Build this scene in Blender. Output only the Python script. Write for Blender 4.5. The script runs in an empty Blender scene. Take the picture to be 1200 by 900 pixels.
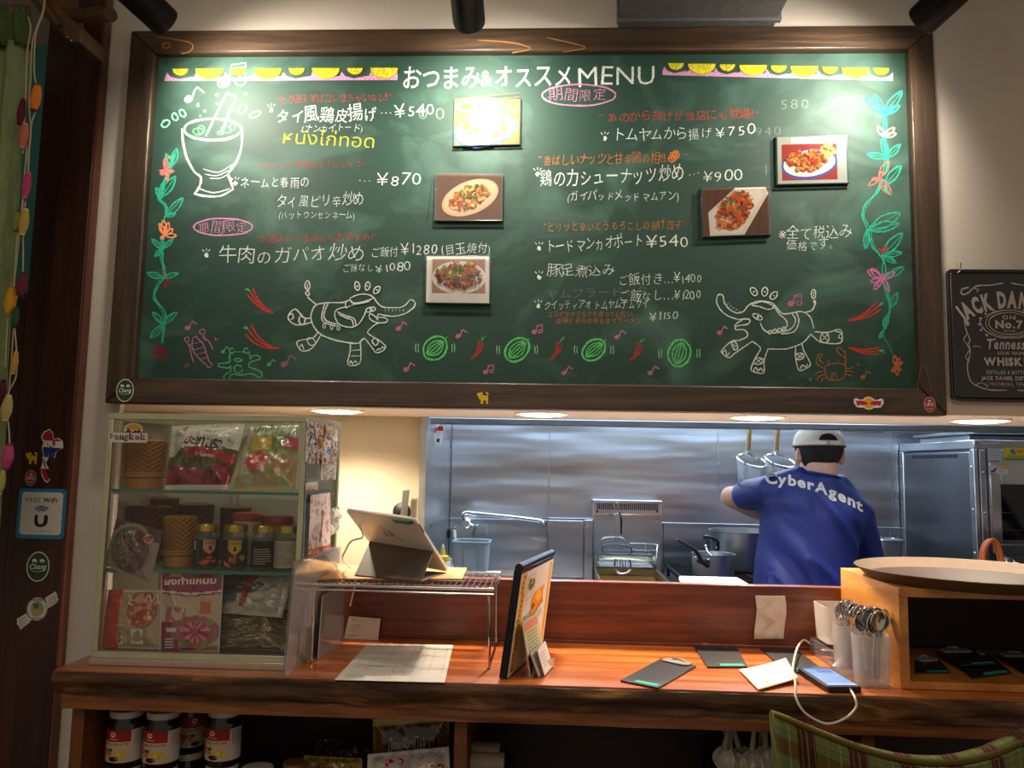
import bpy, bmesh, math, random
from mathutils import Vector, Matrix, noise
from mathutils.bvhtree import BVHTree
PI = math.pi
C = bpy.context.scene.collection
scene = bpy.context.scene

# ------------------------------------------------------------------ camera
FPX = 930.0
_p, _y, _r = math.radians(5.83), math.radians(2.68), math.radians(1.05)
CAMO = Vector((0, 0, 1.55))
_F = Vector((-math.sin(_y)*math.cos(_p), math.cos(_y)*math.cos(_p), math.sin(_p)))
_rt = Vector((math.cos(_y), math.sin(_y), 0)); _up = _rt.cross(_F)
_R = _rt*math.cos(_r) + _up*math.sin(_r); _U = -_rt*math.sin(_r) + _up*math.cos(_r)
cam_d = bpy.data.cameras.new('camera'); cam = bpy.data.objects.new('camera', cam_d); C.objects.link(cam)
cam_d.sensor_width = 36; cam_d.lens = FPX/1200*36; cam_d.clip_start = .02
cam.matrix_world = Matrix(((_R.x, _U.x, -_F.x, CAMO.x), (_R.y, _U.y, -_F.y, CAMO.y), (_R.z, _U.z, -_F.z, CAMO.z), (0, 0, 0, 1)))
scene.camera = cam
def ray(x, y): return _F + _R*((x-600)/FPX) + _U*((450-y)/FPX)
def PY(x, y, Y):                      # point of the plane Y = const seen at photograph pixel x, y
    d = ray(x, y); return CAMO + d*(Y/d.y)
def PZ(x, y, Z):
    d = ray(x, y); return CAMO + d*((Z-1.55)/d.z)

# ------------------------------------------------------------------ world, exposure, lights
scene.view_settings.view_transform = 'Standard'; scene.view_settings.look = 'None'
scene.view_settings.gamma = 1; scene.view_settings.use_curve_mapping = False
scene.view_settings.exposure = 0.45
w = bpy.data.worlds.new('world'); scene.world = w; w.use_nodes = True
w.node_tree.nodes['Background'].inputs[0].default_value = (.95, .80, .62, 1)
w.node_tree.nodes['Background'].inputs[1].default_value = .24

def lamp(name, kind, loc, energy, color, target=None, **kw):
    l = bpy.data.lights.new(name, kind); l.energy = energy; l.color = color
    for k, v in kw.items(): setattr(l, k, v)
    o = bpy.data.objects.new(name, l); C.objects.link(o); o.location = loc
    if target is not None:
        o.rotation_euler = (Vector(target)-Vector(loc)).to_track_quat('-Z', 'Y').to_euler()
    return o
WARM = (1, .82, .62); NEUT = (1, .90, .76); COOL = (.70, .85, 1)
# kitchen fluorescent lighting and an added unseen fill for dining room ambience
lamp('kitchen_area_light', 'AREA', (.35, 2.62, 2.35), 50, COOL, (.35, 3.0, 0), shape='RECTANGLE', size=2.2, size_y=.35)
lamp('kitchen_back_area_light', 'AREA', (.45, 3.3, 1.93), 19, COOL, (.45, 3.35, 0), shape='RECTANGLE', size=2.0, size_y=.25)
lamp('dining_room_fill', 'AREA', (-.2, -.6, 2.85), 8, WARM, (0, .6, 0), shape='DISK', size=1.2)
# track spotlights: lens position, aim on the chalkboard
TRACK = [(tuple(PY(196, 28, 1.60)), (-.70, 1.83, 2.32)), (tuple(PY(550, 28, 1.60)), (-.158, 1.83, 2.31)), (tuple(PY(1078, 26, 1.60)), (.60, 1.83, 2.32))]
# soffit downlights
SOFL = [(-.545, 2.02), (-.017, 2.02), (.5235, 2.02), (1.07, 2.02)]

# ------------------------------------------------------------------ colour and materials
def s2l(c):
    if isinstance(c, str): c = tuple(int(c[i:i+2], 16)/255 for i in (0, 2, 4))
    return tuple((x/12.92 if x <= .04045 else ((x+.055)/1.055)**2.4) for x in c)
MC = {}
def mat(name, col, rough=.5, metal=0, spec=.5, noise_s=0, noise_a=.12, bump=0, bump_s=60, stretch=(1, 1, 1), alpha=1, trans=0, ior=1.45, emit=0, coat=0, sub=0, rvar=0):
    if name in MC: return MC[name]
    m = bpy.data.materials.new(name); m.use_nodes = True; nt = m.node_tree; b = nt.nodes['Principled BSDF']
    c = s2l(col); b.inputs['Base Color'].default_value = (*c, 1)
    b.inputs['Roughness'].default_value = rough; b.inputs['Metallic'].default_value = metal
    b.inputs['Specular IOR Level'].default_value = spec; b.inputs['Alpha'].default_value = alpha
    b.inputs['Transmission Weight'].default_value = trans; b.inputs['IOR'].default_value = ior
    b.inputs['Coat Weight'].default_value = coat; b.inputs['Coat Roughness'].default_value = .08
    if sub: b.inputs['Subsurface Weight'].default_value = sub; b.inputs['Subsurface Radius'].default_value = (.01, .004, .002)
    if emit: b.inputs['Emission Color'].default_value = (*c, 1); b.inputs['Emission Strength'].default_value = emit
    if noise_s or bump or rvar:
        tc = nt.nodes.new('ShaderNodeTexCoord'); mp = nt.nodes.new('ShaderNodeMapping'); mp.inputs['Scale'].default_value = stretch
        nt.links.new(tc.outputs['Object'], mp.inputs['Vector'])
    if noise_s:
        n = nt.nodes.new('ShaderNodeTexNoise'); n.inputs['Scale'].default_value = noise_s; n.inputs['Detail'].default_value = 6
        nt.links.new(mp.outputs[0], n.inputs['Vector'])
        r = nt.nodes.new('ShaderNodeValToRGB'); r.color_ramp.elements[0].position = .3; r.color_ramp.elements[1].position = .7
        r.color_ramp.elements[0].color = (*[max(0, x*(1-noise_a*2)) for x in c], 1); r.color_ramp.elements[1].color = (*[min(1, x*(1+noise_a*2)) for x in c], 1)
        nt.links.new(n.outputs['Fac'], r.inputs[0]); nt.links.new(r.outputs[0], b.inputs['Base Color'])
        if rvar:
            mr = nt.nodes.new('ShaderNodeMapRange'); mr.inputs[3].default_value = max(.02, rough-rvar); mr.inputs[4].default_value = rough+rvar
            nt.links.new(n.outputs['Fac'], mr.inputs[0]); nt.links.new(mr.outputs[0], b.inputs['Roughness'])
    if bump:
        n2 = nt.nodes.new('ShaderNodeTexNoise'); n2.inputs['Scale'].default_value = bump_s; n2.inputs['Detail'].default_value = 4
        nt.links.new(mp.outputs[0], n2.inputs['Vector'])
        bp = nt.nodes.new('ShaderNodeBump'); bp.inputs['Strength'].default_value = bump; bp.inputs['Distance'].default_value = .01
        nt.links.new(n2.outputs['Fac'], bp.inputs['Height']); nt.links.new(bp.outputs[0], b.inputs['Normal'])
    MC[name] = m; return m

def wood(name, cols, scale=(1, 12, 12), rough=.4, coat=.0, ring=3.0, dist=4, fine=.25, bump=.05, spec=.5):
    if name in MC: return MC[name]
    m = bpy.data.materials.new(name); m.use_nodes = True; nt = m.node_tree; b = nt.nodes['Principled BSDF']; L = nt.links.new
    tc = nt.nodes.new('ShaderNodeTexCoord'); mp = nt.nodes.new('ShaderNodeMapping'); mp.inputs['Scale'].default_value = scale; L(tc.outputs['Object'], mp.inputs[0])
    n = nt.nodes.new('ShaderNodeTexNoise'); n.inputs['Scale'].default_value = ring; n.inputs['Detail'].default_value = 5; n.inputs['Distortion'].default_value = dist*.2; L(mp.outputs[0], n.inputs[0])
    f = nt.nodes.new('ShaderNodeTexNoise'); f.inputs['Scale'].default_value = ring*9; f.inputs['Detail'].default_value = 8; L(mp.outputs[0], f.inputs[0])
    mx = nt.nodes.new('ShaderNodeMix'); mx.inputs[0].default_value = fine; L(n.outputs['Fac'], mx.inputs[2]); L(f.outputs['Fac'], mx.inputs[3])
    r = nt.nodes.new('ShaderNodeValToRGB'); e = r.color_ramp.elements
    e[0].position = .32; e[1].position = .68; e[0].color = (*s2l(cols[0]), 1); e[1].color = (*s2l(cols[-1]), 1)
    for i, c in enumerate(cols[1:-1]):
        x = e.new(.32+.36*(i+1)/(len(cols)-1)); x.color = (*s2l(c), 1)
    L(mx.outputs[0], r.inputs[0]); L(r.outputs[0], b.inputs['Base Color'])
    b.inputs['Roughness'].default_value = rough; b.inputs['Coat Weight'].default_value = coat; b.inputs['Coat Roughness'].default_value = .18; b.inputs['Specular IOR Level'].default_value = spec
    bp = nt.nodes.new('ShaderNodeBump'); bp.inputs['Strength'].default_value = bump*4; bp.inputs['Distance'].default_value = .002; L(f.outputs['Fac'], bp.inputs['Height']); L(bp.outputs[0], b.inputs['Normal'])
    MC[name] = m; return m

def glassy(name, col='ffffff', op=.12, rough=.05):     # thin clear sheet: mostly see-through with a sheen
    if name in MC: return MC[name]
    m = bpy.data.materials.new(name); m.use_nodes = True; nt = m.node_tree; L = nt.links.new
    for n in list(nt.nodes): nt.nodes.remove(n)
    o = nt.nodes.new('ShaderNodeOutputMaterial'); t = nt.nodes.new('ShaderNodeBsdfTransparent'); g = nt.nodes.new('ShaderNodeBsdfGlossy'); d = nt.nodes.new('ShaderNodeBsdfDiffuse')
    c = s2l(col); t.inputs[0].default_value = (*[.88+.12*x for x in c], 1); d.inputs[0].default_value = (*c, 1); g.inputs['Roughness'].default_value = rough
    fr = nt.nodes.new('ShaderNodeFresnel'); fr.inputs[0].default_value = 1.45
    m1 = nt.nodes.new('ShaderNodeMixShader'); m1.inputs[0].default_value = op; L(t.outputs[0], m1.inputs[1]); L(d.outputs[0], m1.inputs[2])
    m2 = nt.nodes.new('ShaderNodeMixShader'); fm = nt.nodes.new('ShaderNodeMath'); fm.operation = 'MULTIPLY'; fm.inputs[1].default_value = .6; L(fr.outputs[0], fm.inputs[0]); L(fm.outputs[0], m2.inputs[0]); L(m1.outputs[0], m2.inputs[1]); L(g.outputs[0], m2.inputs[2]); L(m2.outputs[0], o.inputs[0])
    MC[name] = m; return m

def printmat(name, rough=.5, spec=.4, coat=0, chalk=False):
    if name in MC: return MC[name]
    m = bpy.data.materials.new(name); m.use_nodes = True; nt = m.node_tree; b = nt.nodes['Principled BSDF']; L = nt.links.new
    a = nt.nodes.new('ShaderNodeAttribute'); a.attribute_name = 'Col'; L(a.outputs['Color'], b.inputs['Base Color'])
    b.inputs['Roughness'].default_value = rough; b.inputs['Specular IOR Level'].default_value = spec; b.inputs['Coat Weight'].default_value = coat; b.inputs['Coat Roughness'].default_value = .05
    if chalk:
        tc = nt.nodes.new('ShaderNodeTexCoord'); n = nt.nodes.new('ShaderNodeTexNoise'); n.inputs['Scale'].default_value = 330; n.inputs['Detail'].default_value = 3; L(tc.outputs['Object'], n.inputs[0])
        r = nt.nodes.new('ShaderNodeMapRange'); r.inputs[1].default_value = .36; r.inputs[2].default_value = .56; r.inputs[3].default_value = .45; L(n.outputs['Fac'], r.inputs[0])
        mu = nt.nodes.new('ShaderNodeMath'); mu.operation = 'MULTIPLY'; L(r.outputs[0], mu.inputs[0]); L(a.outputs['Alpha'], mu.inputs[1]); L(mu.outputs[0], b.inputs['Alpha'])
    MC[name] = m; return m

# ------------------------------------------------------------------ objects
ORG = {}
def org(p): return ORG.get(p.name, Vector((0, 0, 0))) if p else Vector((0, 0, 0))
def thing(name, label, cat, loc=(0, 0, 0), group=None):
    o = bpy.data.objects.new(name, None); C.objects.link(o); o.location = loc; o.empty_display_size = .05
    ORG[o.name] = Vector(loc); o['label'] = label; o['category'] = cat
    if group: o['group'] = group
    return o
def tag(o, label, cat, group=None):
    o['label'] = label; o['category'] = cat
    if group: o['group'] = group
    return o
def dup(root, delta, label=None, group=None, rotz=0, name=None):
    def cp(o, par):
        c = o.copy(); C.objects.link(c)
        if par: c.parent = par
        ORG[c.name] = org(o)
        for ch in KIDS.get(o.name, []): 
            k = cp(ch, c); KIDS.setdefault(c.name, []).append(k)
        return c
    r = cp(root, None); r.location = Vector(root.location)+Vector(delta); r.rotation_euler.z = root.rotation_euler.z+rotz
    if label: r['label'] = label
    if group: r['group'] = group
    return r
KIDS = {}
def link_mesh(name, me, parent, kind=None, label=None):
    o = bpy.data.objects.new(name, me); C.objects.link(o)
    if parent:
        o.parent = parent; KIDS.setdefault(parent.name, []).append(o); ORG[o.name] = org(parent)
    if kind: o['kind'] = kind
    if label: o['label'] = label
    return o

def frame_of(d):
    d = d.normalized(); a = Vector((0, 0, 1)) if abs(d.z) < .9 else Vector((1, 0, 0))
    u = d.cross(a).normalized(); return u, d.cross(u)
def smooth_pts(pts, n=4, closed=False):
    pts = [Vector(p) for p in pts]
    if len(pts) < 3: return pts
    out = []; N = len(pts)
    g = (lambda i: pts[i % N]) if closed else (lambda i: pts[max(0, min(N-1, i))])
    for i in range(N if closed else N-1):
        a, b, c, d = g(i-1), g(i), g(i+1), g(i+2)
        for k in range(n):
            t = k/n; out.append(.5*((2*b)+(c-a)*t+(2*a-5*b+4*c-d)*t*t+(3*b-a-3*c+d)*t**3))
    if not closed: out.append(pts[-1])
    return out

class MB:
    def __init__(s): s.v = []; s.f = []
    def add(s, vs, fs):
        k = len(s.v); s.v += [Vector(v) for v in vs]; s.f += [tuple(i+k for i in f) for f in fs]; return s
    def box(s, a, b, rot=None, piv=None):
        x0, y0, z0 = a; x1, y1, z1 = b
        vs = [Vector(p) for p in ((x0, y0, z0), (x1, y0, z0), (x1, y1, z0), (x0, y1, z0), (x0, y0, z1), (x1, y0, z1), (x1, y1, z1), (x0, y1, z1))]
        if rot: 
            pv = Vector(piv if piv else ((x0+x1)/2, (y0+y1)/2, (z0+z1)/2)); vs = [pv+rot@(v-pv) for v in vs]
        return s.add(vs, [(0, 3, 2, 1), (4, 5, 6, 7), (0, 1, 5, 4), (1, 2, 6, 5), (2, 3, 7, 6), (3, 0, 4, 7)])
    def tube(s, pts, r, n=10, closed=False, cap=True, sm=0, flat=1):
        if sm: pts = smooth_pts(pts, sm, closed)
        pts = [Vector(p) for p in pts]; N = len(pts); R = r if isinstance(r, (list, tuple)) else [r]*N
        if len(R) != N: R = [R[0]+(R[-1]-R[0])*i/(N-1) for i in range(N)] if len(R) == 2 else [R[min(len(R)-1, int(i*len(R)/N))] for i in range(N)]
        rings = []; u = None
        for i in range(N):
            if closed: d = pts[(i+1) % N]-pts[i-1]
            else: d = pts[min(N-1, i+1)]-pts[max(0, i-1)]
            if d.length < 1e-9: d = Vector((0, 0, 1))
            d.normalize()
            if u is None: u, _ = frame_of(d)
            u = (u-d*u.dot(d)); u = u.normalized() if u.length > 1e-6 else frame_of(d)[0]
            w_ = d.cross(u)
            rings.append([pts[i]+(u*math.cos(2*PI*k/n)+w_*math.sin(2*PI*k/n)*flat)*R[i] for k in range(n)])
        k0 = len(s.v); vs = [v for rg in rings for v in rg]; fs = []
        for i in range(N if closed else N-1):
            j = (i+1) % N
            for k in range(n): fs.append((i*n+k, i*n+(k+1) % n, j*n+(k+1) % n, j*n+k))
        if cap and not closed: fs += [tuple(range(n-1, -1, -1)), tuple((N-1)*n+k for k in range(n))]
        return s.add(vs, fs)
    def cyl(s, a, b, r, n=20, r2=None): return s.tube([a, b], [r, r if r2 is None else r2], n)
    def lathe(s, c, prof, n=28, sx=1, sy=1, cap=(True, True), axis=None):
        c = Vector(c); vs = []; fs = []; M = axis if axis else Matrix.Identity(3)
        for r, z in prof:
            for k in range(n): vs.append(c+M@Vector((r*math.cos(2*PI*k/n)*sx, r*math.sin(2*PI*k/n)*sy, z)))
        m = len(prof)
        for i in range(m-1):
            for k in range(n): fs.append((i*n+k, i*n+(k+1) % n, (i+1)*n+(k+1) % n, (i+1)*n+k))
        if cap[0]: fs.append(tuple(range(n-1, -1, -1)))
        if cap[1]: fs.append(tuple((m-1)*n+k for k in range(n)))
        return s.add(vs, fs)
    def ell(s, c, r, n=16, m=10, M=None):
        vs = []; fs = []; c = Vector(c); M = M if M else Matrix.Identity(3)
        for i in range(1, m):
            t = PI*i/m
            for k in range(n): vs.append(c+M@Vector((r[0]*math.sin(t)*math.cos(2*PI*k/n), r[1]*math.sin(t)*math.sin(2*PI*k/n), r[2]*math.cos(t))))
        for i in range(m-2):
            for k in range(n): fs.append((i*n+k, (i+1)*n+k, (i+1)*n+(k+1) % n, i*n+(k+1) % n))
        a = len(vs); vs += [c+M@Vector((0, 0, r[2])), c+M@Vector((0, 0, -r[2]))]
        for k in range(n): fs += [(a, k, (k+1) % n), (a+1, (m-2)*n+(k+1) % n, (m-2)*n+k)]
        return s.add(vs, fs)
    def prism(s, poly, off):          # polygon of 3D points extruded by vector off
        n = len(poly); off = Vector(off); vs = [Vector(p) for p in poly]+[Vector(p)+off for p in poly]
        return s.add(vs, [tuple(range(n-1, -1, -1)), tuple(range(n, 2*n))]+[(i, (i+1) % n, n+(i+1) % n, n+i) for i in range(n)])
    def grid(s, fn, nu, nv, wrap=False):
        vs = [fn(i/nu, j/nv) for j in range(nv+1) for i in range(nu+1)]
        return s.add(vs, [(j*(nu+1)+i, j*(nu+1)+i+1, (j+1)*(nu+1)+i+1, (j+1)*(nu+1)+i) for j in range(nv) for i in range(nu)])
    def build(s, name, m, parent=None, smooth=True, bev=0, kind=None, label=None, solid=0, fix=True, sub=0, ang=35):
        o0 = org(parent); me = bpy.data.meshes.new(name)
        me.from_pydata([tuple(v-o0) for v in s.v], [], s.f)
        if fix:
            bm = bmesh.new(); bm.from_mesh(me); bmesh.ops.recalc_face_normals(bm, faces=bm.faces); bm.to_mesh(me); bm.free()
        if m: me.materials.append(m)
        if smooth: me.shade_smooth(); me.set_sharp_from_angle(angle=math.radians(ang))
        o = link_mesh(name, me, parent, kind, label)
        if solid: md = o.modifiers.new('s', 'SOLIDIFY'); md.thickness = solid; md.offset = 0
        if bev:
            md = o.modifiers.new('b', 'BEVEL'); md.width = bev; md.segments = 2; md.limit_method = 'ANGLE'; md.angle_limit = .6
        if sub: md = o.modifiers.new('u', 'SUBSURF'); md.levels = sub; md.render_levels = sub
        return o
def bx(name, a, b, m, parent=None, bev=0, kind=None, label=None): return MB().box(a, b).build(name, m, parent, smooth=bev > 0, bev=bev, kind=kind, label=label)
def cellip(cx, cy, rx, ry, n=24, a0=0, a1=360, rot=0):
    out = []; cr, sr = math.cos(math.radians(rot)), math.sin(math.radians(rot)); full = abs(a1-a0) >= 360
    for i in range(n if full else n+1):
        a = math.radians(a0+(a1-a0)*i/n); x = rx*math.cos(a); y = ry*math.sin(a); out.append((cx+x*cr-y*sr, cy+x*sr+y*cr))
    return out

# ------------------------------------------------------------------ flat print: letters, lines and patches lying on a surface
_GC = {}
_fc = bpy.data.curves.new('glyph', 'FONT'); _fo = bpy.data.objects.new('glyph', _fc); C.objects.link(_fo); _fc.resolution_u = 2
def glyph(ch, bold=0):
    k = (ch, bold)
    if k in _GC: return _GC[k]
    _fc.body = ch; _fc.offset = bold; bpy.context.view_layer.update()
    e = _fo.evaluated_get(bpy.context.evaluated_depsgraph_get()); me = e.to_mesh()
    vs = [(v.co.x, v.co.y) for v in me.vertices]; fs = [tuple(p.vertices) for p in me.polygons]; e.to_mesh_clear()
    w_ = max([v[0] for v in vs], default=.2)
    _GC[k] = (vs, fs, w_); return _GC[k]
def isthai(t): return any(0xE00 <= ord(c) < 0xE80 for c in t)
class Pr:
    def __init__(s, fn, seed=1, base=0, eps=.00002):
        s.fn = fn; s.v = []; s.f = []; s.c = []; s.rnd = random.Random(seed); s.L = base; s.eps = eps; s.alpha = 1; s.fan = False
    def _add(s, pts, fs, col, layer=None):
        k = len(s.v); s.L += 1; h = s.L*s.eps
        s.v += [s.fn(x, y, h) for x, y in pts]; s.f += [tuple(i+k for i in f) for f in fs]; c = s2l(col)
        s.c += [(*c, s.alpha)]*len(fs)
    def poly(s, pts, col):
        n = len(pts)
        if s.fan: s._add(list(pts)+[(sum(p[0] for p in pts)/n, sum(p[1] for p in pts)/n)], [(i, (i+1) % n, n) for i in range(n)], col)
        else: s._add(pts, [tuple(range(n))], col)
        return s
    def rect(s, x0, y0, x1, y1, col, nu=1): 
        if s.fan: nu = max(nu, int(abs(x1-x0)/2.5)+1)
        pts = [(x0+(x1-x0)*i/nu, y) for y in (y0, y1) for i in range(nu+1)]
        s._add(pts, [(i, i+1, nu+2+i, nu+1+i) for i in range(nu)], col); return s
    def ell(s, cx, cy, rx, ry, col, n=20, rot=0): return s.poly(cellip(cx, cy, rx, ry, n, rot=rot), col)
    def blob(s, cx, cy, r, col, n=9, asp=1, rot=0, irr=.3):
        cr, sr = math.cos(rot), math.sin(rot); pts = []
        for i in range(n):
            a = 2*PI*i/n; q = r*(1+s.rnd.uniform(-irr, irr)); x = q*math.cos(a); y = q*math.sin(a)*asp; pts.append((cx+x*cr-y*sr, cy+x*sr+y*cr))
        return s.poly(pts, col)
    def line(s, pts, wd, col, sm=3, closed=False, n=1, jit=0, var=.25):
        for rep in range(n):
            q = [(x+s.rnd.uniform(-jit, jit), y+s.rnd.uniform(-jit, jit)) for x, y in pts]
            P = smooth_pts([(x, y, 0) for x, y in q], sm, closed) if sm else [Vector((x, y, 0)) for x, y in q]
            if closed: P = P+[P[0]]
            vs = []; N = len(P)
            for i, p in enumerate(P):
                d = P[min(N-1, i+1)]-P[max(0, i-1)]
                if d.length < 1e-9: d = Vector((1, 0, 0))
                d.normalize(); ww = wd/2*(1+s.rnd.uniform(-var, var))*(.6 if (i in (0, N-1) and not closed) else 1)
                vs += [(p.x-d.y*ww, p.y+d.x*ww), (p.x+d.y*ww, p.y-d.x*ww)]
            s._add(vs, [(2*i, 2*i+1, 2*i+3, 2*i+2) for i in range(N-1)], col)
        return s
    def text(s, t, x0, y0, size, col, x1=None, y1=None, bold=0, jit=0, slant=0, arc=None, hs=1):
        gl = []; adv = []
        if isthai(t): gl = [glyph(t, bold)]; adv = [gl[0][2]+.05]
        else:
            for ch in t:
                if ch == ' ': gl.append(None); adv.append(.3); continue
                g = glyph(ch, bold); gl.append(g); cj = ord(ch) > 0x2E80
                adv.append(1.0 if cj and ch not in '、。' else g[2]+.07)
        tot = sum(adv); sx = size*hs
        if x1 is not None: sx = (x1-x0)/tot
        if y1 is None: y1 = y0
        X = 0; ang0 = math.atan2(y1-y0, (x1-x0) if x1 is not None else 1)
        hx = min(sx, size*1.25) if not isthai(t) else sx
        for g, a in zip(gl, adv):
            if g:
                r = s.rnd.uniform(-jit, jit)*.12; k = 1+s.rnd.uniform(-jit, jit)*.12; dy = s.rnd.uniform(-jit, jit)*.06*size
                pts = []
                for vx, vy in g[0]:
                    gx = (vx-a/2)*hx*k; gy = vy*size*k
                    gx += slant*gy; rx = gx*math.cos(r)-gy*math.sin(r); ry = gx*math.sin(r)+gy*math.cos(r)
                    cx = (X+a/2)*sx
                    if arc:          # arc: radius in print units, centre below (positive) or above (negative)
                        th = (cx-tot*sx/2)/arc; rr = arc+ry if arc > 0 else arc+ry
                        px = x0+tot*sx/2+rr*math.sin(th)+rx*math.cos(th); py = y0-(rr*math.cos(th)-arc)+rx*math.sin(th)
                    else:
                        u = cx+rx; v = ry+dy; px = x0+u*math.cos(ang0)+v*math.sin(ang0); py = y0+u*math.sin(ang0)-v*math.cos(ang0)
                    pts.append((px, py))
                s._add(pts, g[1], col); 
            X += a
        return s
    def build(s, name, m, parent=None, label=None, kind=None):
        o0 = org(parent); me = bpy.data.meshes.new(name)
        me.from_pydata([tuple(Vector(v)-o0) for v in s.v], [], s.f)
        at = me.color_attributes.new('Col', 'FLOAT_COLOR', 'CORNER'); buf = []
        for p, c in zip(me.polygons, s.c): buf += list(c)*p.loop_total
        at.data.foreach_set('color', buf); me.materials.append(m)
        return link_mesh(name, me, parent, kind, label)
def on_quad(TL, TR, BR, BL, W, H):       # print plane given by its four corners, x right 0..W, y down 0..H
    TL, TR, BR, BL = map(Vector, (TL, TR, BR, BL)); n = (BL-TL).cross(TR-TL).normalized()
    def fn(x, y, h):
        u, v = x/W, y/H; return TL*(1-u)*(1-v)+TR*u*(1-v)+BR*u*v+BL*(1-u)*v+n*h
    fn.n = n; return fn
def on_cyl(c, r, ang0, ang1, z0, z1, W, H):   # label wrapped on an upright cylinder; angles in degrees, seen from outside x runs ang0 -> ang1
    c = Vector(c)
    def fn(x, y, h):
        a = math.radians(ang0+(ang1-ang0)*x/W); return c+Vector(((r+h)*math.cos(a), (r+h)*math.sin(a), z1-(z1-z0)*y/H))
    return fn
PAPER = printmat('printed_paper', .6, .3); GLOSS = printmat('glossy_print', .6, .15, 0); CHALK = printmat('chalk', .95, .1, chalk=True); STICK = printmat('sticker_print', .45, .4)
# ================================================================== materials of the place
def wall_material(name, col):
    return mat(name, col, rough=.85, spec=.25, noise_s=3, noise_a=.02, bump=.08, bump_s=180)
WHITEWALL = wall_material('white_painted_wall', 'cfc6bb')
BEIGEWALL = wall_material('beige_painted_wall', 'b0a48c')
SOFFW = mat('soffit_paint', 'd8c3ae', .8)
CEIL = mat('ceiling_paint', 'b7a48c', .9)
FLOOR = wood('dark_floor_boards', ['2c1a10', '4a2c1a'], (1, 14, 1), .5)
MAHOG = wood('mahogany_panel', ['4a200f', '6a3018', '87431f'], (1.4, 14, 22), .33, .25, ring=2.2, bump=.03)
COUNTER = wood('counter_top_wood', ['7c3712', 'b05a22', 'd88340'], (1.2, 16, 16), .30, .3, ring=2.4, dist=2, bump=.03)
BARK = wood('live_edge_wood', ['20120a', '3b2413', '4a2d18', '6a4524', 'a5743c'], (2.2, 8, 11), .6, 0, ring=1.9, dist=7, fine=.14, bump=.2)
UNDER = wood('under_board_wood', ['542c13', '7a4520', '9a6030'], (1.6, 16, 26), .5, 0, ring=2, dist=5)
SHELFW = wood('shelf_wood', ['5d3014', '7b4520'], (10, 10, 1.2), .55)
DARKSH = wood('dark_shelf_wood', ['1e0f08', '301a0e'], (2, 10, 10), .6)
PILL = wood('dark_pillar_wood', ['23100a', '371a11', '4a2618'], (12, 12, .8), .42, ring=2.4)
FRAMEW = wood('walnut_frame_horizontal', ['241a13', '3c2c1f', '523e2a'], (1.1, 10, 16), .42, .1, ring=1.8, dist=9)
FRAMEV = wood('walnut_frame_vertical', ['241a13', '3a2b1e', '4c3a28'], (16, 10, 1.1), .42, .1, ring=1.8, dist=5)
BOXW = wood('light_box_wood', ['9a5f26', 'b9792f', 'cf9140'], (10, 2.4, 10), .42, .15, ring=1.6)
ALU = mat('brushed_aluminium', 'c9c4b6', .35, .85, noise_s=30, noise_a=.04, stretch=(1, 1, 1))
CHROME = mat('polished_chrome', 'd8d8d8', .12, 1)
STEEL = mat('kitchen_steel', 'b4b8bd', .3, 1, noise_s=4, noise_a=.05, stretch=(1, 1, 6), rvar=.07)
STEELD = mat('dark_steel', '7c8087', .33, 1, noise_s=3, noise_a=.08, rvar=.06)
BLACKM = mat('black_metal', '17171a', .45, .3)
BLACKP = mat('black_plastic', '141416', .5)
WHITEP = mat('white_plastic', 'e8e6e0', .4)
GLASS = glassy('cabinet_glass', 'e4ece0', .0, .02)
CLEARP = glassy('clear_plastic', 'f2f2f4', .07, .06)
FILM = glassy('bag_film', 'efeeea', .13, .13)

# ================================================================== setting
WY = 1.86            # front face of the wall, the chalkboard and the low panel
SZ = 1.682           # underside of the soffit
bx('floor', (-3.2, -1.6, -.02), (4.2, 4.1, 0), FLOOR, kind='structure')
bx('ceiling', (-3.2, .2, 3.0), (4.2, 2.66, 3.05), CEIL, kind='structure')
bx('wall_front', (-1.262, WY, SZ+.012), (3.2, WY+.02, 3.0), WHITEWALL, kind='structure')
bx('soffit', (-1.262, WY, SZ), (3.2, 2.25, SZ+.012), SOFFW, kind='structure')
bx('wall_soffit_back', (-1.262, 2.23, SZ+.012), (3.2, 2.25, 3.0), STEEL, kind='structure')
bx('wall_front_left', (-1.262, WY, 0), (-1.03, WY+.02, SZ), WHITEWALL, kind='structure')
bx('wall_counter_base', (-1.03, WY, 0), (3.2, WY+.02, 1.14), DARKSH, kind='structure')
bx('wall_partition', (-1.262, 2.25, 1.1), (-.36, 2.29, SZ+.3), BEIGEWALL, kind='structure')
bx('trim_partition_edge', (-.362, 2.235, 1.1), (-.342, 2.30, SZ+.3), STEEL, kind='structure', bev=.002)
bx('wall_far_left', (-3.2, 2.6, 0), (-1.262, 2.64, 3.0), mat('teal_wall', '3f8580', .8), kind='structure')
bx('trim_far_left', (-3.2, 2.57, 0), (-1.262, 2.60, 2.1), PILL, kind='structure')
bx('wall_side_left', (-3.24, -1.6, 0), (-3.2, 4.1, 3.0), WHITEWALL, kind='structure')
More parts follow.
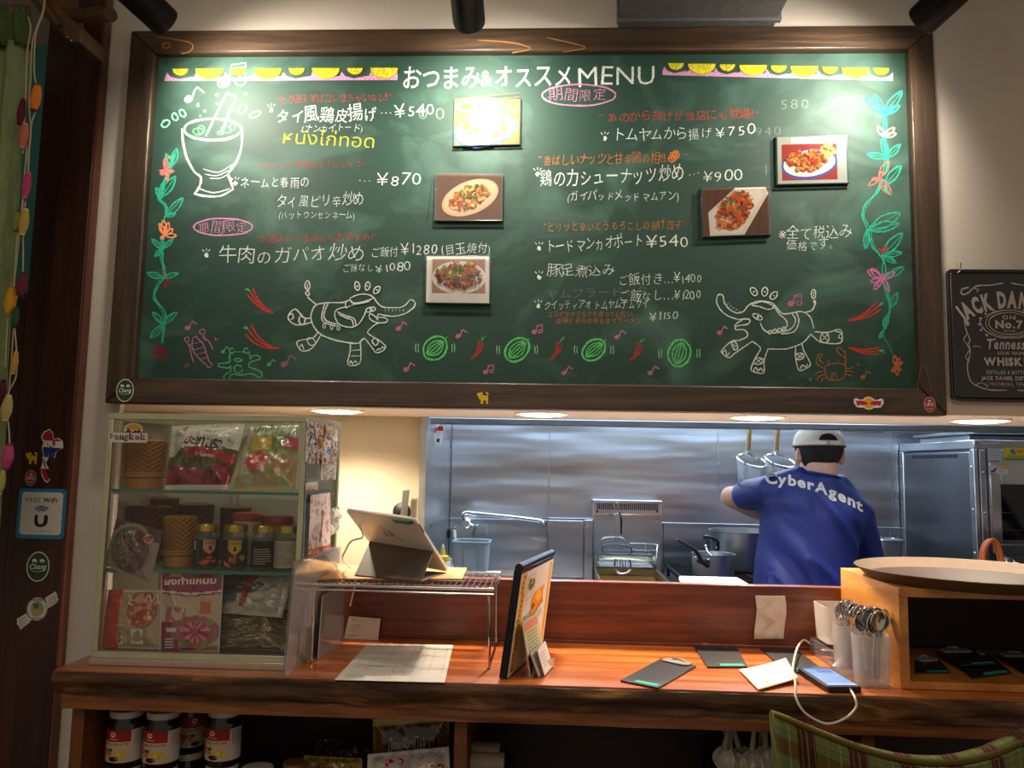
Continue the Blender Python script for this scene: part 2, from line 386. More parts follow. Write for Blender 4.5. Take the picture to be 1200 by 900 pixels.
# dark wooden pillar
t = thing('pillar', 'dark stained wooden pillar at the left edge covered with stickers', 'pillar', (-1.2, WY-.03, 0))
MB().box((-1.262, WY-.03, 0), (-1.124, WY-.004, 3.0)).build('pillar_board', PILL, t, bev=.003)
MB().box((-1.124, WY-.03, 0), (-1.117, WY-.004, 3.0)).build('edge_strip', wood('pillar_edge', ['5a2e20', '74422e'], (12, 12, 1), .4), t, bev=.001)
t2 = thing('wood_panel', 'brown wooden panel left of the pillar behind the hanging curtain', 'panel', (-1.35, WY-.02, 0))
MB().box((-1.5, WY-.02, 0), (-1.266, WY+.0, 1.93)).build('panel_board', wood('panel_brown', ['34180e', '4f2818'], (12, 12, 1), .45), t2, bev=.002)

# kitchen shell
KX0, KX1, KY = -.44, 2.9, 3.6
bx('kitchen_floor', (KX0-.02, 2.25, 0), (KX1, KY+.02, .12), mat('kitchen_floor_tile', '6b6a66', .5), kind='structure')
bx('kitchen_ceiling', (KX0-.02, 2.25, 2.45), (KX1, KY+.02, 2.5), mat('kitchen_ceiling_paint', 'b8bcc0', .7), kind='structure')
bx('wall_kitchen_back', (KX0-.02, KY+.004, 0), (KX1, KY+.03, 2.45), STEELD, kind='structure')
bx('wall_kitchen_left', (KX0-.02, 2.29, 0), (KX0, KY, 2.45), STEEL, kind='structure')
bx('wall_kitchen_right', (KX1, 2.25, 0), (KX1+.02, KY, 2.45), STEELD, kind='structure')
WSTEEL = bpy.data.materials.new('wall_panel_steel'); WSTEEL.use_nodes = True
def _ws():
    nt = WSTEEL.node_tree; b = nt.nodes['Principled BSDF']; L = nt.links.new
    b.inputs['Base Color'].default_value = (.46, .485, .52, 1); b.inputs['Metallic'].default_value = 1; b.inputs['Roughness'].default_value = .3
    b.inputs['Anisotropic'].default_value = .3
    tc = nt.nodes.new('ShaderNodeTexCoord'); mp = nt.nodes.new('ShaderNodeMapping'); mp.inputs['Scale'].default_value = (.5, .5, 3.2); L(tc.outputs['Object'], mp.inputs[0])
    n = nt.nodes.new('ShaderNodeTexNoise'); n.inputs['Scale'].default_value = 2.6; n.inputs['Detail'].default_value = 1.5; L(mp.outputs[0], n.inputs[0])
    bp = nt.nodes.new('ShaderNodeBump'); bp.inputs['Strength'].default_value = .55; bp.inputs['Distance'].default_value = .03; L(n.outputs['Fac'], bp.inputs['Height']); L(bp.outputs[0], b.inputs['Normal'])
    n2 = nt.nodes.new('ShaderNodeTexNoise'); n2.inputs['Scale'].default_value = 1.4; L(tc.outputs['Object'], n2.inputs[0])
    mr = nt.nodes.new('ShaderNodeMapRange'); mr.inputs[3].default_value = .2; mr.inputs[4].default_value = .42; L(n2.outputs['Fac'], mr.inputs[0]); L(mr.outputs[0], b.inputs['Roughness'])
_ws()
kb = bpy.data.objects['wall_kitchen_back']
zs = 1.306
xs = [KX0+.003] + [PY(x, 550, KY).x for x in (643.6, 841.8, 1045)] + [2.1, KX1]
for i in range(len(xs)-1):
    MB().box((xs[i]+.0015, KY-.003, zs+.002), (xs[i+1]-.0015, KY+.003, 2.44)).build('steel_panel', WSTEEL, kb, bev=.001)
    MB().box((xs[i+1]-.004, KY-.006, zs+.01), (xs[i+1]+.002, KY-.003, 2.3)).build('joint_strip', STEEL, kb)
xl = [KX0+.003, PY(571, 640, KY).x, PY(777, 640, KY).x, 1.5, KX1]
for i in range(len(xl)-1):
    MB().box((xl[i]+.0015, KY-.008, .12), (xl[i+1]-.0015, KY+.003, zs-.002)).build('steel_panel', WSTEEL, kb, bev=.001)
MB().box((KX0, KY-.012, zs-.004), (KX1, KY-.003, zs+.003)).build('ledge_strip', STEEL, kb, bev=.001)

# ---------------------------------------------------------------- serving counter
CZ = 1.15
t = thing('serving_counter', 'long reddish brown wooden serving counter with a raw live edge', 'counter', (.3, 1.68, 0))
random.seed(4)
def edge_fn(u, v):       # front face of the slab: wavy, chamfered, with knots
    x = -.925+u*(1.75+.925)
    z = CZ-.004-v*.042
    w_ = noise.noise(Vector((x*6, v*2.0, 1)))*.010+noise.noise(Vector((x*22, v*5, 4)))*.004
    y = 1.497+(abs(v-.25)**1.3)*.012+w_*(.25+v)
    return Vector((x, y, z))
top = MB(); 
top.add([(-.925, 1.503, CZ-.006), (1.75, 1.503, CZ-.006), (1.75, WY, CZ-.006), (-.925, WY, CZ-.006), (-.925, 1.503, CZ), (1.75, 1.503, CZ), (1.75, WY, CZ), (-.925, WY, CZ)],
        [(0, 3, 2, 1), (4, 5, 6, 7), (1, 2, 6, 5), (2, 3, 7, 6), (3, 0, 4, 7), (0, 1, 5, 4)])
top.build('counter_top', COUNTER, t, smooth=False)
sl = MB(); sl.grid(edge_fn, 200, 8)
sl.grid(lambda u, v: edge_fn(u, 1)*(1-v)+Vector((edge_fn(u, 1).x, WY, CZ-.046))*v, 200, 1)
sl.grid(lambda u, v: Vector((-.925, edge_fn(0, v).y*(1-u)+WY*u, CZ-.004-v*.042)), 1, 8)
sl.grid(lambda u, v: edge_fn(u, 0)*(1-v)+Vector((edge_fn(u, 0).x, 1.506, CZ-.0005))*v, 200, 1)
sl.build('live_edge', BARK, t, ang=60)
def lo(u, v):
    x = -.912+u*(1.75+.912); return Vector((x, 1.512+noise.noise(Vector((x*9, 2, v*3)))*.0035, CZ-.046-v*.026))
lb = MB(); lb.grid(lo, 160, 3); lb.grid(lambda u, v: lo(u, 1)*(1-v)+Vector((lo(u, 1).x, WY, CZ-.072))*v, 160, 1); lb.grid(lambda u, v: Vector((-.912, lo(0, v).y*(1-u)+WY*u, CZ-.046-v*.026)), 1, 3)
lb.build('under_board', UNDER, t, ang=60)
# shelves under it
ZS2 = .80
for x in (-.903, -.168, .578):
    wdt = .024
    MB().box((x, 1.535, .05), (x+wdt, WY-.002, CZ-.072)).build('shelf_divider', SHELFW, t, bev=.0015)
MB().box((-.879, 1.54, ZS2-.02), (-.168, WY-.002, ZS2)).build('shelf_board', SHELFW, t, bev=.0015)
MB().box((-.144, 1.54, ZS2-.02), (1.75, WY-.002, ZS2)).build('shelf_board', SHELFW, t, bev=.0015)
MB().box((-.903, 1.535, .02), (1.75, WY-.002, .05)).build('shelf_board', SHELFW, t, bev=.0015)
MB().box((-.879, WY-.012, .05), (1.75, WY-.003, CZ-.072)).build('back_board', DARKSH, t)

t = thing('low_panel', 'reddish mahogany upstand panel along the back of the serving counter', 'panel', (.3, WY, CZ))
MB().box((-.695, WY, CZ), (1.75, WY+.028, 1.288)).build('upstand_board', MAHOG, t, bev=.002)
MB().box((-.695, WY-.006, CZ), (1.75, WY, CZ+.007)).build('base_bead', MAHOG, t, bev=.001)
t = thing('pass_ledge', 'pale steel ledge on the kitchen side behind the mahogany panel', 'ledge', (.3, 2.05, 1.22))
MB().box((-.35, WY+.029, 1.19), (2.4, 2.2, 1.215)).build('ledge_top', STEEL, t, bev=.002)
MB().box((-.35, 2.17, .12), (2.4, 2.2, 1.19)).build('ledge_front', STEEL, t)

# ================================================================== soffit downlights and track spotlights
BULB = mat('downlight_glow', 'fff1dc', emit=11)
LN = ['above the glass showcase', 'above the tablet and wire rack', 'left of the cook', 'at the right end near the whiskey sign']
for (lx, ly), pl in zip(SOFL, LN):
    t = thing('downlight', 'round recessed soffit downlight '+pl, 'downlight', (lx, ly, SZ), 'downlights in the soffit')
    MB().lathe((lx, ly, SZ-.004), [(.058, .004), (.063, .002), (.067, .0), (.069, .0025), (.068, .004)], 36, cap=(False, False)).build('trim_ring', mat('white_ring', 'eee4d4', .4), t)
    MB().lathe((lx, ly, SZ-.003), [(.057, 0), (.05, -.0025), (.03, -.0045), (.001, -.005)], 32, cap=(False, False)).build('diffuser', BULB, t)
    lamp('downlight_lamp', 'SPOT', (lx, ly, SZ-.012), 33, WARM, (lx, ly-.10, 0), spot_size=math.radians(150), spot_blend=.7, shadow_soft_size=.03)
TL = ['left track spotlight tilted to the right above the chalkboard', 'middle black track spotlight pointing at the chalkboard', 'right track spotlight tilted to the left above the chalkboard']
for (a, b), lb_, back in zip(TRACK, TL, ((-1.0, 1.27, 2.60), (-.178, 1.27, 2.60), (.93, 1.27, 2.60))):
    a = Vector(a); d = (a-Vector(back)).normalized(); t = thing('track_spotlight', lb_, 'spotlight', back, 'track spotlights')
    u, v = frame_of(d)
    e = a+d*.0
    body = MB(); ax = Matrix((u, v, d)).transposed()
    body.lathe(a-d*.17, [(.002, 0), (.03, .001), (.0335, .006), (.0345, .16), (.0335, .167), (.031, .168), (.029, .150), (.026, .14)], 32, axis=ax, cap=(True, True))
    body.build('lamp_body', BLACKM, t)
    MB().lathe(a-d*.012, [(.0265, 0), (.02, .003), (.002, .004)], 24, axis=ax, cap=(False, False)).build('lens', mat('spot_lens', 'fff3dd', emit=34), t)
    m_ = a-d*.1; MB().tube([m_, m_+Vector((0, 0, .12)), Vector((m_.x, m_.y, 2.93))], .008, 10).build('stem', BLACKM, t)
    MB().box((m_.x-.05, m_.y-.02, 2.925), (m_.x+.05, m_.y+.02, 2.945)).build('track_adapter', BLACKM, t, bev=.003)
    lamp('spot_lamp', 'SPOT', a+d*.004, 21, NEUT, b, spot_size=math.radians(150), spot_blend=1.0, shadow_soft_size=.03)
t = thing('light_track', 'black ceiling light track carrying the three spotlights', 'track', (0, 1.33, 2.97))
MB().box((-1.1, 1.30, 2.945), (1.1, 1.42, 2.998)).build('track_rail', BLACKM, t, bev=.003)

# grey duct above the board
t = thing('ceiling_duct', 'dark grey square duct coming out above the chalkboard', 'duct', (.34, 1.4, 2.61))
DG = mat('grey_duct_paint', '5b5b5d', .75, noise_s=40, noise_a=.06, bump=.15, bump_s=90)
MB().box((.157, .7, 2.612), (.530, WY-.002, 2.92)).build('duct_body', DG, t, bev=.003)
MB().box((.150, 1.80, 2.606), (.537, 1.815, 2.93)).build('duct_flange', DG, t, bev=.002)

# ================================================================== chalkboard
BY = 1.83             # writing surface
def B(x, y, h=0): p = PY(x, y, BY); p.y -= h; return p
cb = thing('chalkboard', 'large green chalkboard menu in a brown wooden frame covered with chalk writing', 'chalkboard', (0, WY, 1.70))
bo = [B(155, 40), B(1093, 36), B(1100, 487), B(132, 474)]; bi = [B(183, 67), B(1062, 63), B(1072, 457), B(165, 443)]
X0, X1, Z0, Z1 = -1.042, .886, 1.694, 2.593
x0, x1, z0, z1 = bi[0].x*.5+bi[3].x*.5, bi[1].x*.5+bi[2].x*.5, (bi[2].z+bi[3].z)/2, (bi[0].z+bi[1].z)/2
X0, X1, Z0, Z1 = (bo[0].x+bo[3].x)/2, (bo[1].x+bo[2].x)/2, (bo[2].z+bo[3].z)/2, (bo[0].z+bo[1].z)/2
BOARD = bpy.data.materials.new('chalkboard_green'); BOARD.use_nodes = True
def _bd():
    nt = BOARD.node_tree; b = nt.nodes['Principled BSDF']; L = nt.links.new
    tc = nt.nodes.new('ShaderNodeTexCoord'); mp = nt.nodes.new('ShaderNodeMapping'); mp.inputs['Scale'].default_value = (1, 1, 1.4); mp.inputs['Rotation'].default_value = (0, .4, 0); L(tc.outputs['Object'], mp.inputs[0])
    n = nt.nodes.new('ShaderNodeTexNoise'); n.inputs['Scale'].default_value = 4.5; n.inputs['Detail'].default_value = 6; n.inputs['Distortion'].default_value = 1.2; L(mp.outputs[0], n.inputs[0])
    r = nt.nodes.new('ShaderNodeValToRGB'); e = r.color_ramp.elements; e[0].position = .5; e[1].position = .8
    e[0].color = (*s2l('1d3a30'), 1); e[1].color = (*s2l('426257'), 1); L(n.outputs['Fac'], r.inputs[0]); L(r.outputs[0], b.inputs['Base Color'])
    b.inputs['Roughness'].default_value = .6; b.inputs['Specular IOR Level'].default_value = .32
_bd()
MB().box((x0-.02, BY, z0-.02), (x1+.02, WY-.004, z1+.02)).build('board_surface', BOARD, cb, smooth=False)
FR = .022
def rail(name, pts, m):        # mitred rail, polygon in x,z
    MB().prism([(x, BY-FR, z) for x, z in pts], (0, FR+.022, 0)).build(name, m, cb, bev=.004)
rail('frame_rail', [(X0, Z1), (X1, Z1), (x1, z1), (x0, z1)], FRAMEW); rail('frame_rail', [(X0, Z0), (x0, z0), (x1, z0), (X1, Z0)], FRAMEW)
rail('frame_rail', [(X0, Z0), (X0, Z1), (x0, z1), (x0, z0)], FRAMEV); rail('frame_rail', [(X1, Z0), (x1, z0), (x1, z1), (X1, Z1)], FRAMEV)
KNOT = mat('pale_knot', 'a0703c', .5)
kq = Pr(lambda x, y, h: PY(x, y, BY-FR-.0003)+Vector((0, -h, 0)), 5)
for ln in ([(185, 43), (220, 49), (226, 55), (221, 61), (212, 63)], [(560, 47), (600, 50), (622, 57), (600, 62)], [(640, 44), (668, 50), (686, 56), (660, 61)], [(190, 52), (197, 50), (199, 55), (192, 56), (190, 52)]): kq.line(ln, 1.3, '94622f', 4)
kq.line([(1075, 458), (1079, 432), (1083, 427), (1089, 445), (1092, 458)], 1.2, '6a4426', 4)
kq.build('grain_line', STICK, cb)

W_, PK, RD, OR, GR, TQ, YL, DR = 'cdd4ce', 'c07fa4', 'bd3d36', 'c47238', '5cb46c', '32a686', 'd0c62e', '84302f'
seedc = [0]
class K:
    """one chalk drawing or line of writing on the board"""
    def __init__(s, name, base=10, seed=None):
        seedc[0] += 1; s.name = name; s.p = Pr(lambda x, y, h: B(x, y, h), seed or seedc[0], base)
    def __enter__(s): return s.p
    def __exit__(s, *a): s.p.build(s.name, CHALK, cb)
def Z4(ox, oy): return lambda pts: [(ox+x/4, oy+y/4) for x, y in pts]

# writing: text, x0, y0, size, colour, x1, y1, bold
WR = [('おつまみ&オススメ', 470, 103, 29, W_, 671, 99, .022), ('MENU', 676, 101, 31, W_, 769, 98, .012),
 ('”とりあえずはコレ!まちがいなし!!”', 324, 121, 11, RD, 459, 118, .0), ('タイ風鶏皮揚げ', 322, 143, 20, W_, 443, 140, .022), ('...', 445, 134, 14, W_, 460, 134, 0), ('¥540', 463, 138, 20, W_, 511, 135, 0),
 ('(ナンカイトード)', 353, 154, 11, W_, 425, 154, .0), ('หนังไก่ทอด', 336, 171, 19, YL, 432, 168, .004),
 ('”ヘルシー!ー食欲がすすんじゃう”', 297, 197, 10, 'b23c38', 428, 196, 0), ('ネームと春雨の', 281, 220, 15, W_, 363, 219, .005), ('...', 419, 213, 13, W_, 436, 213, 0), ('¥870', 441, 218, 20, W_, 495, 217, 0),
 ('タイ風ピリ辛炒め', 323, 243, 17, W_, 427, 240, .0), ('(パットウンセンネーム)', 326, 256, 11, W_, 416, 256, .0), ('期間限定', 232, 272, 15, PK, 291, 271, 0),
 ('”お酒のおつまみにもおすすめ!”', 299, 284, 11, RD, 441, 282, 0), ('牛肉のガパオ炒め', 256, 308, 21, W_, 427, 305, .002), ('ご飯付', 434, 301, 13, W_, 467, 299, 0), ('¥1280', 470, 299, 18, W_, 513, 297, 0), ('(目玉焼付)', 517, 298, 14, W_, 575, 296, 0),
 ('ご飯なし', 401, 319, 11, W_, 438, 317, 0), ('¥1080', 440, 319, 14, W_, 482, 317, 0),
 ('期間限定', 643, 118, 17, PK, 711, 116, 0), ('” あのから揚げが当店にも登場!”', 702, 143, 13, RD, 889, 138, 0), ('トムヤムから揚げ', 718, 165, 16, W_, 835, 162, .003), ('¥750', 838, 161, 18, W_, 887, 158, 0),
 ('”香ばしいナッツと甘辛鶏の相性', 631, 194, 14, OR, 783, 190, 0), ('”', 800, 187, 12, OR, 806, 187, 0), ('鶏のカシューナッツ炒め', 632, 218, 22, W_, 802, 211, .012), ('...', 806, 205, 13, W_, 821, 204, 0), ('¥900', 822, 213, 19, W_, 872, 210, 0),
 ('(ガイパッドメッドマムアン)', 664, 235, 13, W_, 796, 234, .004), ('”ピリッと辛いとうもろこしの揚げ団子”', 637, 272, 13, OR, 803, 267, 0), ('トードマンカオポート', 640, 296, 17, W_, 754, 288, .004), ('¥540', 757, 291, 19, W_, 809, 289, .004),
 ('豚足煮込み', 641, 324, 15, W_, 721, 322, 0), ('ご飯付き…¥1400', 724, 334, 15, W_, 823, 331, 0), ('ご飯なし…¥1200', 725, 353, 15, W_, 822, 350, 0), ('クイッティアオ トムヤムナムサイ', 637, 362, 12, W_, 760, 361, .0), ('¥1150', 761, 376, 13, W_, 795, 374, 0),
 ('ココナッツミルクを使っていない', 641, 371, 8, OR, 741, 371, 0), ('酸味と辛みの有るタイラーメン', 651, 379, 8.5, OR, 752, 379, 0), ('※全て税込み', 911, 280, 17, W_, 998, 278, 0), ('価格です。', 921, 293, 14, W_, 976, 291, 0)]
for t_, a, b_, sz, col, c_, d_, bd in WR:
    with K('chalk_writing') as p: p.text(t_, a, b_, sz, col, c_, d_, bold=bd*.75-.013, jit=.5 if sz > 27 else 1.3, slant=.06)
for gt in (('580', 913, 128, 16, 950, 127), ('940', 884, 160, 15, 917, 158), ('ヤムプラードック', 640, 350, 13, 760, 345), ('00', 486, 140, 20, 526, 140), ('15', 890, 205, 18, 920, 205), ('ど', 958, 135, 12, 972, 135)):
    with K('chalk_ghost_writing') as p: p.alpha = .16; p.text(gt[0], gt[1], gt[2], gt[3], W_, gt[4], gt[5], bold=-.01)
for x, y in ((318, 127), (276, 213), (242, 297), (630, 202), (632, 289), (632, 323), (631, 357), (709, 160)):
    with K('chalk_bullet') as p:
        p.blob(x, y+2, 2.2, W_, 8, 1.3)
        for a in (-60, -90, -125): 
            ca, sa = math.cos(math.radians(a)), math.sin(math.radians(a)); p.line([(x+ca*5, y+1+sa*4), (x+ca*8.5, y+1+sa*7)], 1.3, W_, 0)
for (cx, cy, rx, ry) in ((261.5, 266, 34.5, 10), (678.5, 111.5, 43, 12.5)):
    with K('chalk_oval') as p: p.line([(x, y) for x, y in cellip(cx, cy, rx, ry, 16)], 1.5, PK, 3, True, n=2, jit=.5)
# banner of lemons on a pink scalloped band
for (xa, xb, ya, yb) in ((193, 466, 95, 94), (776, 1046, 88, 95)):
    with K('chalk_banner') as p:
        n = 8 if xa < 500 else 9; step = (xb-xa)/n; f = lambda x: ya+(yb-ya)*(x-xa)/(xb-xa)
        pts = [(xa, f(xa))]+[q for i in range(n) for x in (xa+i*step,) for q in ((x+step*.02, f(x)-5), (x+step*.08, f(x)-10), (x+step*.2, f(x)-5), (x+step*.5, f(x)-2.2), (x+step*.85, f(x)-4.5))]+[(xb, f(xb)-10), (xb, f(xb))]
        for i in range(0, len(pts)-1): p.poly([pts[i], pts[i+1], (pts[i+1][0], f(pts[i+1][0])), (pts[i][0], f(pts[i][0]))], 'c78fb8')
        for i in range(n):
            cx = xa+(i+.54)*step; rx, ry = ((9, 7.5) if i % 2 == 0 else (16, 12)); yt = f(cx)-14
            p.poly(cellip(cx, yt, rx, ry, 14, 0, 180), YL); p.line(cellip(cx, yt, rx, ry, 14, 0, 180), 1, 'a8a01c', 0); p.line([(cx-rx, yt), (cx+rx, yt)], 1, 'a8a01c', 0)
            for k in range(5): p.line([(cx+p.rnd.uniform(-rx, rx)*.6, yt+p.rnd.uniform(1, ry*.7)), (cx+p.rnd.uniform(-rx, rx)*.6, yt+p.rnd.uniform(1, ry*.7))], .7, 'a8a01c', 0)
z2 = Z4(160, 50)
with K('chalk_mortar') as p:
    p.line(cellip(249, 151.5, 33.5, 12.5, 14), 1.4, W_, 3, True, n=3, jit=.9); p.line(cellip(249, 154, 31, 11, 9, 10, 170), 1.3, W_, 3, n=2, jit=.6)
    for q in ([(214, 151), (215, 170), (219, 186), (228, 200), (234, 207), (236, 210), (233, 220), (228, 227)], [(283, 148), (283, 168), (279, 185), (271, 198), (268, 204), (270, 211), (274, 222)]): p.line(q, 1.6, W_, 3, n=3, jit=1)
    p.line([(228, 227), (240, 230), (258, 230), (273, 222)], 1.5, W_, 3, n=3, jit=.9); p.line([(231, 220), (250, 226), (270, 221)], 1.2, W_, 3)
    for q in ([(240, 204), (254, 206), (268, 200)], [(246, 209), (258, 209), (268, 204)], [(238, 198), (256, 202), (272, 193)]): p.line(q, 1, W_, 3)
    p.line([(241, 159), (252, 138), (264, 113), (268, 110), (275, 114), (275, 118), (268, 132), (260, 157)], 1.5, W_, 3, n=3, jit=.8)
with K('chalk_leaves') as p:
    for c_ in ((232, 154, 6, 4), (236, 152, 4, 5), (265, 152, 6, 4), (272, 149, 3, 4), (258, 156, 3, 2)): p.line(cellip(*c_, 8), 1, GR, 2, True, n=2, jit=.6)
for cx, cy, rx, ry, ro in ((194, 145, 5, 3.6, -40), (205, 137, 4.6, 3, 60), (214, 133, 4.5, 3, 55), (284, 128, 6, 3.6, 130), (299, 134, 7, 3, -20)):
    with K('chalk_drop') as p: p.line(cellip(cx, cy, rx, ry, 9, rot=ro), 1.4, '7fd8a4', 3, True, n=2, jit=.5)
for x, y, r in ((254, 111, 2), (288, 110, 1.8), (232, 123, 2), (240, 130, 1.6), (254, 122, 1.2), (235, 136, 1), (272, 129, 1)):
    with K('chalk_dot') as p: p.blob(x, y, r, W_, 8)
def note(x, y, s, col, dbl=False, flip=1, tl=0):
    with K('chalk_music_note') as p:
        p.line(cellip(x, y, 2.6*s, 2*s, 8, rot=-20), 1.2, col, 3, True, n=2, jit=.3); p.blob(x, y, 1.6*s, col)
        if dbl:
            p.line([(x+2.3*s, y), (x+3.6*s, y-8*s), (x+10*s, y-9*s), (x+9.5*s, y-1*s)], 1.1, col, 0, n=2, jit=.3); p.line([(x+3.4*s, y-6.4*s), (x+9.8*s, y-7.2*s)], 1, col, 0)
            p.line(cellip(x+7.6*s, y-.6*s, 2.4*s, 1.9*s, 8), 1.2, col, 3, True)
        else: p.line([(x+2.3*s, y), (x+4*s, y-5*s), (x+6*s, y-8*s), (x+8*s, y-6.5*s), (x+11*s, y-4.5*s)], 1.2, col, 3, n=2, jit=.3)
note(221, 116, 1.7, 'd8dcea'); note(262, 97, 2.6, W_, True)
for x, y, d in ((467, 385, 0), (476, 433, 0), (537, 394, 0), (569, 436, 1), (626, 389, 1), (661, 437, 0), (723, 395, 0), (762, 437, 0), (843, 390, 0), (220, 384, 0), (333, 427, 0)): note(x, y, .95 if x != 333 else 1.3, 'b8688c' if x != 333 else '9a5c78', bool(d))
note(927, 356, 1.25, 'b8688c', True); note(1011, 442, .9, '9a6440')
note(261, 412, .7, '4fa06a'); note(315, 427, .7, '4fa06a')
for (x, y, rx, ry, ro) in ((510, 408, 15, 12.5, -40), (606, 410, 16, 12, -45), (696, 410, 15, 11, -40), (796, 414, 16, 13, -75)):
    with K('chalk_leaf') as p:
        p.line(cellip(x, y, rx, ry, 12, rot=ro), 1.5, '5cbf68', 3, True, n=3, jit=.8)
        ca, sa = math.cos(math.radians(ro)), math.sin(math.radians(ro))
        for k in (-.6, -.3, 0, .3, .6): 
            q = [(x+u*rx*ca*.9-k*ry*sa*(1-u*u), y+u*rx*sa*.9+k*ry*ca*(1-u*u)) for u in (-.9, -.4, 0, .4, .9)]; p.line(q, 1.1, '5cbf68', 2, n=2, jit=.4)
        p.line([(x+rx*ca, y+ry*sa-2), (x+rx*ca+3, y-ry-1)], 1.8, '4fae70', 0)
        for sg in (-1, 1):
            for k in (0, 3): p.line(cellip(x, y, rx+5+k, ry+6+k, 4, 180-ro*0-15 if sg < 0 else -15, 180+15 if sg < 0 else 15), .9, '8fc99a', 2)
def chili(a, b, wd, col='c23a34', head='57b85f', bend=.18, sm=False):
    with K('chalk_chili') as p:
        ax, ay = a; bx_, by = b; dx, dy = bx_-ax, by-ay; nx, ny = -dy, dx
        mid = lambda t, o: (ax+dx*t+nx*(bend*4*t*(1-t))+nx*o, ay+dy*t+ny*(bend*4*t*(1-t))+ny*o)
        L_ = math.hypot(dx, dy); q = wd/L_
        for o in (-.5, 0, .5): p.line([mid(t, o*q*(1-t)*1.2) for t in (0, .25, .5, .75, 1)], 1.4, col, 3, n=2, jit=.5)
        for k in range(4): p.line([(ax, ay), (ax-dx/L_*6+p.rnd.uniform(-3, 3), ay-dy/L_*6+p.rnd.uniform(-2, 2))], 1.5, head, 0)
chili((293, 341), (320, 367), 8, bend=.1); chili((291, 386), (327, 408), 11, bend=.14); chili((1030, 358), (993, 376), 8, bend=-.08); chili((1030, 411), (994, 407), 6, bend=-.08)
for x, y in ((564, 400), (656, 401), (750, 402)): chili((x, y), (x-12, y+21), 6, '9c3c38', '3f9a7a', bend=-.12, sm=True)
def curve(p, pts, col=W_, w_=1.15, n=2, j=.35, sm=3, cl=False): p.line(pts, w_, col, sm, cl, n=n, jit=j)
with K('chalk_elephant') as p:
    z = Z4(120, 260)
    curve(p, z([(1010, 385), (990, 400), (978, 440), (985, 480), (1015, 520), (1060, 545), (1100, 560), (1165, 570)]))
    curve(p, z([(1010, 385), (1060, 378), (1130, 378), (1160, 365)]))
    curve(p, z([(1005, 388), (975, 365), (962, 350)])); curve(p, z([(962, 345), (952, 335), (963, 325), (972, 340)]), cl=True); curve(p, z([(962, 322), (948, 300), (962, 275), (974, 300)]), cl=True); curve(p, z([(962, 318), (962, 290)]))
    curve(p, z([(980, 450), (945, 450), (905, 408), (870, 445), (895, 478), (935, 483), (985, 470)])); curve(p, z([(925, 445), (950, 450), (945, 478), (925, 475)]), cl=True); curve(p, z([(875, 440), (890, 430), (895, 450), (882, 458)]))
    curve(p, z([(1012, 515), (985, 545), (920, 558), (915, 580), (940, 607), (985, 590), (1025, 530)])); curve(p, z([(960, 550), (985, 545), (1000, 570), (975, 580)]), cl=True); curve(p, z([(925, 590), (935, 575), (945, 600)]))
    curve(p, z([(1060, 378), (1040, 430), (1050, 465), (1105, 480)])); curve(p, z([(1045, 378), (1030, 430), (1035, 470), (1100, 490)])); 
    for k in range(9): p.line(z([(1048-k*1.2+max(0, k-5)*18, 390+min(k, 5)*14+max(0, k-5)*6), (1036-k*1.2+max(0, k-5)*18, 394+min(k, 5)*14+max(0, k-5)*9)]), .9, W_, 0)
    for a in ((1040, 488), (1075, 495), (1107, 498)): p.line(z(cellip(a[0], a[1], 6, 11, 7)), .9, W_, 2, True)
    z = Z4(380, 260)
    curve(p, z([(120, 360), (150, 345), (190, 338), (225, 350), (250, 380), (275, 400), (320, 403), (360, 400), (385, 385), (405, 365), (425, 378), (420, 400), (380, 430), (330, 443), (290, 440), (255, 432)]))
    curve(p, z([(255, 432), (250, 450), (280, 448), (298, 462), (285, 472), (245, 472), (215, 455), (213, 432), (235, 440), (252, 462)])); 
    curve(p, z([(262, 472), (235, 485), (205, 515), (215, 530), (245, 548), (285, 580), (280, 600), (245, 615), (225, 590), (190, 545)]))
    curve(p, z([(190, 545), (170, 560), (172, 600), (165, 665), (112, 670), (122, 610), (122, 568)])); curve(p, z([(190, 545), (160, 568), (122, 568), (60, 555), (-10, 535)]))
    curve(p, z([(125, 605), (168, 600)])); curve(p, z([(125, 630), (168, 628)])); curve(p, z([(118, 665), (125, 652), (135, 665), (145, 652), (155, 665)])); curve(p, z([(225, 560), (240, 545), (255, 565), (240, 580)]), cl=True); curve(p, z([(245, 605), (255, 595), (262, 600), (272, 588), (282, 592)]))
    curve(p, z([(110, 400), (60, 410), (50, 440), (70, 480), (120, 495), (160, 480), (185, 445), (195, 420)])); curve(p, z([(60, 420), (100, 440), (140, 455), (148, 485)])); curve(p, z([(65, 432), (100, 450), (130, 460), (138, 488)])); curve(p, z([(110, 400), (160, 380)]))
    curve(p, z([(105, 370), (100, 385), (105, 405), (115, 395)])); curve(p, z([(120, 362), (140, 382), (200, 370), (232, 358)])); curve(p, z([(125, 375), (150, 385), (215, 372)]))
    curve(p, z(cellip(218, 412, 23, 11, 9, rot=-10)), cl=True); p.blob(380+55, 260+103, 2.2, W_)
    for a, ro in (((155, 302), 80), ((204, 302), 100), ((247, 320), 130)): curve(p, z(cellip(a[0], a[1], 20, 11, 8, rot=ro)), cl=True); p.blob(380+a[0]/4, 260+a[1]/4, 1.1, W_)
    for k in range(6): p.line(z([(285+k*17, 408), (287+k*17, 420)]), .9, W_, 0)
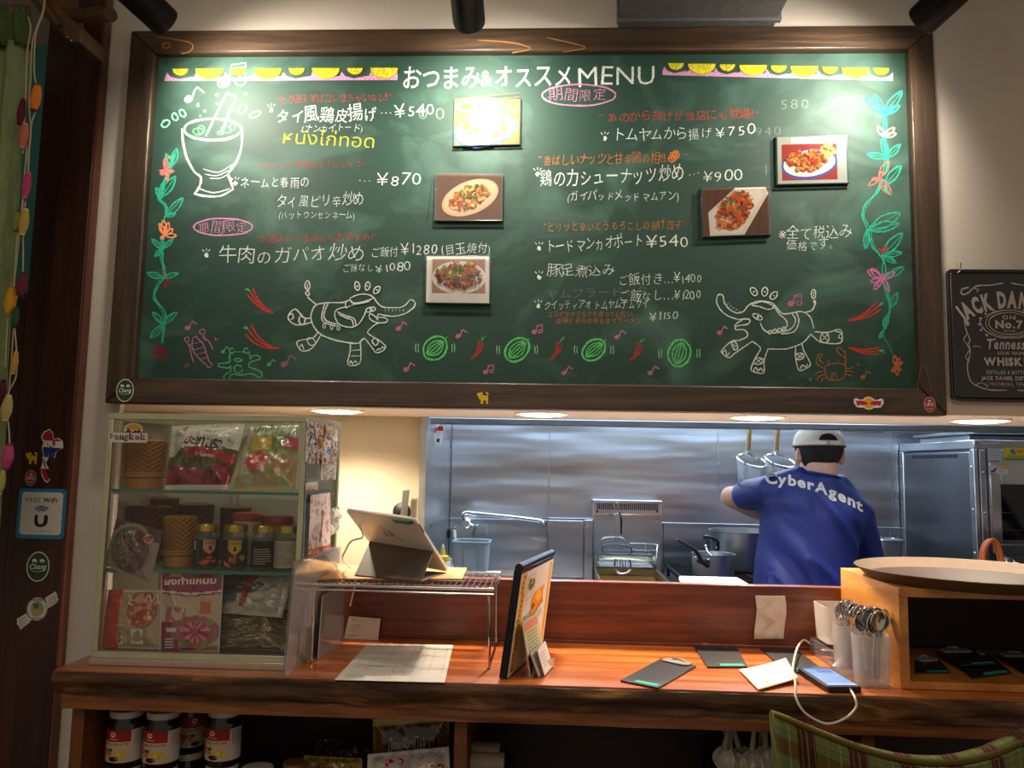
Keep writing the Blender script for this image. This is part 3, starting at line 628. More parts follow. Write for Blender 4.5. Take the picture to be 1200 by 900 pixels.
with K('chalk_elephant') as p:
    z = Z4(820, 260)
    curve(p, z([(82, 350), (80, 375), (95, 410), (130, 440), (185, 458)])); curve(p, z([(82, 348), (92, 340), (105, 343), (110, 350), (115, 380), (140, 410), (175, 428), (205, 420), (225, 395), (245, 380)]))
    curve(p, z([(225, 395), (260, 375), (300, 372), (345, 385), (380, 425), (410, 432), (460, 422), (490, 425), (520, 450), (535, 500)])); curve(p, z([(345, 390), (370, 430), (400, 455), (410, 480), (400, 500), (370, 520), (330, 520), (300, 505), (283, 470)]))
    curve(p, z([(185, 458), (225, 455), (235, 465), (225, 480), (190, 485), (165, 490), (175, 475), (200, 460)])); curve(p, z([(165, 490), (170, 505), (205, 505), (222, 520), (220, 540), (180, 555), (150, 560), (105, 600), (110, 620), (140, 637), (165, 615), (245, 560)]))
    curve(p, z([(245, 560), (285, 592), (265, 630), (240, 690), (260, 705), (300, 708), (302, 650), (320, 595)])); curve(p, z([(320, 595), (400, 597), (450, 582), (490, 562), (520, 525)])); curve(p, z([(450, 582), (448, 630), (462, 690), (480, 695), (515, 675), (515, 655), (485, 600), (480, 568)]))
    curve(p, z([(520, 525), (555, 558), (590, 568), (660, 568), (668, 530), (655, 505), (600, 518), (535, 515)])); curve(p, z([(635, 515), (660, 520), (650, 540), (665, 550)]))
    for q in ([(148, 572), (165, 560), (180, 590), (160, 600)], [(258, 640), (292, 640), (290, 665), (255, 665)], [(452, 620), (482, 618), (485, 640), (455, 645)], [(570, 525), (600, 525), (602, 562), (568, 562)]): curve(p, z(q), cl=True); curve(p, z([q[0], q[2], q[1], q[3]]), sm=0)
    curve(p, z([(245, 390), (290, 375), (330, 385), (345, 400), (320, 410), (280, 398), (245, 392)])); curve(p, z([(430, 425), (450, 460), (430, 500), (385, 520)])); curve(p, z([(450, 422), (465, 465), (440, 515), (380, 525)]))
    curve(p, z([(105, 620), (118, 600), (128, 625), (140, 612)])); curve(p, z([(250, 700), (262, 682), (272, 700), (285, 685), (295, 700)])); curve(p, z([(470, 690), (480, 672), (495, 680), (505, 665)]))
    curve(p, z([(495, 425), (525, 415), (540, 385), (540, 370)])); curve(p, z(cellip(533, 340, 10, 22, 8)), cl=True); curve(p, z([(533, 350), (534, 330)])); p.blob(820+537/4, 260+375/4, 2, W_)
    curve(p, z(cellip(270, 446, 24, 11, 8, rot=25)), cl=True); p.blob(820+272/4, 260+447/4, 1.8, W_)
    for a, ro in (((253, 328), 55), ((304, 328), 100), ((346, 346), 130)): curve(p, z(cellip(a[0], a[1], 21, 13, 8, rot=ro)), cl=True); p.blob(820+a[0]/4, 260+a[1]/4, 1.1, W_)
    for k in range(6): p.line(z([(110+k*14, 380+k*9), (120+k*14, 374+k*9)]), .9, W_, 0)
    for k in range(4): curve(p, z(cellip(328+k*22, 518-k*5, 8, 9, 6)), cl=True)
with K('chalk_shrimp') as p:
    z = Z4(120, 260); c = 'b56a92'
    for q in ([(425, 545), (420, 580), (435, 620), (470, 655), (490, 672)], [(440, 540), (470, 570), (485, 610), (500, 655)], [(425, 545), (435, 535), (442, 542)], [(410, 570), (415, 610), (430, 660)], [(470, 540), (500, 560), (518, 600)], [(490, 672), (495, 685), (515, 670), (500, 655)],
              [(400, 570), (385, 550), (400, 540), (408, 552), (400, 570), (412, 590)], [(470, 532), (455, 515), (468, 505), (482, 512), (475, 532), (485, 560)], [(430, 570), (470, 560)], [(432, 600), (480, 585)], [(445, 622), (490, 610)], [(462, 645), (498, 635)], [(385, 670), (392, 682)], [(398, 660), (404, 676)], [(525, 542), (535, 556), (540, 545)]): curve(p, z(q), c, 1.1)
with K('chalk_frog') as p:
    z = Z4(120, 260); c = '4fa66c'
    for q in ([(600, 605), (595, 640), (600, 655), (575, 662), (545, 665), (550, 680), (590, 685), (600, 675), (600, 700), (575, 715), (570, 735), (590, 742), (605, 715), (650, 718), (700, 712), (730, 730), (748, 720), (745, 705), (715, 690), (690, 680), (690, 660), (720, 650), (740, 640), (725, 625), (700, 630), (695, 645), (688, 610)],
              cellip(608, 604, 11, 12, 8), cellip(675, 604, 12, 12, 8), [(618, 610), (665, 610)], [(612, 645), (635, 640), (655, 648), (632, 655), (612, 645)], cellip(637, 690, 20, 18, 9)): curve(p, z(q), c, 1.2)
with K('chalk_crab') as p:
    z = Z4(820, 260); c = '9a6038'
    for q in ([(585, 680), (620, 665), (670, 665), (685, 680), (680, 715), (665, 738), (610, 740), (590, 715), (585, 680)], [(618, 738), (622, 715), (632, 708), (645, 735)], [(605, 668), (603, 645)], [(648, 665), (648, 643)], [(585, 690), (560, 675), (545, 650), (560, 620), (575, 625), (560, 645), (580, 665)], [(680, 680), (682, 640), (660, 625), (640, 600), (655, 590), (678, 610), (685, 640)],
              [(585, 700), (555, 705), (540, 720)], [(588, 715), (560, 725), (550, 742)], [(595, 728), (575, 738), (570, 750)], [(685, 690), (715, 685), (722, 680)], [(685, 700), (715, 702), (725, 712)], [(682, 712), (705, 720), (715, 725)], [(735, 668), (745, 680)], [(742, 662), (750, 675)], [(512, 740), (518, 730), (522, 742), (512, 745)]): curve(p, z(q), c, 1.1)
def vine(spine, seed):
    with K('chalk_vine', seed=seed) as p:
        for k in range(4): p.line([(x+p.rnd.uniform(-2.5, 2.5), y) for x, y in spine], 1.1, TQ, 3)
def sprig(x, y, pts):
    with K('chalk_vine_leaf') as p:
        for (tx, ty) in pts:
            mx, my = (x+tx)/2, (y+ty)/2; nx, ny = -(ty-y)*.16, (tx-x)*.16
            p.line([(x, y), (mx+nx, my+ny), (tx, ty), (mx-nx, my-ny), (x, y)], 1.3, TQ, 3, n=2, jit=.8); p.line([(x, y), (tx, ty)], 1, TQ, 2, n=2, jit=1)
def flower(x, y, col, pts):
    with K('chalk_flower') as p:
        for dx, dy in pts:
            p.line([(x, y), (x+dx*.5-dy*.18, y+dy*.5+dx*.18), (x+dx, y+dy), (x+dx*.5+dy*.18, y+dy*.5-dx*.18), (x, y)], 1.4, col, 3, n=2, jit=.6)
vine([(205, 180), (199, 200), (190, 216), (187, 232), (196, 243), (191, 262)], 1); vine([(190, 276), (189, 298), (192, 322), (183, 340), (182, 352), (192, 366), (191, 385), (190, 402)], 2)
sprig(201, 196, [(194, 180), (208, 174)]); sprig(188, 232, [(183, 220), (206, 206), (192, 214)]); sprig(195, 254, [(214, 232), (206, 250)]); sprig(190, 292, [(178, 280), (203, 280), (181, 300)]); sprig(191, 326, [(173, 320), (209, 320)]); sprig(191, 380, [(179, 366), (207, 366), (177, 396)])
flower(196, 201, 'c4736a', [(-3, -16), (3, -18), (-8, 3), (8, 0), (0, 10), (-9, -1)]); flower(193, 276, 'ee8f60', [(-6, -14), (-2, -18), (5, -15), (10, -8), (14, 0), (-4, 4)]); flower(195, 331, DR, [(-4, -14), (5, -2), (-2, 7)]); flower(188, 408, '7a2c2c', [(-6, 14), (-3, -6), (5, 17), (9, 8), (-9, 6)])
vine([(1036, 132), (1037, 150), (1036, 170), (1039, 190), (1036, 205)], 3); vine([(1034, 210), (1028, 226), (1016, 238), (1012, 252), (1018, 268), (1020, 276)], 4); vine([(1020, 276), (1024, 290), (1032, 302), (1036, 316), (1037, 328)], 5); vine([(1037, 330), (1040, 345), (1044, 358), (1040, 372), (1036, 382)], 6)
with K('chalk_vine') as p: p.alpha = .5; p.line([(1037, 378), (1035, 392), (1042, 405), (1047, 416)], 1, TQ, 3, n=3, jit=1)
sprig(1036, 134, [(1015, 115), (1024, 110), (1057, 107), (1054, 124), (1048, 130)]); sprig(1039, 185, [(1017, 181), (1055, 170), (1034, 162)]); sprig(1036, 218, [(1056, 194), (1042, 228)]); sprig(1016, 270, [(1055, 250), (1054, 262), (1014, 292)]); sprig(1034, 300, [(1058, 273), (1056, 296), (1050, 308)]); sprig(1038, 325, [(1059, 313)]); sprig(1042, 362, [(1052, 343)]); sprig(1036, 386, [(1030, 396), (1040, 370)])
flower(1036, 160, 'cda590', [(-8, -12), (0, -6), (12, -10), (14, -3), (-5, -3)]); flower(1030, 209, 'a8685e', [(-8, 1), (-12, 8), (4, -8), (12, -20), (10, 12), (14, 20)]); flower(1035, 296, 'a04038', [(-5, -4), (4, -8), (2, -3)]); flower(1034, 327, 'c56a9e', [(-18, -10), (-14, -12), (-14, 3), (-10, 12), (8, 14), (15, -8), (0, -6), (-6, 8)]); flower(1050, 430, 'c0643c', [(-2, -14), (4, -10), (7, -6), (-5, 6), (2, 10), (6, 4)])
with K('chalk_flower') as p:
    for k in range(7): p.line(cellip(790+p.rnd.uniform(-5, 4), 183+p.rnd.uniform(-4, 4), 3.5, 3.5, 7), .9, OR, 2, True)
    p.line(cellip(790, 184, 4, 4, 8), 1, OR, 3, True)

# ---------------------------------------------------------------- photo cards stuck to the board
def food(p, x0, y0, x1, y1, cols, n, cx, cy, rx, ry, s, rot=0):
    r = p.rnd
    for k in range(n):
        a = r.uniform(0, 2*PI); q = math.sqrt(r.random()); u, v = rx*q*math.cos(a), ry*q*math.sin(a)
        cr, sr = math.cos(rot), math.sin(rot)
        p.blob(cx+u*cr-v*sr, cy+u*sr+v*cr, r.uniform(.5, 1.15)*s, r.choice(cols), 8, r.uniform(.35, 1), r.uniform(0, 3), .35)
def photo_card(corners, label, draw, seed):
    TL_, TR_, BR_, BL_ = [B(*c) for c in corners]
    t = thing('photo_card', label, 'photo', (TL_+BR_)/2+Vector((0, -.001, 0)), 'dish photos on the chalkboard')
    off = Vector((0, -.0060, 0)); q = [c+off for c in (TL_, TR_, BR_, BL_)]
    MB().prism([c+Vector((0, -.0012, 0)) for c in (TL_, TR_, BR_, BL_)], (0, -.004, 0)).build('card_holder', mat('dark_clear_holder', '3a4a48', .25), t, bev=.001)
    c_ = (q[0]+q[2])/2; qi = [c_+(v-c_)*.955 for v in q]
    p = Pr(on_quad(*qi, 100, 75), seed, base=1); draw(p); p.build('print', GLOSS, t)
    MB().prism([v+Vector((0, -.0048, 0)) for v in q], (0, -.0006, 0)).build('clear_cover', glassy('cover_film', 'ffffff', .0, .09), t)
    MB().tube([q[3]+Vector((0, -.003, 0)), q[2]+Vector((0, -.003, 0))], .0018, 8).build('holder_lip', mat('dark_clear_holder', '3a4a48', .25), t)
def d1(p):
    p.rect(0, 0, 100, 75, 'b0703f'); 
    for k in range(12): p.line([(0, k*7), (100, k*7-12)], .8, '8a5230', 0)
    p.ell(48, 52, 50, 27, '4465b0', 28, -12); p.ell(48, 51, 46, 24, 'e9e6e0', 28, -12); p.ell(20, 12, 18, 9, 'e6e0d8', 20); p.ell(20, 12, 12, 5.5, '8a4a20', 16)
    food(p, 0, 0, 0, 0, ['c0cf50', 'd8dc74', 'a9bd3e'], 60, 80, 15, 18, 14, 3); food(p, 0, 0, 0, 0, ['dba763', 'c98d45', 'e9c98e', 'f0deb8', 'b67a35'], 120, 48, 42, 33, 20, 5)
def d2(p):
    p.rect(0, 0, 100, 75, '5a3c2a')
    for k in range(9): p.line([(k*13-6, 0), (k*13-12, 75)], 1, '3c261a', 0)
    p.ell(52, 38, 46, 27, 'd8b08a', 30, -25); p.ell(52, 37, 42, 23.5, 'e2bf9a', 30, -25)
    food(p, 0, 0, 0, 0, ['c8742c', 'd99a45', 'b5482a', 'e0b860', '8c5a26', 'c23f2a', 'e8c77e'], 190, 50, 38, 32, 17, 3.6, -.4); food(p, 0, 0, 0, 0, ['4f7a2a', '7da03a', '335c20'], 24, 55, 30, 20, 14, 3)
def d3(p):
    p.rect(0, 0, 100, 75, 'd8d2cc'); p.rect(9, 4, 94, 60, '9c7a62'); p.ell(52, 34, 43, 27, 'd9d4d2', 30); 
    food(p, 0, 0, 0, 0, ['8a3f22', 'a8562c', '6d2f1c', 'b8703a', '4c2415'], 210, 52, 33, 37, 19, 3.8); food(p, 0, 0, 0, 0, ['5c7a28', '8aa03a', '3f5a1e', 'c8321e', 'd24a2a'], 60, 54, 26, 30, 17, 3.4)
def d4(p):
    p.rect(0, 0, 100, 75, 'a7b0a4'); p.rect(6, 12, 86, 70, '9c3028'); p.ell(46, 44, 41, 24, '3d57a8', 30, -8); p.ell(46, 43, 38, 21, 'e6e2d8', 30, -8); p.rect(20, 2, 78, 11, 'd0d4cc'); p.rect(0, 70, 100, 75, 'a9b3ad')
    food(p, 0, 0, 0, 0, ['d9b44c', 'cfd06a'], 30, 72, 24, 12, 10, 4); food(p, 0, 0, 0, 0, ['c05a2a', 'd9803a', 'b03a22', 'e29a55', '9c4422'], 150, 42, 38, 28, 17, 4.2); food(p, 0, 0, 0, 0, ['c8201c', '8aa83a'], 10, 42, 38, 16, 10, 3)
def d5(p):
    p.rect(0, 0, 100, 75, '5c3c2c')
    for k in range(9): p.line([(k*14-6, 0), (k*14-16, 75)], 1.2, '432a1e', 0)
    p.poly([(8, 38), (50, 0), (96, 0), (100, 10), (62, 75), (10, 75)], 'd9cdbf'); p.poly([(14, 40), (52, 4), (88, 4), (92, 12), (58, 71), (16, 71)], 'e4dacd')
    food(p, 0, 0, 0, 0, ['c2562a', 'd97a3a', 'a83c20', 'e0954c', 'b8431f', 'c9823c'], 170, 48, 36, 34, 22, 4.6, -.9); food(p, 0, 0, 0, 0, ['d8662e', 'c8501f'], 10, 46, 34, 26, 20, 8, -.9); food(p, 0, 0, 0, 0, ['557a2a', '7a2a1c'], 22, 52, 26, 26, 18, 3)
photo_card(((532, 116), (611, 117), (610, 171), (531, 173)), 'photo card of fried snack with yellow salad, topmost of the left column', d1, 3)
photo_card(((511, 204), (590, 205), (589, 260), (509, 260)), 'photo card of noodles on a cream oval plate, middle of the left column', d2, 4)
photo_card(((499, 300), (575, 300), (575, 357), (498, 356)), 'white bordered photo card of dark stir fry, lowest of the left column', d3, 5)
photo_card(((908, 161), (992, 159), (994, 216), (909, 218)), 'photo card of fried chicken on a blue-rimmed plate at the right of the board', d4, 6)
photo_card(((821, 221), (901, 219), (903, 276), (822, 279)), 'photo card of orange cashew stir fry on an angular cream plate', d5, 7)

# ---------------------------------------------------------------- stickers
def sticker(name, label, q, W, H, draw, seed=1, cat='sticker', m=None):
    t = Pr(on_quad(*q, W, H), seed, base=4); draw(t)
    o = t.build(name, m or STICK); tag(o, label, cat); return o
def fq(cx, cy, w_, h_, Y, rot=0):           # upright rectangle of photo size around a pixel at depth Y
    c = PY(cx, cy, Y); s_ = (c-CAMO).dot(_F)/FPX; r = Matrix.Rotation(math.radians(rot), 3, 'Y'); out = []
    for a, b in ((-.5, .5), (.5, .5), (.5, -.5), (-.5, -.5)): out.append(c+r@Vector((a*w_*s_, 0, b*h_*s_)))
    return out
FY = BY-FR-.0004; PYY = WY-.0304
def chang(p):
    p.ell(50, 60, 48, 58, 'cfd0b4', 32); p.ell(50, 60, 43, 53, '1e4428', 32); 
    for x in (30, 62): p.ell(x+3, 36, 10, 6, 'd8dcc8', 12); p.rect(x-4, 36, x-1, 46, 'd8dcc8'); p.rect(x+7, 36, x+10, 46, 'd8dcc8'); p.line([(x+12, 36), (x+16, 44)], 3, 'd8dcc8', 0)
    p.text('Chang', 14, 70, 28, 'e0e4d0', 86, 68, bold=.02, slant=.2); p.line([(22, 76), (50, 80), (80, 74)], 2, 'e0e4d0', 2); p.ell(50, 100, 2, 2, 'c9a040', 8)
sticker('oval_sticker', 'green oval sticker with white lettering at the lower left corner of the chalkboard frame', fq(146.5, 457.5, 22, 28, FY), 100, 120, chang)
sticker('oval_sticker', 'green oval sticker with white lettering low on the dark pillar', fq(44.5, 664, 29, 36, PYY), 100, 120, chang)
def lion(p):
    c = 'd9b21c'
    p.poly([(20, 40), (30, 20), (50, 10), (55, 35), (90, 40), (95, 55), (92, 95), (80, 95), (78, 72), (60, 72), (56, 95), (40, 95), (42, 70), (28, 62), (24, 50)], c); p.blob(34, 32, 20, c, 12); p.line([(88, 45), (92, 20), (78, 14), (84, 28)], 7, c, 3)
    for q in ([(30, 30), (38, 34)], [(45, 50), (60, 55)], [(70, 50), (80, 60)], [(62, 80), (58, 90)], [(35, 45), (44, 40)]): p.line(q, 3.5, '4a3608', 0)
    p.rect(42, 92, 60, 98, c); p.rect(80, 92, 96, 98, c)
sticker('lion_sticker', 'small yellow lion sticker on the bottom rail of the chalkboard frame', fq(565, 465.5, 16, 16, FY), 100, 100, lion)
sticker('lion_sticker', 'small yellow lion sticker high on the dark pillar', fq(36, 536, 17, 16, PYY), 100, 100, lion)
def rb(p):
    for s_ in (1, -1):
        X = lambda q: [(50+s_*(x-50), y) for x, y in q]
        p.poly(X([(0, 18), (8, 12), (20, 20), (48, 18), (50, 50), (30, 62), (10, 60), (0, 40)]), 'e9dfe0')
    p.ell(50, 38, 23, 34, 'e9dfe0', 28); p.ell(50, 38, 18, 29, 'e0a018', 28)
    for s_ in (1, -1):
        X = lambda q: [(50+s_*(x-50), y) for x, y in q]
        p.poly(X([(4, 22), (14, 26), (26, 24), (36, 28), (46, 36), (44, 46), (38, 44), (30, 52), (22, 46), (10, 56), (12, 44), (2, 44), (10, 36)]), 'b81c28')
sticker('bull_sticker', 'sticker of two red bulls on a yellow disc on the lower frame rail', fq(1018, 472.5, 34, 17, FY), 100, 76, rb)
def ufo(p):
    p.ell(50, 50, 48, 50, 'c9a8a0', 28); p.ell(50, 50, 43, 46, '8e2a26', 28); p.text('UFO', 16, 62, 34, 'dccac2', 84, 62, bold=.03); p.line([(24, 74), (50, 80), (76, 74)], 3, 'dccac2', 2); p.ell(50, 26, 14, 6, 'dccac2', 12)
sticker('round_sticker', 'round dark red sticker at the lower right corner of the chalkboard frame', fq(1089.5, 474, 14, 18, FY), 100, 100, ufo)
sticker('round_sticker', 'round dark red sticker above the free wifi sticker on the pillar', fq(36, 560, 14, 18, PYY), 100, 100, ufo)
def thaimap(p):
    o = [(18, 8), (38, 0), (52, 10), (58, 26), (74, 22), (92, 30), (96, 48), (74, 58), (70, 76), (56, 72), (48, 66), (44, 84), (36, 96), (40, 112), (52, 122), (62, 132), (56, 142), (44, 138), (30, 124), (24, 104), (28, 88), (26, 70), (18, 50), (22, 36), (10, 24)]
    cx, cy = 46, 60; p.poly([(cx+(x-cx)*1.10, cy+(y-cy)*1.05) for x, y in o], 'e0dcd6'); 
    def band(a, b, col):
        q = [(x, min(max(y, a), b)) for x, y in o]; p.poly(q, col)
    band(0, 30, 'a8202c'); band(30, 48, 'dcd6d2'); band(48, 76, '23408c'); band(76, 108, 'dcd6d2'); band(108, 142, 'a8202c')
    p.text('I', 34, 44, 14, '222222'); p.text('THAILAND', 26, 58, 11, '181818', 92, 58, bold=.03); p.blob(62, 36, 8, 'c81e30')
sticker('map_sticker', 'country map shaped sticker in red, white and blue on the pillar', fq(58, 534, 30, 60, PYY, 3), 100, 142, thaimap)
def wifi(p):
    p.poly(rr(0, 0, 100, 100, 8), '2b7fae'); p.poly(rr(7, 7, 93, 92, 7), 'dcd6cc'); p.text('FREE', 15, 27, 12.5, '222a33', 47, 27); p.text('WiFi', 52, 27, 12.5, '16202a', 82, 27, bold=.03)
    for r in (7, 12, 17): p.line([(50+r*math.cos(math.radians(a)), 48+r*.75*math.sin(math.radians(a))) for a in (-150, -120, -90, -60, -30)], 2.6, '2d5f80', 3)
    p.line([(40, 52), (40, 66), (45, 73), (55, 73), (60, 66), (60, 52)], 7, '20263a', 3); p.text('Free Wi-Fi', 26, 86, 5, '3a3a3a', 74, 86)
def rr(x0, y0, x1, y1, r, n=5):
    out = []
    for cx, cy, a0 in ((x1-r, y0+r, -90), (x1-r, y1-r, 0), (x0+r, y1-r, 90), (x0+r, y0+r, 180)):
        for k in range(n+1): a = math.radians(a0+90*k/n); out.append((cx+r*math.cos(a), cy+r*math.sin(a)))
    return out
sticker('wifi_sticker', 'square free wifi sticker with a blue border on the dark pillar', fq(48.5, 602, 58, 58, PYY), 100, 100, wifi)
def phuket(p):
    p.poly([(0, 72), (22, 58), (30, 70), (100-22, 26), (94, 0), (100, 8), (100, 30), (74, 46), (10, 96), (0, 86)], 'd6d0c8')
    p.poly([(68, 18), (94, 0), (104, 22), (80, 42)], 'd6d0c8'); p.poly([(-2, 74), (22, 58), (34, 80), (10, 100)], 'd6d0c8')
    for k in range(4): p.line([(74+k*2, 22+k*6), (84, 14+k*6), (90+k*2, 14+k*6), (98, 6+k*6)], 1.4, '50504c', 2); p.line([(2+k*2, 78+k*6), (12, 72+k*6), (22+k*2, 66+k*5)], 1.4, '50504c', 2)
    p.ell(50, 46, 27, 30, 'd6d0c8', 28); p.line(cellip(50, 46, 25, 28, 24), 1.2, '55544e', 0, True); p.line(cellip(50, 46, 17, 19, 24), 1, '55544e', 0, True)
    p.ell(50, 46, 16, 18, '8a9a7c', 22); p.poly(cellip(50, 46, 16, 18, 14, 10, 170), 'b89a52'); p.blob(46, 38, 7, '4c6a48'); p.text('PHUKET', 32, 26, 8, '3c3c38', 68, 26, bold=.03); p.text('THAILAND', 36, 72, 6, '3c3c38', 64, 72, bold=.02)
sticker('postmark_sticker', 'white round postmark sticker, lowest on the dark pillar', fq(43.5, 715, 46, 44, PYY), 100, 98, phuket)
def PX(x, y, X): d = ray(x, y); return CAMO + d*(X/d.x)
# ================================================================== curtain, cord of cocoons, bracket
CYY = 1.60
CURT = mat('pale_green_cotton', '7c8a62', .95, spec=.1, noise_s=16, noise_a=.10, stretch=(6, 1, 1), bump=.3, bump_s=90)
CURD = mat('green_heading_cotton', '4a5f38', .95, spec=.1, noise_s=50, noise_a=.1, stretch=(5, 1, 1), bump=.3, bump_s=120)
t = thing('curtain', 'pale green cotton curtain with darker green heading hanging at the left edge', 'curtain', PY(-20, 40, CYY))
edge = [(36, 50), (30, 120), (24, 200), (20, 270), (17, 340), (12, 420), (11, 500), (8, 560), (4, 620), (1, 648)]
def cfn(u, v):
    y = 50+v*600; i = 0
    while i < len(edge)-2 and edge[i+1][1] < y: i += 1
    a, b = edge[i], edge[i+1]; xr = a[0]+(b[0]-a[0])*min(1, max(0, (y-a[1])/(b[1]-a[1])))
    x = -130+(xr+130)*u; p = PY(x, y, CYY); p.y += .012*math.sin(u*34+v*2)+.005*noise.noise(Vector((u*9, v*3, 0))); return p
MB().grid(cfn, 70, 40).build('cloth', CURT, t, solid=.0015, fix=False)
def hfn(u, v):
    x = -130+(35+130)*u; y = 7+v*44; p = PY(x, y, CYY-.012); p.y += .006*math.sin(u*60)+.003*math.sin(v*5+u*3); return p
MB().grid(hfn, 90, 6).build('heading', CURD, t, solid=.003, fix=False)
p0 = PY(-130, 20, CYY-.002); p1 = PY(33, 12, CYY-.002); MB().tube([p0, p1], .011, 12).build('rod', UNDER, t)
t = thing('wooden_bracket', 'dark brown wooden wall bracket with a round peg above the curtain', 'bracket', PY(70, 20, 1.70))
WB = wood('bracket_wood', ['3a2415', '553820', '6b4a2c'], (4, 4, 4), .5)
pts = [PY(*q, 1.66) for q in ((20, -20), (62, -30), (70, 8), (96, 32), (94, 49), (80, 48), (46, 14))]
MB().prism(pts, (0, .10, 0)).build('arm', WB, t, bev=.003)
a = PY(76, 18, 1.69); b = PY(130, 17, 1.60); MB().tube([a, b], .0155, 22).build('peg', WB, t, bev=.001)
a = PY(28, -25, 1.63); b = PY(58, 22, 1.63); MB().tube([a, PY(70, 30, 1.655)], .006, 10).build('brace', WB, t)
for q in ((79, 43), (83.5, 47.5)): MB().ell(PY(*q, 1.658), (.0022, .0015, .0022), 10, 6).build('screw', CHROME, t)
CORD = mat('cream_cord', 'b5a88a', .9)
t = thing('cocoon_garland', 'hanging garland of coloured thread cocoons on cream cords beside the curtain', 'garland', PY(35, 0, 1.565))
for pts in ([(53, -8), (50, 14), (44, 30), (38, 50), (36, 90), (34, 120), (36, 160), (29, 200), (27, 240), (20, 280), (17, 330), (16, 380), (12, 440), (8, 480)], [(53, -8), (51, 14), (42, 40), (40, 80), (42, 98)], [(42, 130), (36, 150), (33, 200), (30, 212)], [(30, 236), (29, 243)], [(27, 272), (27, 312), (25, 340), (19, 350), (17, 380), (19, 406), (19, 440), (10, 460), (4, 490)], [(33, 20), (36, 34), (32, 60), (30, 110), (28, 150), (27, 180)], [(27, 140), (31, 175), (24, 260), (18, 320), (9, 380), (6, 430)], [(9, 490), (11, 520), (4, 550), (2, 570)]):
    MB().tube([PY(x, y, 1.563) for x, y in pts], .0014, 6, sm=4).build('cord', CORD, t)
for (x, y, L_, w_, c, c2) in ((42, 114, 34, 12, 'd97a1e', '7a1f1c'), (25, 131, 32, 9, '5a141c', '3c0e14'), (28, 159, 30, 10, 'c46a52', 'd98a70'), (31, 217, 32, 10, 'b5406c', 'c45a80'), (28, 260, 32, 11, 'b59a48', 'c9b46a'), (20, 259, 26, 7, '8c8a3c', '4a4420'), (26, 333, 28, 11, '6e1a30', '501224'), (12, 352, 34, 12, 'c99318', 'b58012'), (18, 372, 24, 8, '1d4a3c', '143429'), (17, 425, 26, 8, 'b98f42', 'c4a25a'), (8, 478, 30, 12, 'b0a060', 'c4b480'), (2, 460, 30, 10, '4a0f20', '3a0a18'), (9, 535, 30, 13, 'b5487a', '7a3048'), (2, 565, 28, 8, 'b8b45a', 'c8c468')):
    c0 = PY(x, y, 1.556); s_ = 1.58/FPX; M = Matrix.Rotation(math.radians(5), 3, 'Y')
    prof = [(.002, -L_/2*s_), (w_*.30*s_, -L_*.45*s_), (w_*.5*s_, -L_*.18*s_), (w_*.5*s_, L_*.12*s_), (w_*.32*s_, L_*.42*s_), (.002, L_/2*s_)]
    co = MB().lathe(c0, prof, 16, axis=M).build('cocoon', mat('cocoon_'+c, c, .8, bump=.3, bump_s=400, stretch=(1, 1, 6)), t)
    for sg in (-1, 1): MB().lathe(c0+M@Vector((0, 0, sg*L_*.47*s_)), [(w_*.26*s_, -.003), (w_*.30*s_, 0), (w_*.2*s_, .003)], 12, axis=M).build('cocoon_end', mat('cocoon_'+c2, c2, .85), co)

# ================================================================== glass showcase and what stands in it
SX0, SX1, SY0, SY1, SH = -.882, -.478, 1.552, 1.815, 1.640
sc = thing('glass_showcase', 'aluminium framed glass showcase cabinet filled with food packets on the counter', 'cabinet', (-.68, 1.68, CZ))
YELLOWISH = mat('aged_aluminium', 'c6c2a2', .35, .75, noise_s=12, noise_a=.05)
f = .011
for x in (SX0, SX1-f):
    for y in (SY0, SY1-f): MB().box((x, y, CZ+.0), (x+f, y+f, SH)).build('frame_post', YELLOWISH, sc, bev=.001)
for z_, h in ((CZ, .026), (SH-.013, .013)):
    for y in (SY0-.001, SY1-f+.001): MB().box((SX0-.0008, y, z_+.0), (SX1+.0008, y+f, z_+h)).build('frame_rail', YELLOWISH, sc, bev=.001)
    for x in (SX0-.0004, SX1-f+.0004): MB().box((x, SY0+f, z_), (x+f, SY1-f, z_+h)).build('frame_rail', YELLOWISH, sc, bev=.001)
MB().box((SX0-.001, SY0-.006, CZ), (SX1+.001, SY0-.001, CZ+.014)).build('sliding_track', ALU, sc, bev=.001)
MB().box((SX0+.002, SY0+.002, CZ+.018), (SX1-.002, SY1-.002, CZ+.024)).build('base_panel', mat('base_grey', '4a4a48', .5), sc)
MB().box((SX0+.002, SY0+.002, SH-.004), (SX1-.002, SY1-.002, SH-.002)).build('top_panel', GLASS, sc)
BACKP = mat('white_back_panel', 'c9c2b2', .55)
MB().box((SX0+f, SY1-.006, CZ+.026), (-.70, SY1-.003, SH-.012)).build('back_panel', BACKP, sc)
MB().box((-.715, SY1-.010, CZ+.026), (SX1-f, SY1-.0065, SH-.012)).build('back_panel', BACKP, sc)
MB().box((-.722, SY1-.014, CZ+.026), (-.708, SY1-.0105, SH-.012)).build('door_stile', ALU, sc, bev=.001)
MB().box((SX0+f, SY0+.004, CZ+.026), (SX1-f, SY0+.007, SH-.013)).build('front_pane', GLASS, sc)
MB().box((SX1-.006, SY0+f, CZ+.026), (SX1-.003, SY1-f, SH-.013)).build('side_pane', GLASS, sc)
MB().box((SX0+.003, SY0+f, CZ+.026), (SX0+.006, SY1-f, SH-.013)).build('side_pane', GLASS, sc)
SHG = glassy('green_shelf_glass', 'a8d8c0', .12, .03); EDG = mat('green_glass_edge', '3f7a62', .2)
S1 = PY(240, 575, SY0+.03).z; S2 = PY(240, 668, SY0+.03).z
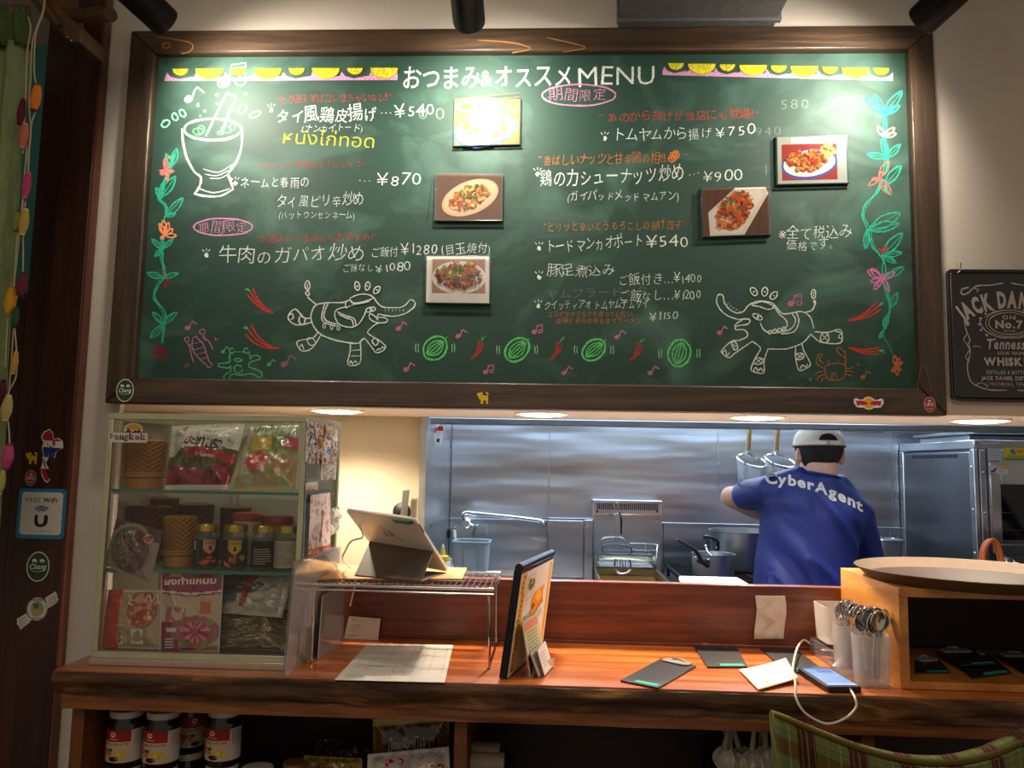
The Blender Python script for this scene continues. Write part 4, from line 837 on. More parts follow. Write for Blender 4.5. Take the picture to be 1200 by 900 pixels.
for z_ in (S1, S2):
    s_ = MB().box((SX0+.006, SY0+.022, z_-.0055), (SX1-.012, SY1-.015, z_)).build('glass_shelf', SHG, sc)
    MB().box((SX0+.006, SY0+.0195, z_-.0055), (SX1-.012, SY0+.0215, z_-.0002)).build('shelf_edge', EDG, s_)
    for x in (SX0+.005, SX1-.014):
        for yy_ in (SY0+.03, SY1-.03): MB().box((x, yy_, z_-.010), (x+.009, yy_+.012, z_-.006)).build('shelf_clip', ALU, sc)
# shelf bracket rails on the right side and strip across
MB().box((SX1-.010, SY0+.05, S1-.022), (SX1-.0065, SY1-.02, S1-.006)).build('side_strip', mat('grey_strip', '6f757a', .4, .4), sc)
MB().box((SX1+.0005, SY0+.004, CZ+.03), (SX1+.002, SY0+.012, SH-.014)).build('edge_seal', mat('blue_grey_seal', '7d8a9c', .3, .5), sc)

def pouch(name, label, cat, q, th, colfn, m, texts=None, film=None, nu=44, nv=44, wr=.0025, seed=1, group=None, seal=.06, yoff=0):
    """a sealed bag: two bulging sheets meeting in a flat seam; colour per face from colfn(u, v)"""
    TL_, TR_, BR_, BL_ = map(Vector, q); n = (BL_-TL_).cross(TR_-TL_).normalized(); rnd = random.Random(seed)
    so = rnd.uniform(0, 99)
    def prof(u, v):
        e = min(u, 1-u, v, 1-v); e = max(0, (e-seal)/(.5-seal)); return (1-(1-min(1, e*1.6))**2)
    def pt(u, v, sgn=1):
        p = TL_*(1-u)*(1-v)+TR_*u*(1-v)+BR_*u*v+BL_*(1-u)*v; pr = prof(u, v)
        w_ = noise.noise(Vector((u*5+so, v*5, so)))*wr*2+noise.noise(Vector((u*16+so, v*16, so)))*wr*.8
        return p+n*(sgn*(th/2*pr+.0004)+w_*(.25+pr)*(1 if sgn > 0 else .5))
    t = thing(name, label, cat, (BL_+BR_)/2, group)
    P = Pr(None, seed); P.v = [pt(i/nu, j/nv) for j in range(nv+1) for i in range(nu+1)]
    for j in range(nv):
        for i in range(nu): P.f.append((j*(nu+1)+i, j*(nu+1)+i+1, (j+1)*(nu+1)+i+1, (j+1)*(nu+1)+i)); P.c.append((*s2l(colfn((i+.5)/nu, (j+.5)/nv, rnd)), 1))
    o = P.build('front_sheet', m, t); o.data.shade_smooth()
    MB().grid(lambda u, v: pt(u, v, -1), 16, 16).build('back_sheet', mat('bag_back', 'b9b2a2', .4), t)
    if texts:
        P2 = Pr(lambda x, y, h: pt(min(1, max(0, x/100)), min(1, max(0, y/100)))+n*(.0006+h), seed); texts(P2); P2.build('lettering', m, t)
    return t
SATIN = printmat('satin_packet', .22, .5, .4)
def quadpx(pts, Y, Y2=None): 
    Y2 = Y if Y2 is None else Y2
    return [PY(*pts[0], Y2), PY(*pts[1], Y2), PY(*pts[2], Y), PY(*pts[3], Y)]

def weave_basket(name, label, c, r, h, cols, r2=None, foot=True, group=None, lid=True):
    """sticky rice basket: herringbone weave built as raised and sunken faces"""
    t = thing(name, label, 'basket', c, group); c = Vector(c); r2 = r2 or r*1.06
    n, m_ = 56, 30; P = Pr(None, 3); zb = h*.24 if foot else 0
    for j in range(m_+1):
        for k in range(n):
            par = ((k+(j if (k//8) % 2 else -j)) // 2) % 2
            v = j/m_; rr_ = (r+(r2-r)*v)+(.0011 if par else -.0003); a = 2*PI*k/n; P.v.append(c+Vector((rr_*math.cos(a), rr_*math.sin(a), zb+(h-zb)*v)))
    rnd = random.Random(7)
    for j in range(m_):
        for k in range(n):
            par = ((k+(j if (k//8) % 2 else -j)) // 2) % 2; P.f.append((j*n+k, j*n+(k+1) % n, (j+1)*n+(k+1) % n, (j+1)*n+k)); P.c.append((*s2l(cols[par]), 1))
    P.build('woven_wall', PAPER, t)
    BM = mat('bamboo_'+cols[0], cols[0], .6, noise_s=80, noise_a=.1, stretch=(1, 1, 8))
    if foot:
        MB().lathe(c, [(r*.92, 0), (r*.93, zb*.9), (r*.9, zb)], 36).build('base_ring', BM, t)
        MB().tube([c+Vector((math.cos(a)*(r+.001), math.sin(a)*(r+.001), zb+.002)) for a in [2*PI*i/30 for i in range(30)]], .0028, 8, closed=True).build('twisted_rim', BM, t)
        MB().tube([c+Vector((math.cos(a)*(r+.001), math.sin(a)*(r+.001), zb+.007)) for a in [2*PI*i/30 for i in range(30)]], .0022, 8, closed=True).build('twisted_rim', BM, t)
    if lid: MB().lathe(c+Vector((0, 0, h-.002)), [(r2*.99, 0), (r2*1.02, .0025), (r2*.9, .005), (r2*.4, .0065), (.001, .007)], 36, cap=(True, False)).build('lid', BM, t)
    return t
def zof(s): return s+.0003
WV = ('a9722e', '7d4f1c')
cpos = PY(169, 571, 1.66); cpos.z = zof(S1)
weave_basket('rice_basket', 'woven bamboo rice basket alone at the left of the top showcase shelf', cpos, .0385, .098, WV)
for (x, Y, r, h, cols, lb) in ((210, 1.64, .031, .098, ('ad7c36', '7d5520'), 'golden woven rice basket with a pale foot, left of the gold-lidded jars'), (172, 1.715, .044, .112, ('6e3f1a', '4c2a10'), 'dark brown woven basket behind the vegetable picture packet'),
                            (190, 1.785, .028, .128, ('6a4824', '49300f'), 'brown woven basket at the very back of the middle shelf, left one'), (228, 1.755, .034, .118, ('6f4d28', '4e3414'), 'brown woven basket directly behind the golden basket'), (256, 1.745, .0, .0, None, '')):
    if not r: continue
    c_ = PY(x, 640, Y); c_.z = zof(S2); weave_basket('rice_basket', lb, c_, r, h, cols, foot=(x == 210))
c_ = PY(254, 640, 1.70); c_.z = zof(S2); c_ = Vector((c_.x+.012, 1.765, c_.z))
weave_basket('rice_basket', 'low brown woven basket behind the first gold-lidded jar', c_, .030, .113, ('7a532c', '573718'), foot=False)

# gold lidded jars
JG = glassy('jar_glass', 'e4ecd8', .10, .03); GOLD = mat('gold_lid', 'b9a03c', .25, .9)
def gold_jar(c, label, lab, ang, dark='2e2c14', h=.088, r=.0245):
    t = thing('food_jar', label, 'jar', c, 'gold lidded jars on the middle shelf'); c = Vector(c)
    MB().lathe(c, [(r*.88, 0), (r, .004), (r, h*.72), (r*.9, h*.82), (r*.86, h*.86)], 32).build('glass_body', JG, t)
    MB().lathe(c+Vector((0, 0, .003)), [(r*.86, 0), (r*.94, .003), (r*.94, h*.62), (r*.9, h*.66)], 28).build('contents', mat('jar_contents_'+dark, dark, .5, noise_s=120, noise_a=.3), t)
    MB().lathe(c+Vector((0, 0, h*.84)), [(r*.95, 0), (r*1.0, .001), (r*.97, .004), (r*1.0, .007), (r*.97, .010), (r*.96, .013), (r*.9, .0145), (.001, .0145)], 32, cap=(True, False)).build('lid', GOLD, t)
    P = Pr(on_cyl(c, r+.0005, ang-75, ang+75, c.z*0+h*.06, h*.66, 100, 80), 5, eps=.00001)
    P.fan = True; P.eps = .00003; P.fn = on_cyl(c, r+.0005, ang-75, ang+75, h*.06, h*.66, 100, 80)
    lab(P); P.build('label', PAPER, t); return t
def shield(P, x0, x1, y1, y2, c):
    P.rect(x0, 0, x1, y1, c)
    for k in range(6): a = (x1-x0)/2*(1-((k+1)/6)**1.6*.8); m_ = (x0+x1)/2; P.rect(m_-a, y1+(y2-y1)*k/6, m_+a, y1+(y2-y1)*(k+1)/6, c)
    P.L += 10
def lab1(P):
    P.rect(0, 0, 100, 80, '23301c', 20); P.L += 8; P.rect(6, 4, 18, 30, 'c9c8b8'); 
    for k in range(5): P.rect(7+k*2, 6, 8+k*2, 28, '20201c')
    P.rect(24, 4, 30, 74, '4a5440', 1)
    shield(P, 42, 80, 26, 42, 'c99074'); P.text('FOODS', 48, 12, 9, '5a2018', 76, 12, bold=.02); P.poly([(60, 18), (65, 18), (67, 30), (58, 30)], '2a2018')
    for q in ((50, 66, 22), (62, 54, 14), (76, 66, 16), (46, 72, 12)): P.blob(q[0], q[1], q[2]*.7, 'b8482a', 10, .5); P.blob(q[0]+3, q[1]-2, q[2]*.4, 'd06a40', 9, .4)
def lab2(P):
    P.rect(0, 0, 100, 80, '2a3020', 20); P.L += 8; shield(P, 34, 74, 26, 42, 'c9a23c'); P.text('FOODS', 40, 12, 9, '5a2018', 70, 12, bold=.02); P.poly([(52, 18), (57, 18), (59, 32), (50, 32)], '2a2018')
    for k in range(8): P.blob(52+P.rnd.uniform(-26, 26), 62+P.rnd.uniform(-12, 12), 9, P.rnd.choice(['c04a38', 'd8705a', 'a83028']), 8, .5, P.rnd.uniform(0, 3))
    P.blob(78, 52, 9, '8a9a4a')
def lab3(P):
    P.rect(0, 0, 100, 80, '1c1d1a', 20)
    for k in range(7): P.rect(20, 24+k*7, 20+P.rnd.uniform(40, 60), 26+k*7, 'a8a494', 6)
def lab4(P):
    P.rect(0, 0, 100, 80, 'b0aa94', 20)
    for k in range(12): P.rect(10, 6+k*6, 10+P.rnd.uniform(50, 80), 7.5+k*6, '55503f', 6)
for (x, Y, lf, ang, lb, dk) in ((240.5, 1.615, lab1, -68, 'gold-lidded jar with a dark label and pinkish shield, first from the left', '2c2d16'), (274.5, 1.612, lab2, -76, 'gold-lidded jar with a yellow shield label, second from the left', '33351a'), (308.5, 1.612, lab3, -78, 'gold-lidded jar with a black text label, third from the left', '151612'), (335, 1.618, lab4, -92, 'gold-lidded jar with a cream text label, nearest the right post', '3c3a20')):
    c_ = PY(x, 660, Y); c_.z = zof(S2); gold_jar(c_, lb, lf, ang, dk)
RL = mat('red_plastic_lid', 'b5453c', .45); WB_ = mat('white_tub', 'c9c2b5', .4)
for (x, Y, lb, rl, r, hh) in ((289, 1.70, 'white tub with a bright red lid behind the jars', 'b8473c', .031, .106), (324, 1.685, 'tub with a dark red lid behind the rightmost jars', '8e3238', .034, .100)):
    c_ = PY(x, 640, Y); c_.z = zof(S2); t = thing('plastic_tub', lb, 'tub', c_)
    MB().lathe(c_, [(r*.85, 0), (r*.92, .01), (r*.94, hh*.85)], 32).build('tub_body', WB_, t)
    MB().lathe(c_+Vector((0, 0, hh*.85)), [(r*.98, 0), (r, .003), (r, .014), (r*.95, .0165), (.001, .017)], 36, cap=(True, False)).build('lid', mat('tub_lid_'+rl, rl, .45), t)
# top shelf bags
def c_kra(u, v, r):
    k = noise.noise(Vector((u*7, v*7, 2)))
    if v < .42: return ('c9c4b8' if r.random() > .12 else 'ddd9cf')
    a = v-.46-(u-.3)*.16
    if abs(a) < .055 and u > .3: return '9c2a2e'
    if v > .40+.10*math.cos(u*5): 
        if v > .93: return 'c4bdb0'
        if v > .72+.12*noise.noise(Vector((u*4, 1, 2))): return '8c2430' if k > -.25 else '5f2222'
        return ('6a5e42' if k > .05 else '51472f')
    return 'bfb9ab'
def t_kra(p): p.text('มะขามุรา', 24, 35, 22, '2a2624', 80, 46, bold=.02); p.text('Kradomb', 44, 55, 8, 'e0d8cc', 74, 60); p.text('AAA', 84, 32, 7, '3a3634', 92, 34); p.poly([(6, 10), (22, 2), (20, 14), (10, 16)], 'b9793a'); p.text('ตรา', 48, 17, 9, 'a45a50', 66, 19)
pouch('food_bag', 'clear bag of dried chillies with a white header and red stripe, top shelf middle', 'food bag', quadpx([(203, 499), (288, 496), (268, 574), (193, 574)], 1.60, 1.66), .04, c_kra, SATIN, t_kra, wr=.004, seed=5)
def c_gr(u, v, r):
    k = noise.noise(Vector((u*9, v*9, 5)))
    if v < .24: return '8c9272' if u > .25 else 'a3a184'
    if .22 < u < .60 and .26 < v < .46: return 'b39a3e' if k > -.1 else 'c9ac58'
    if (u-.38)**2/.035+(v-.62)**2/.022 < 1: return 'b04a50' if k > 0 else 'd08a80'
    if u > .80 and .22 < v < .44: return 'a8465a'
    if v > .80: return '8f9670' if k > 0 else 'a88c5c'
    if u < .2: return 'a39f80'
    if u > .55 and v > .55: return 'a37a54' if k > -.1 else '8f8c5c'
    return '76804f' if k > 0 else '838c60'
def t_gr(p): p.text('มาม่า', 18, 18, 17, '4f6038', 60, 14, bold=.03); p.text('เส้น', 62, 26, 14, '6a7a50', 84, 28, bold=.02); p.line([(16, 14), (30, 24), (50, 20), (62, 8)], 1.5, 'b9b48c', 3)
pouch('food_bag', 'green and yellow patterned food bag leaning at the right of the top shelf', 'food bag', quadpx([(289, 497), (352, 495), (346, 574), (266, 577)], 1.595, 1.68), .03, c_gr, SATIN, t_gr, wr=.0035, seed=9)
# middle shelf packet with vegetables
def c_veg(u, v, r):
    k = noise.noise(Vector((u*8, v*8, 8)))
    if (u-.45)**2/.16+(v-.52)**2/.20 < 1:
        if u < .5 and k > -.15+.5*(v-.5): return ['4c5a34', '62683c', '3c4628', '7a8248'][r.randrange(4)] if k > -.05 else '5a3238'
        return '5f3a44' if k > 0 else '6f4650'
    if (u-.45)**2/.22+(v-.52)**2/.27 < 1: return '8c7c70'
    if v < .25: return '4e3230'
    return '9a8474'
def t_veg(p): p.ell(78, 22, 9, 9, 'c9a898'); p.ell(78, 22, 6, 6, 'b84a48'); p.line([(20, 22), (35, 50), (60, 60)], 1.6, '9aa060', 3)
pouch('food_packet', 'flat packet with a picture of purple and green vegetables hanging over the shelf edge', 'food packet', [PY(137, 607, 1.585), PY(191, 622, 1.575), PY(176, 684, 1.568), PY(122, 662, 1.572)], .012, c_veg, SATIN, t_veg, wr=.0015, seed=12, seal=.03)
# bottom row
def c_vep(u, v, r):
    k = noise.noise(Vector((u*6, v*9, 3)))
    if u < .28: return 'c0381f' if k > -.2 else 'd0502a'
    if v < .04 or v > .95: return 'c9bca4'
    e = math.hypot((u-.66)/.24, (v-.33)/.30)
    if .92 < e < 1.05: return '9c4a38'
    if e < .92: return ['c0653f', 'd09070', 'a84a30', '8c9a58'][int((k+1)*2.2) % 4]
    return 'a98f68' if u < .8 else 'b39a74'
def t_vep(p):
    p.rect(27, 58, 35, 92, 'd8d4c8', 2); p.rect(50, 66, 70, 90, 'd8d4c8', 3); p.rect(54, 70, 66, 86, '8a8478', 2)
    for k in range(8): p.rect(28.5, 60+k*4, 33.5, 61.5+k*4, '2a2826')
    for k in range(3): p.line([(10+k*4, 10), (10+k*4, 40+k*6)], .9, '7a1a10', 0); p.line([(10+k*4, 56), (10+k*4, 84)], .9, '7a1a10', 0)
    p.text('TEPRO', 37, 20, 8, '6a4a34', 39, 50); p.line([(38, 8), (46, 18), (40, 22), (50, 26)], 2, 'e8e0d0', 3); p.line([(70, 22), (76, 8), (82, 20), (90, 8), (94, 24)], 2, 'e8e0d0', 3)
pouch('food_packet', 'orange-red and tan noodle packet at the bottom left of the showcase', 'food packet', quadpx([(127, 691), (192, 691), (190, 762), (119, 761)], 1.585, 1.605), .016, c_vep, SATIN, t_vep, wr=.0015, seed=14, seal=.03)
def c_pink(u, v, r):
    k = noise.noise(Vector((u*10, v*10, 1)))
    top = .22+.04*(1-abs(u-.5)*2)
    if u < .02 or u > .98 or v > .985: return 'd0c0b4'
    if v < top: return '8e2244'
    if v < top+.025: return 'd8c8c0'
    if v < top+.045: return '8e2244'
    if .66 < u < .84 and .33 < v < .52: return 'c4682c' if v > .36 else 'd09a70'
    d = math.hypot((u-.6)/.40, (v-.74)/.20)
    if d < 1: 
        a = math.atan2(v-.74, u-.6); 
        if d < .62: return 'a8305a' if math.sin(a*9) > -.2 or d < .2 else 'd08a9c'
        return ['4c5a30', '7a8a4c', 'a84a5a', '8c9a60'][int((k+1)*2) % 4]
    if u < .42 and .44 < v < .62: return 'b0606a' if k > 0 else 'c9b8a0'
    if u < .32 and .60 < v: return '94284c' if k > -.2 else '5c4a34'
    return 'c2ac92' if v < .9 else 'a87868'
def t_pink(p):
    p.text('ผงทำแหนม', 5, 15.5, 11, 'e6dccf', 91, 13.5, bold=.03); p.rect(16, 1, 34, 5, 'b9a23c', 2); p.rect(84, 1, 97, 6, '6a7a5a', 2); p.line([(20, 22), (28, 42)], 2.4, 'efe8e0', 0); p.rect(12, 69, 29, 74, 'd8ccc0', 2)
    for k in range(4): p.rect(10, 82+k*3.5, 24, 83.5+k*3.5, 'd8c4c0', 2)
    p.rect(36, 94, 60, 96, '6a2a30', 3); p.rect(76, 93, 96, 95, '6a3a30', 2)
pouch('food_packet', 'crimson-topped spice packet with a flower shaped salad, front of the bottom row', 'food packet', quadpx([(189, 671), (262, 671), (257, 765), (187, 765)], 1.574, 1.590), .010, c_pink, SATIN, t_pink, wr=.0012, seed=15, seal=.03, nu=56, nv=60)
def c_lab(u, v, r):
    k = noise.noise(Vector((u*8, v*10, 4)))
    if v < .5-.3*u+.1 and u < .42: return '6e2a26' if k > -.05 else '574a36'
    if abs(u-.42-(.5-v)*.16) < .045 and v < .82: return '9c1f2a'
    if u < .46 and v < .55: return '5c5240' 
    if u < .3 and v < .72: return '4f726a' if v > .55 else '776c58'
    return 'b9b2a4' if k > -.3 else 'a39c8e'
def t_lab(p): p.text('มะเขือ', 50, 55, 24, '26221f', 80, 10, bold=.03); p.text('ตราชาวเล', 68, 52, 10, '9c4038', 94, 22); p.text('AAA', 54, 72, 8, '26221f', 66, 68, bold=.02)
pouch('food_bag', 'white and red bag lying tilted on the noodle bag in the bottom right corner', 'food bag', [PY(262, 674, 1.655), PY(343, 671, 1.64), PY(330, 724, 1.60), PY(256, 718, 1.612)], .028, c_lab, SATIN, t_lab, wr=.0035, seed=21)
def c_noo(u, v, r):
    k = noise.noise(Vector((u*3, v*26, 4)))
    if v < .14: return '7a2a24' if u < .75 else '8c3028'
    return ['7d6c48', '95835a', '6a5a3a', 'a8966c'][int((k+1)*2.3) % 4] if v < .90 else '4f4634'
pouch('noodle_bag', 'clear bag of pale rice noodles lying on the showcase floor', 'noodle bag', [PY(257, 716, 1.66), PY(338, 714, 1.66), PY(334, 765, 1.595), PY(258, 765, 1.595)], .045, c_noo, SATIN, lambda p: p.rect(12, 4, 30, 12, 'b9ae90', 2), wr=.005, seed=23)
# stickers and packets on the showcase
def bkk(p):
    p.poly(rr(0, 44, 100, 86, 6), 'd9d4cf'); p.ell(61, 28, 25, 27, 'd9d4cf', 26); p.poly(cellip(61, 30, 22, 25, 20, 180, 360), 'd09a1a'); p.poly([(39, 44), (46, 30), (50, 22), (52, 32), (60, 40), (66, 30), (72, 36), (76, 26), (80, 34), (84, 44)], '6a1f1a')
    p.text('bangkok', 3, 71, 30, '332f2a', 98, 71, bold=.10); p.L += 10; p.text('bangkok', 4, 70, 29, 'e8e2da', 97, 70, bold=-.012)
q = fq(151, 507, 46, 23, SY0-.0005); sticker('city_sticker', 'bangkok lettered sticker with an orange skyline at the top left of the showcase glass', q, 100, 86, bkk, 4)
def foilcol(cs, s): 
    def f_(u, v, r):
        k = noise.noise(Vector((u*6+s, v*3, s)))+.5*noise.noise(Vector((u*22+s, v*9, s))); return cs[int(max(0, min(.999, (k+.8)/1.6))*len(cs))]
    return f_
def onside(pts, X): return [PX(x, y, X) for x, y in pts]
pouch('foil_packet', 'crinkled silver foil packet hanging at the upper right side of the showcase', 'packet', onside([(359, 492), (373, 495), (370, 544), (357, 542)], SX1+.006), .008, foilcol(['3c3a38', 'a8a49c', 'd8d4cc', '8c8478', '6a5048', 'c9c4bc'], 2), SATIN, wr=.004, seed=3, nu=30)
pouch('foil_packet', 'orange striped packet between the two hanging foil packets', 'packet', onside([(373, 496), (381, 498), (378, 545), (372, 544)], SX1+.010), .006, foilcol(['6a5a4a', 'a85a28', 'c9c0b0', 'b86a2c', '4a4038'], 5), SATIN, wr=.003, seed=6, nu=20)
pouch('foil_packet', 'multicoloured clear packet with red and blue print, right of the foil packet', 'packet', onside([(381, 496), (397, 500), (393, 562), (375, 562)], SX1+.014), .008, foilcol(['c9c4c0', '6a78a8', 'd8d4cc', 'b85a4a', 'a8b890', 'e0dcd8', 'c98a5a'], 9), SATIN, wr=.004, seed=8, nu=30)
def c_tow(u, v, r):
    k = noise.noise(Vector((u*9, v*16, 7))); 
    if v > .88: return 'c43a48'
    if v > .72: return ['4a8c8a', 'd8a03c', 'c9504a', 'd8d0cc', 'd8ccc8'][int((k+1)*2.4) % 5]
    return 'd8ccca' if k > -.28 else 'c88a8c'
def t_tow(p):
    p.line([(52, 22), (58, 34), (50, 48), (54, 60)], 5, '3a2a2a', 3); p.line([(50, 48), (44, 66)], 7, 'c43a3a', 2); p.line([(30, 56), (28, 66)], 5, 'c94a50', 0)
    for k in range(6): p.text('ぁんを', 14+12*k if k < 3 else 10+12*k, 16+(k % 3)*14, 7, 'b86a6c')
pouch('illustrated_towel', 'white and red illustrated paper sheet taped to the right side of the showcase', 'poster', onside([(364, 580), (387, 577), (387, 660), (360, 668)], SX1+.005), .003, c_tow, PAPER, t_tow, wr=.001, seed=31, seal=.02)
bx_ = [PX(388, 598, SX1+.004), PX(400, 594, SX1+.004)]
pouch('plastic_sachet', 'small clear sachet clipped to the rear edge of the showcase side', 'sachet', onside([(388, 596), (398, 594), (397, 622), (387, 628)], SX1+.005), .008, foilcol(['c9bfa8', 'd8d4cc', '8c8c88', 'b0a48c'], 4), SATIN, wr=.003, seed=37, nu=20)
pouch('paper_tag', 'small cream twist of paper at the side strip of the showcase', 'tag', onside([(358, 566), (373, 564), (372, 574), (358, 574)], SX1+.006), .006, foilcol(['d8ccb0', 'c9bc9c', 'e0d8c4'], 3), PAPER, wr=.002, seed=39, nu=14, nv=10)

# ================================================================== on the counter
cz = CZ+.0004
# menu in clear stand next to the showcase
t = thing('menu_sleeve', 'clear plastic menu sleeve standing edge-on against the showcase', 'menu holder', (-.47, 1.62, CZ))
sa, sb, sh = Vector((-.484, 1.508, cz)), Vector((-.474, 1.80, cz)), .205
tl, tr = Vector((-.474, 1.508, cz+sh)), Vector((-.462, 1.775, cz+sh))
WPAP = mat('white_paper', 'd9d0ca', .7)
MB().prism([sa, sb, tr, tl], (.0022, 0, 0)).build('paper_sheet', mat('sleeve_paper', 'eee2de', .6), t)
MB().prism([sa+Vector((.0032, -.006, 0)), sb+Vector((.0032, .004, 0)), tr+Vector((.0032, .004, .006)), tl+Vector((.0032, -.006, .006))], (.0014, 0, 0)).build('clear_sheet', CLEARP, t)
MB().prism([sa+Vector((-.004, -.006, 0)), sb+Vector((-.004, .004, 0)), tr+Vector((-.004, .004, .006)), tl+Vector((-.004, -.006, .006))], (.0014, 0, 0)).build('clear_sheet', CLEARP, t)
MB().tube([tl+Vector((.0002, -.006, .006)), tr+Vector((.0002, .004, .006))], .0042, 10).build('rounded_fold', CLEARP, t)
MB().tube([sa+Vector((.0002, -.006, 0.002)), tl+Vector((.0002, -.006, .006))], .0035, 10).build('rounded_edge', CLEARP, t)
t = thing('menu_sleeve', 'white card in a clear sleeve standing under the left end of the wire rack', 'menu holder', (-.455, 1.7, CZ))
MB().prism([Vector((-.462, 1.64, cz)), Vector((-.452, 1.78, cz)), Vector((-.448, 1.78, cz+.130)), Vector((-.458, 1.64, cz+.125))], (.002, 0, 0)).build('card', mat('grey_card', 'c9c3bd', .55), t)
MB().prism([Vector((-.4585, 1.635, cz)), Vector((-.4485, 1.785, cz)), Vector((-.4445, 1.785, cz+.134)), Vector((-.4545, 1.635, cz+.129))], (.001, 0, 0)).build('clear_sheet', CLEARP, t)

# wire rack
RZ = 1.305; rx0, rx1, ry0, ry1 = -.472, -.104, 1.600, 1.838
t = thing('wire_rack', 'chrome wire shelf rack carrying the tablet', 'rack', (-.29, 1.72, CZ))
cr_ = [(rx0, ry0, RZ), (rx1, ry0, RZ), (rx1, ry1, RZ), (rx0, ry1, RZ)]
MB().tube(cr_, .003, 10, closed=True).build('top_frame', CHROME, t)
MB().tube([(x, y, RZ-.010) for x, y, _ in cr_], .0022, 8, closed=True).build('lower_frame', CHROME, t)
for k in range(30):
    x = rx0+.008+k*(rx1-rx0-.016)/29; MB().tube([(x, ry0, RZ+.001), (x, ry1, RZ+.001)], .0011, 6).build('wire', CHROME, t)
for k in range(3): y = ry0+.05+k*.07; MB().tube([(rx0, y, RZ-.002), (rx1, y, RZ-.002)], .0015, 6).build('cross_wire', CHROME, t)
for x, s_ in ((rx0+.012, 1), (rx1-.012, -1)):
    MB().tube([(x, ry0+.004, RZ-.010), (x-.004*s_, ry0+.002, RZ-.03), (x-.006*s_, ry0+.012, cz+.012), (x-.006*s_, ry0+.022, cz+.003), (x-.006*s_, ry1-.03, cz+.003), (x-.006*s_, ry1-.018, cz+.012), (x-.004*s_, ry1-.010, RZ-.03), (x, ry1-.008, RZ-.010)], .0027, 10, sm=5).build('leg_loop', CHROME, t)
t = thing('cardboard_sheet', 'pale corrugated cardboard sheet lying on the wire rack', 'cardboard', (-.33, 1.72, RZ))
cbz = RZ+.0027
MB().prism([PZ(372, 680, cbz), PZ(541, 680, cbz), PZ(547, 667, cbz), PZ(392, 664, cbz)], (0, 0, .0035)).build('liner', mat('cardboard', 'b98f5a', .8, noise_s=60, noise_a=.05), t)
fl = MB(); a_, b_ = PZ(372, 680, cbz), PZ(541, 680, cbz)
fl.tube([a_.lerp(b_, i/60)+Vector((0, -.0003, .0017+.0010*(1 if i % 2 else -1))) for i in range(61)], .0006, 4); fl.build('flute_edge', mat('cardboard_dark', '7a5a34', .9), t)
# tablet
tz = cbz+.0038
t = thing('tablet_computer', 'silver tablet leaning back on its folded grey cover', 'tablet', (-.33, 1.7, RZ))
TS = mat('tablet_silver', 'd6d0c6', .4, .1, noise_s=6, noise_a=.03); CV = mat('tablet_cover', '4f453b', .6, spec=.4)
A_, B_ = PY(415, 599, 1.665), PY(486, 609, 1.610); Cc = PZ(523, 670, tz+.003); 
dx = (B_-A_); Dd = Cc-dx*1.02
# make the back a true rectangle: width along A->B, height along B->C
wv = dx.normalized(); hv = (Cc-B_); hv = hv-wv*hv.dot(wv); nn = wv.cross(hv).normalized()
WL, HL = .172, hv.length; hv.normalize()
nb = hv.cross(wv).normalized()
if nb.y > 0: nb = -nb
O_ = B_-wv*WL
def TP(u, v, h): return O_+wv*u+hv*v+nb*h
def rrect3(u0, v0, u1, v1, r, h): return [TP(x, y, h) for x, y in rr(u0, v0, u1, v1, r, 4)]
MB().prism(rrect3(0, 0, WL, HL, .010, 0), -nb*.0065).build('case_back', TS, t, bev=.0012)
MB().prism(rrect3(.003, .003, WL-.003, HL-.003, .008, -.0066), -nb*.0012).build('screen', mat('black_glass', '0a0a0c', .1), t)
MB().prism([TP(WL-.0002, .02, -.001), TP(WL+.0009, .02, -.001), TP(WL+.0009, .05, -.001), TP(WL-.0002, .05, -.001)], -nb*.003).build('side_button', BLACKP, t)
MB().lathe(TP(WL-.013, .013, 0), [(.0042, 0), (.0042, .0007), (.003, .0009), (.001, .0009)], 18, axis=Matrix((wv, hv, nb)).transposed()).build('camera_lens', mat('black_glass', '0a0a0c', .1), t)
pr = Pr(lambda x, y, h: TP(x, y, .0004+h), 5)
pr.rect(.112, .010, .155, .024, '5f9a78'); pr.text('あかね', .118, .021, .010, '24443a', .150, .021)
pr.build('green_label', PAPER, t)
pr = Pr(lambda x, y, h: TP(x, y, .0004+h), 6); pr.poly([(.062, .046), (.070, .043), (.110, .100), (.102, .103)], 'c4b5a4'); pr.rect(.060, .064, .078, .088, 'c9bcae'); pr.rect(.063, .068, .075, .084, 'a89c90'); pr.build('white_tape', PAPER, t)
pr = Pr(lambda x, y, h: TP(x, y, .0004+h), 7); pr.ell(.082, .072, .0085, .010, '8c867e', 20); pr.ell(.0885, .069, .0035, .004, 'a09a92', 14); pr.ell(.085, .059, .002, .004, '8c867e', 10, 30); pr.build('back_emblem', PAPER, t)
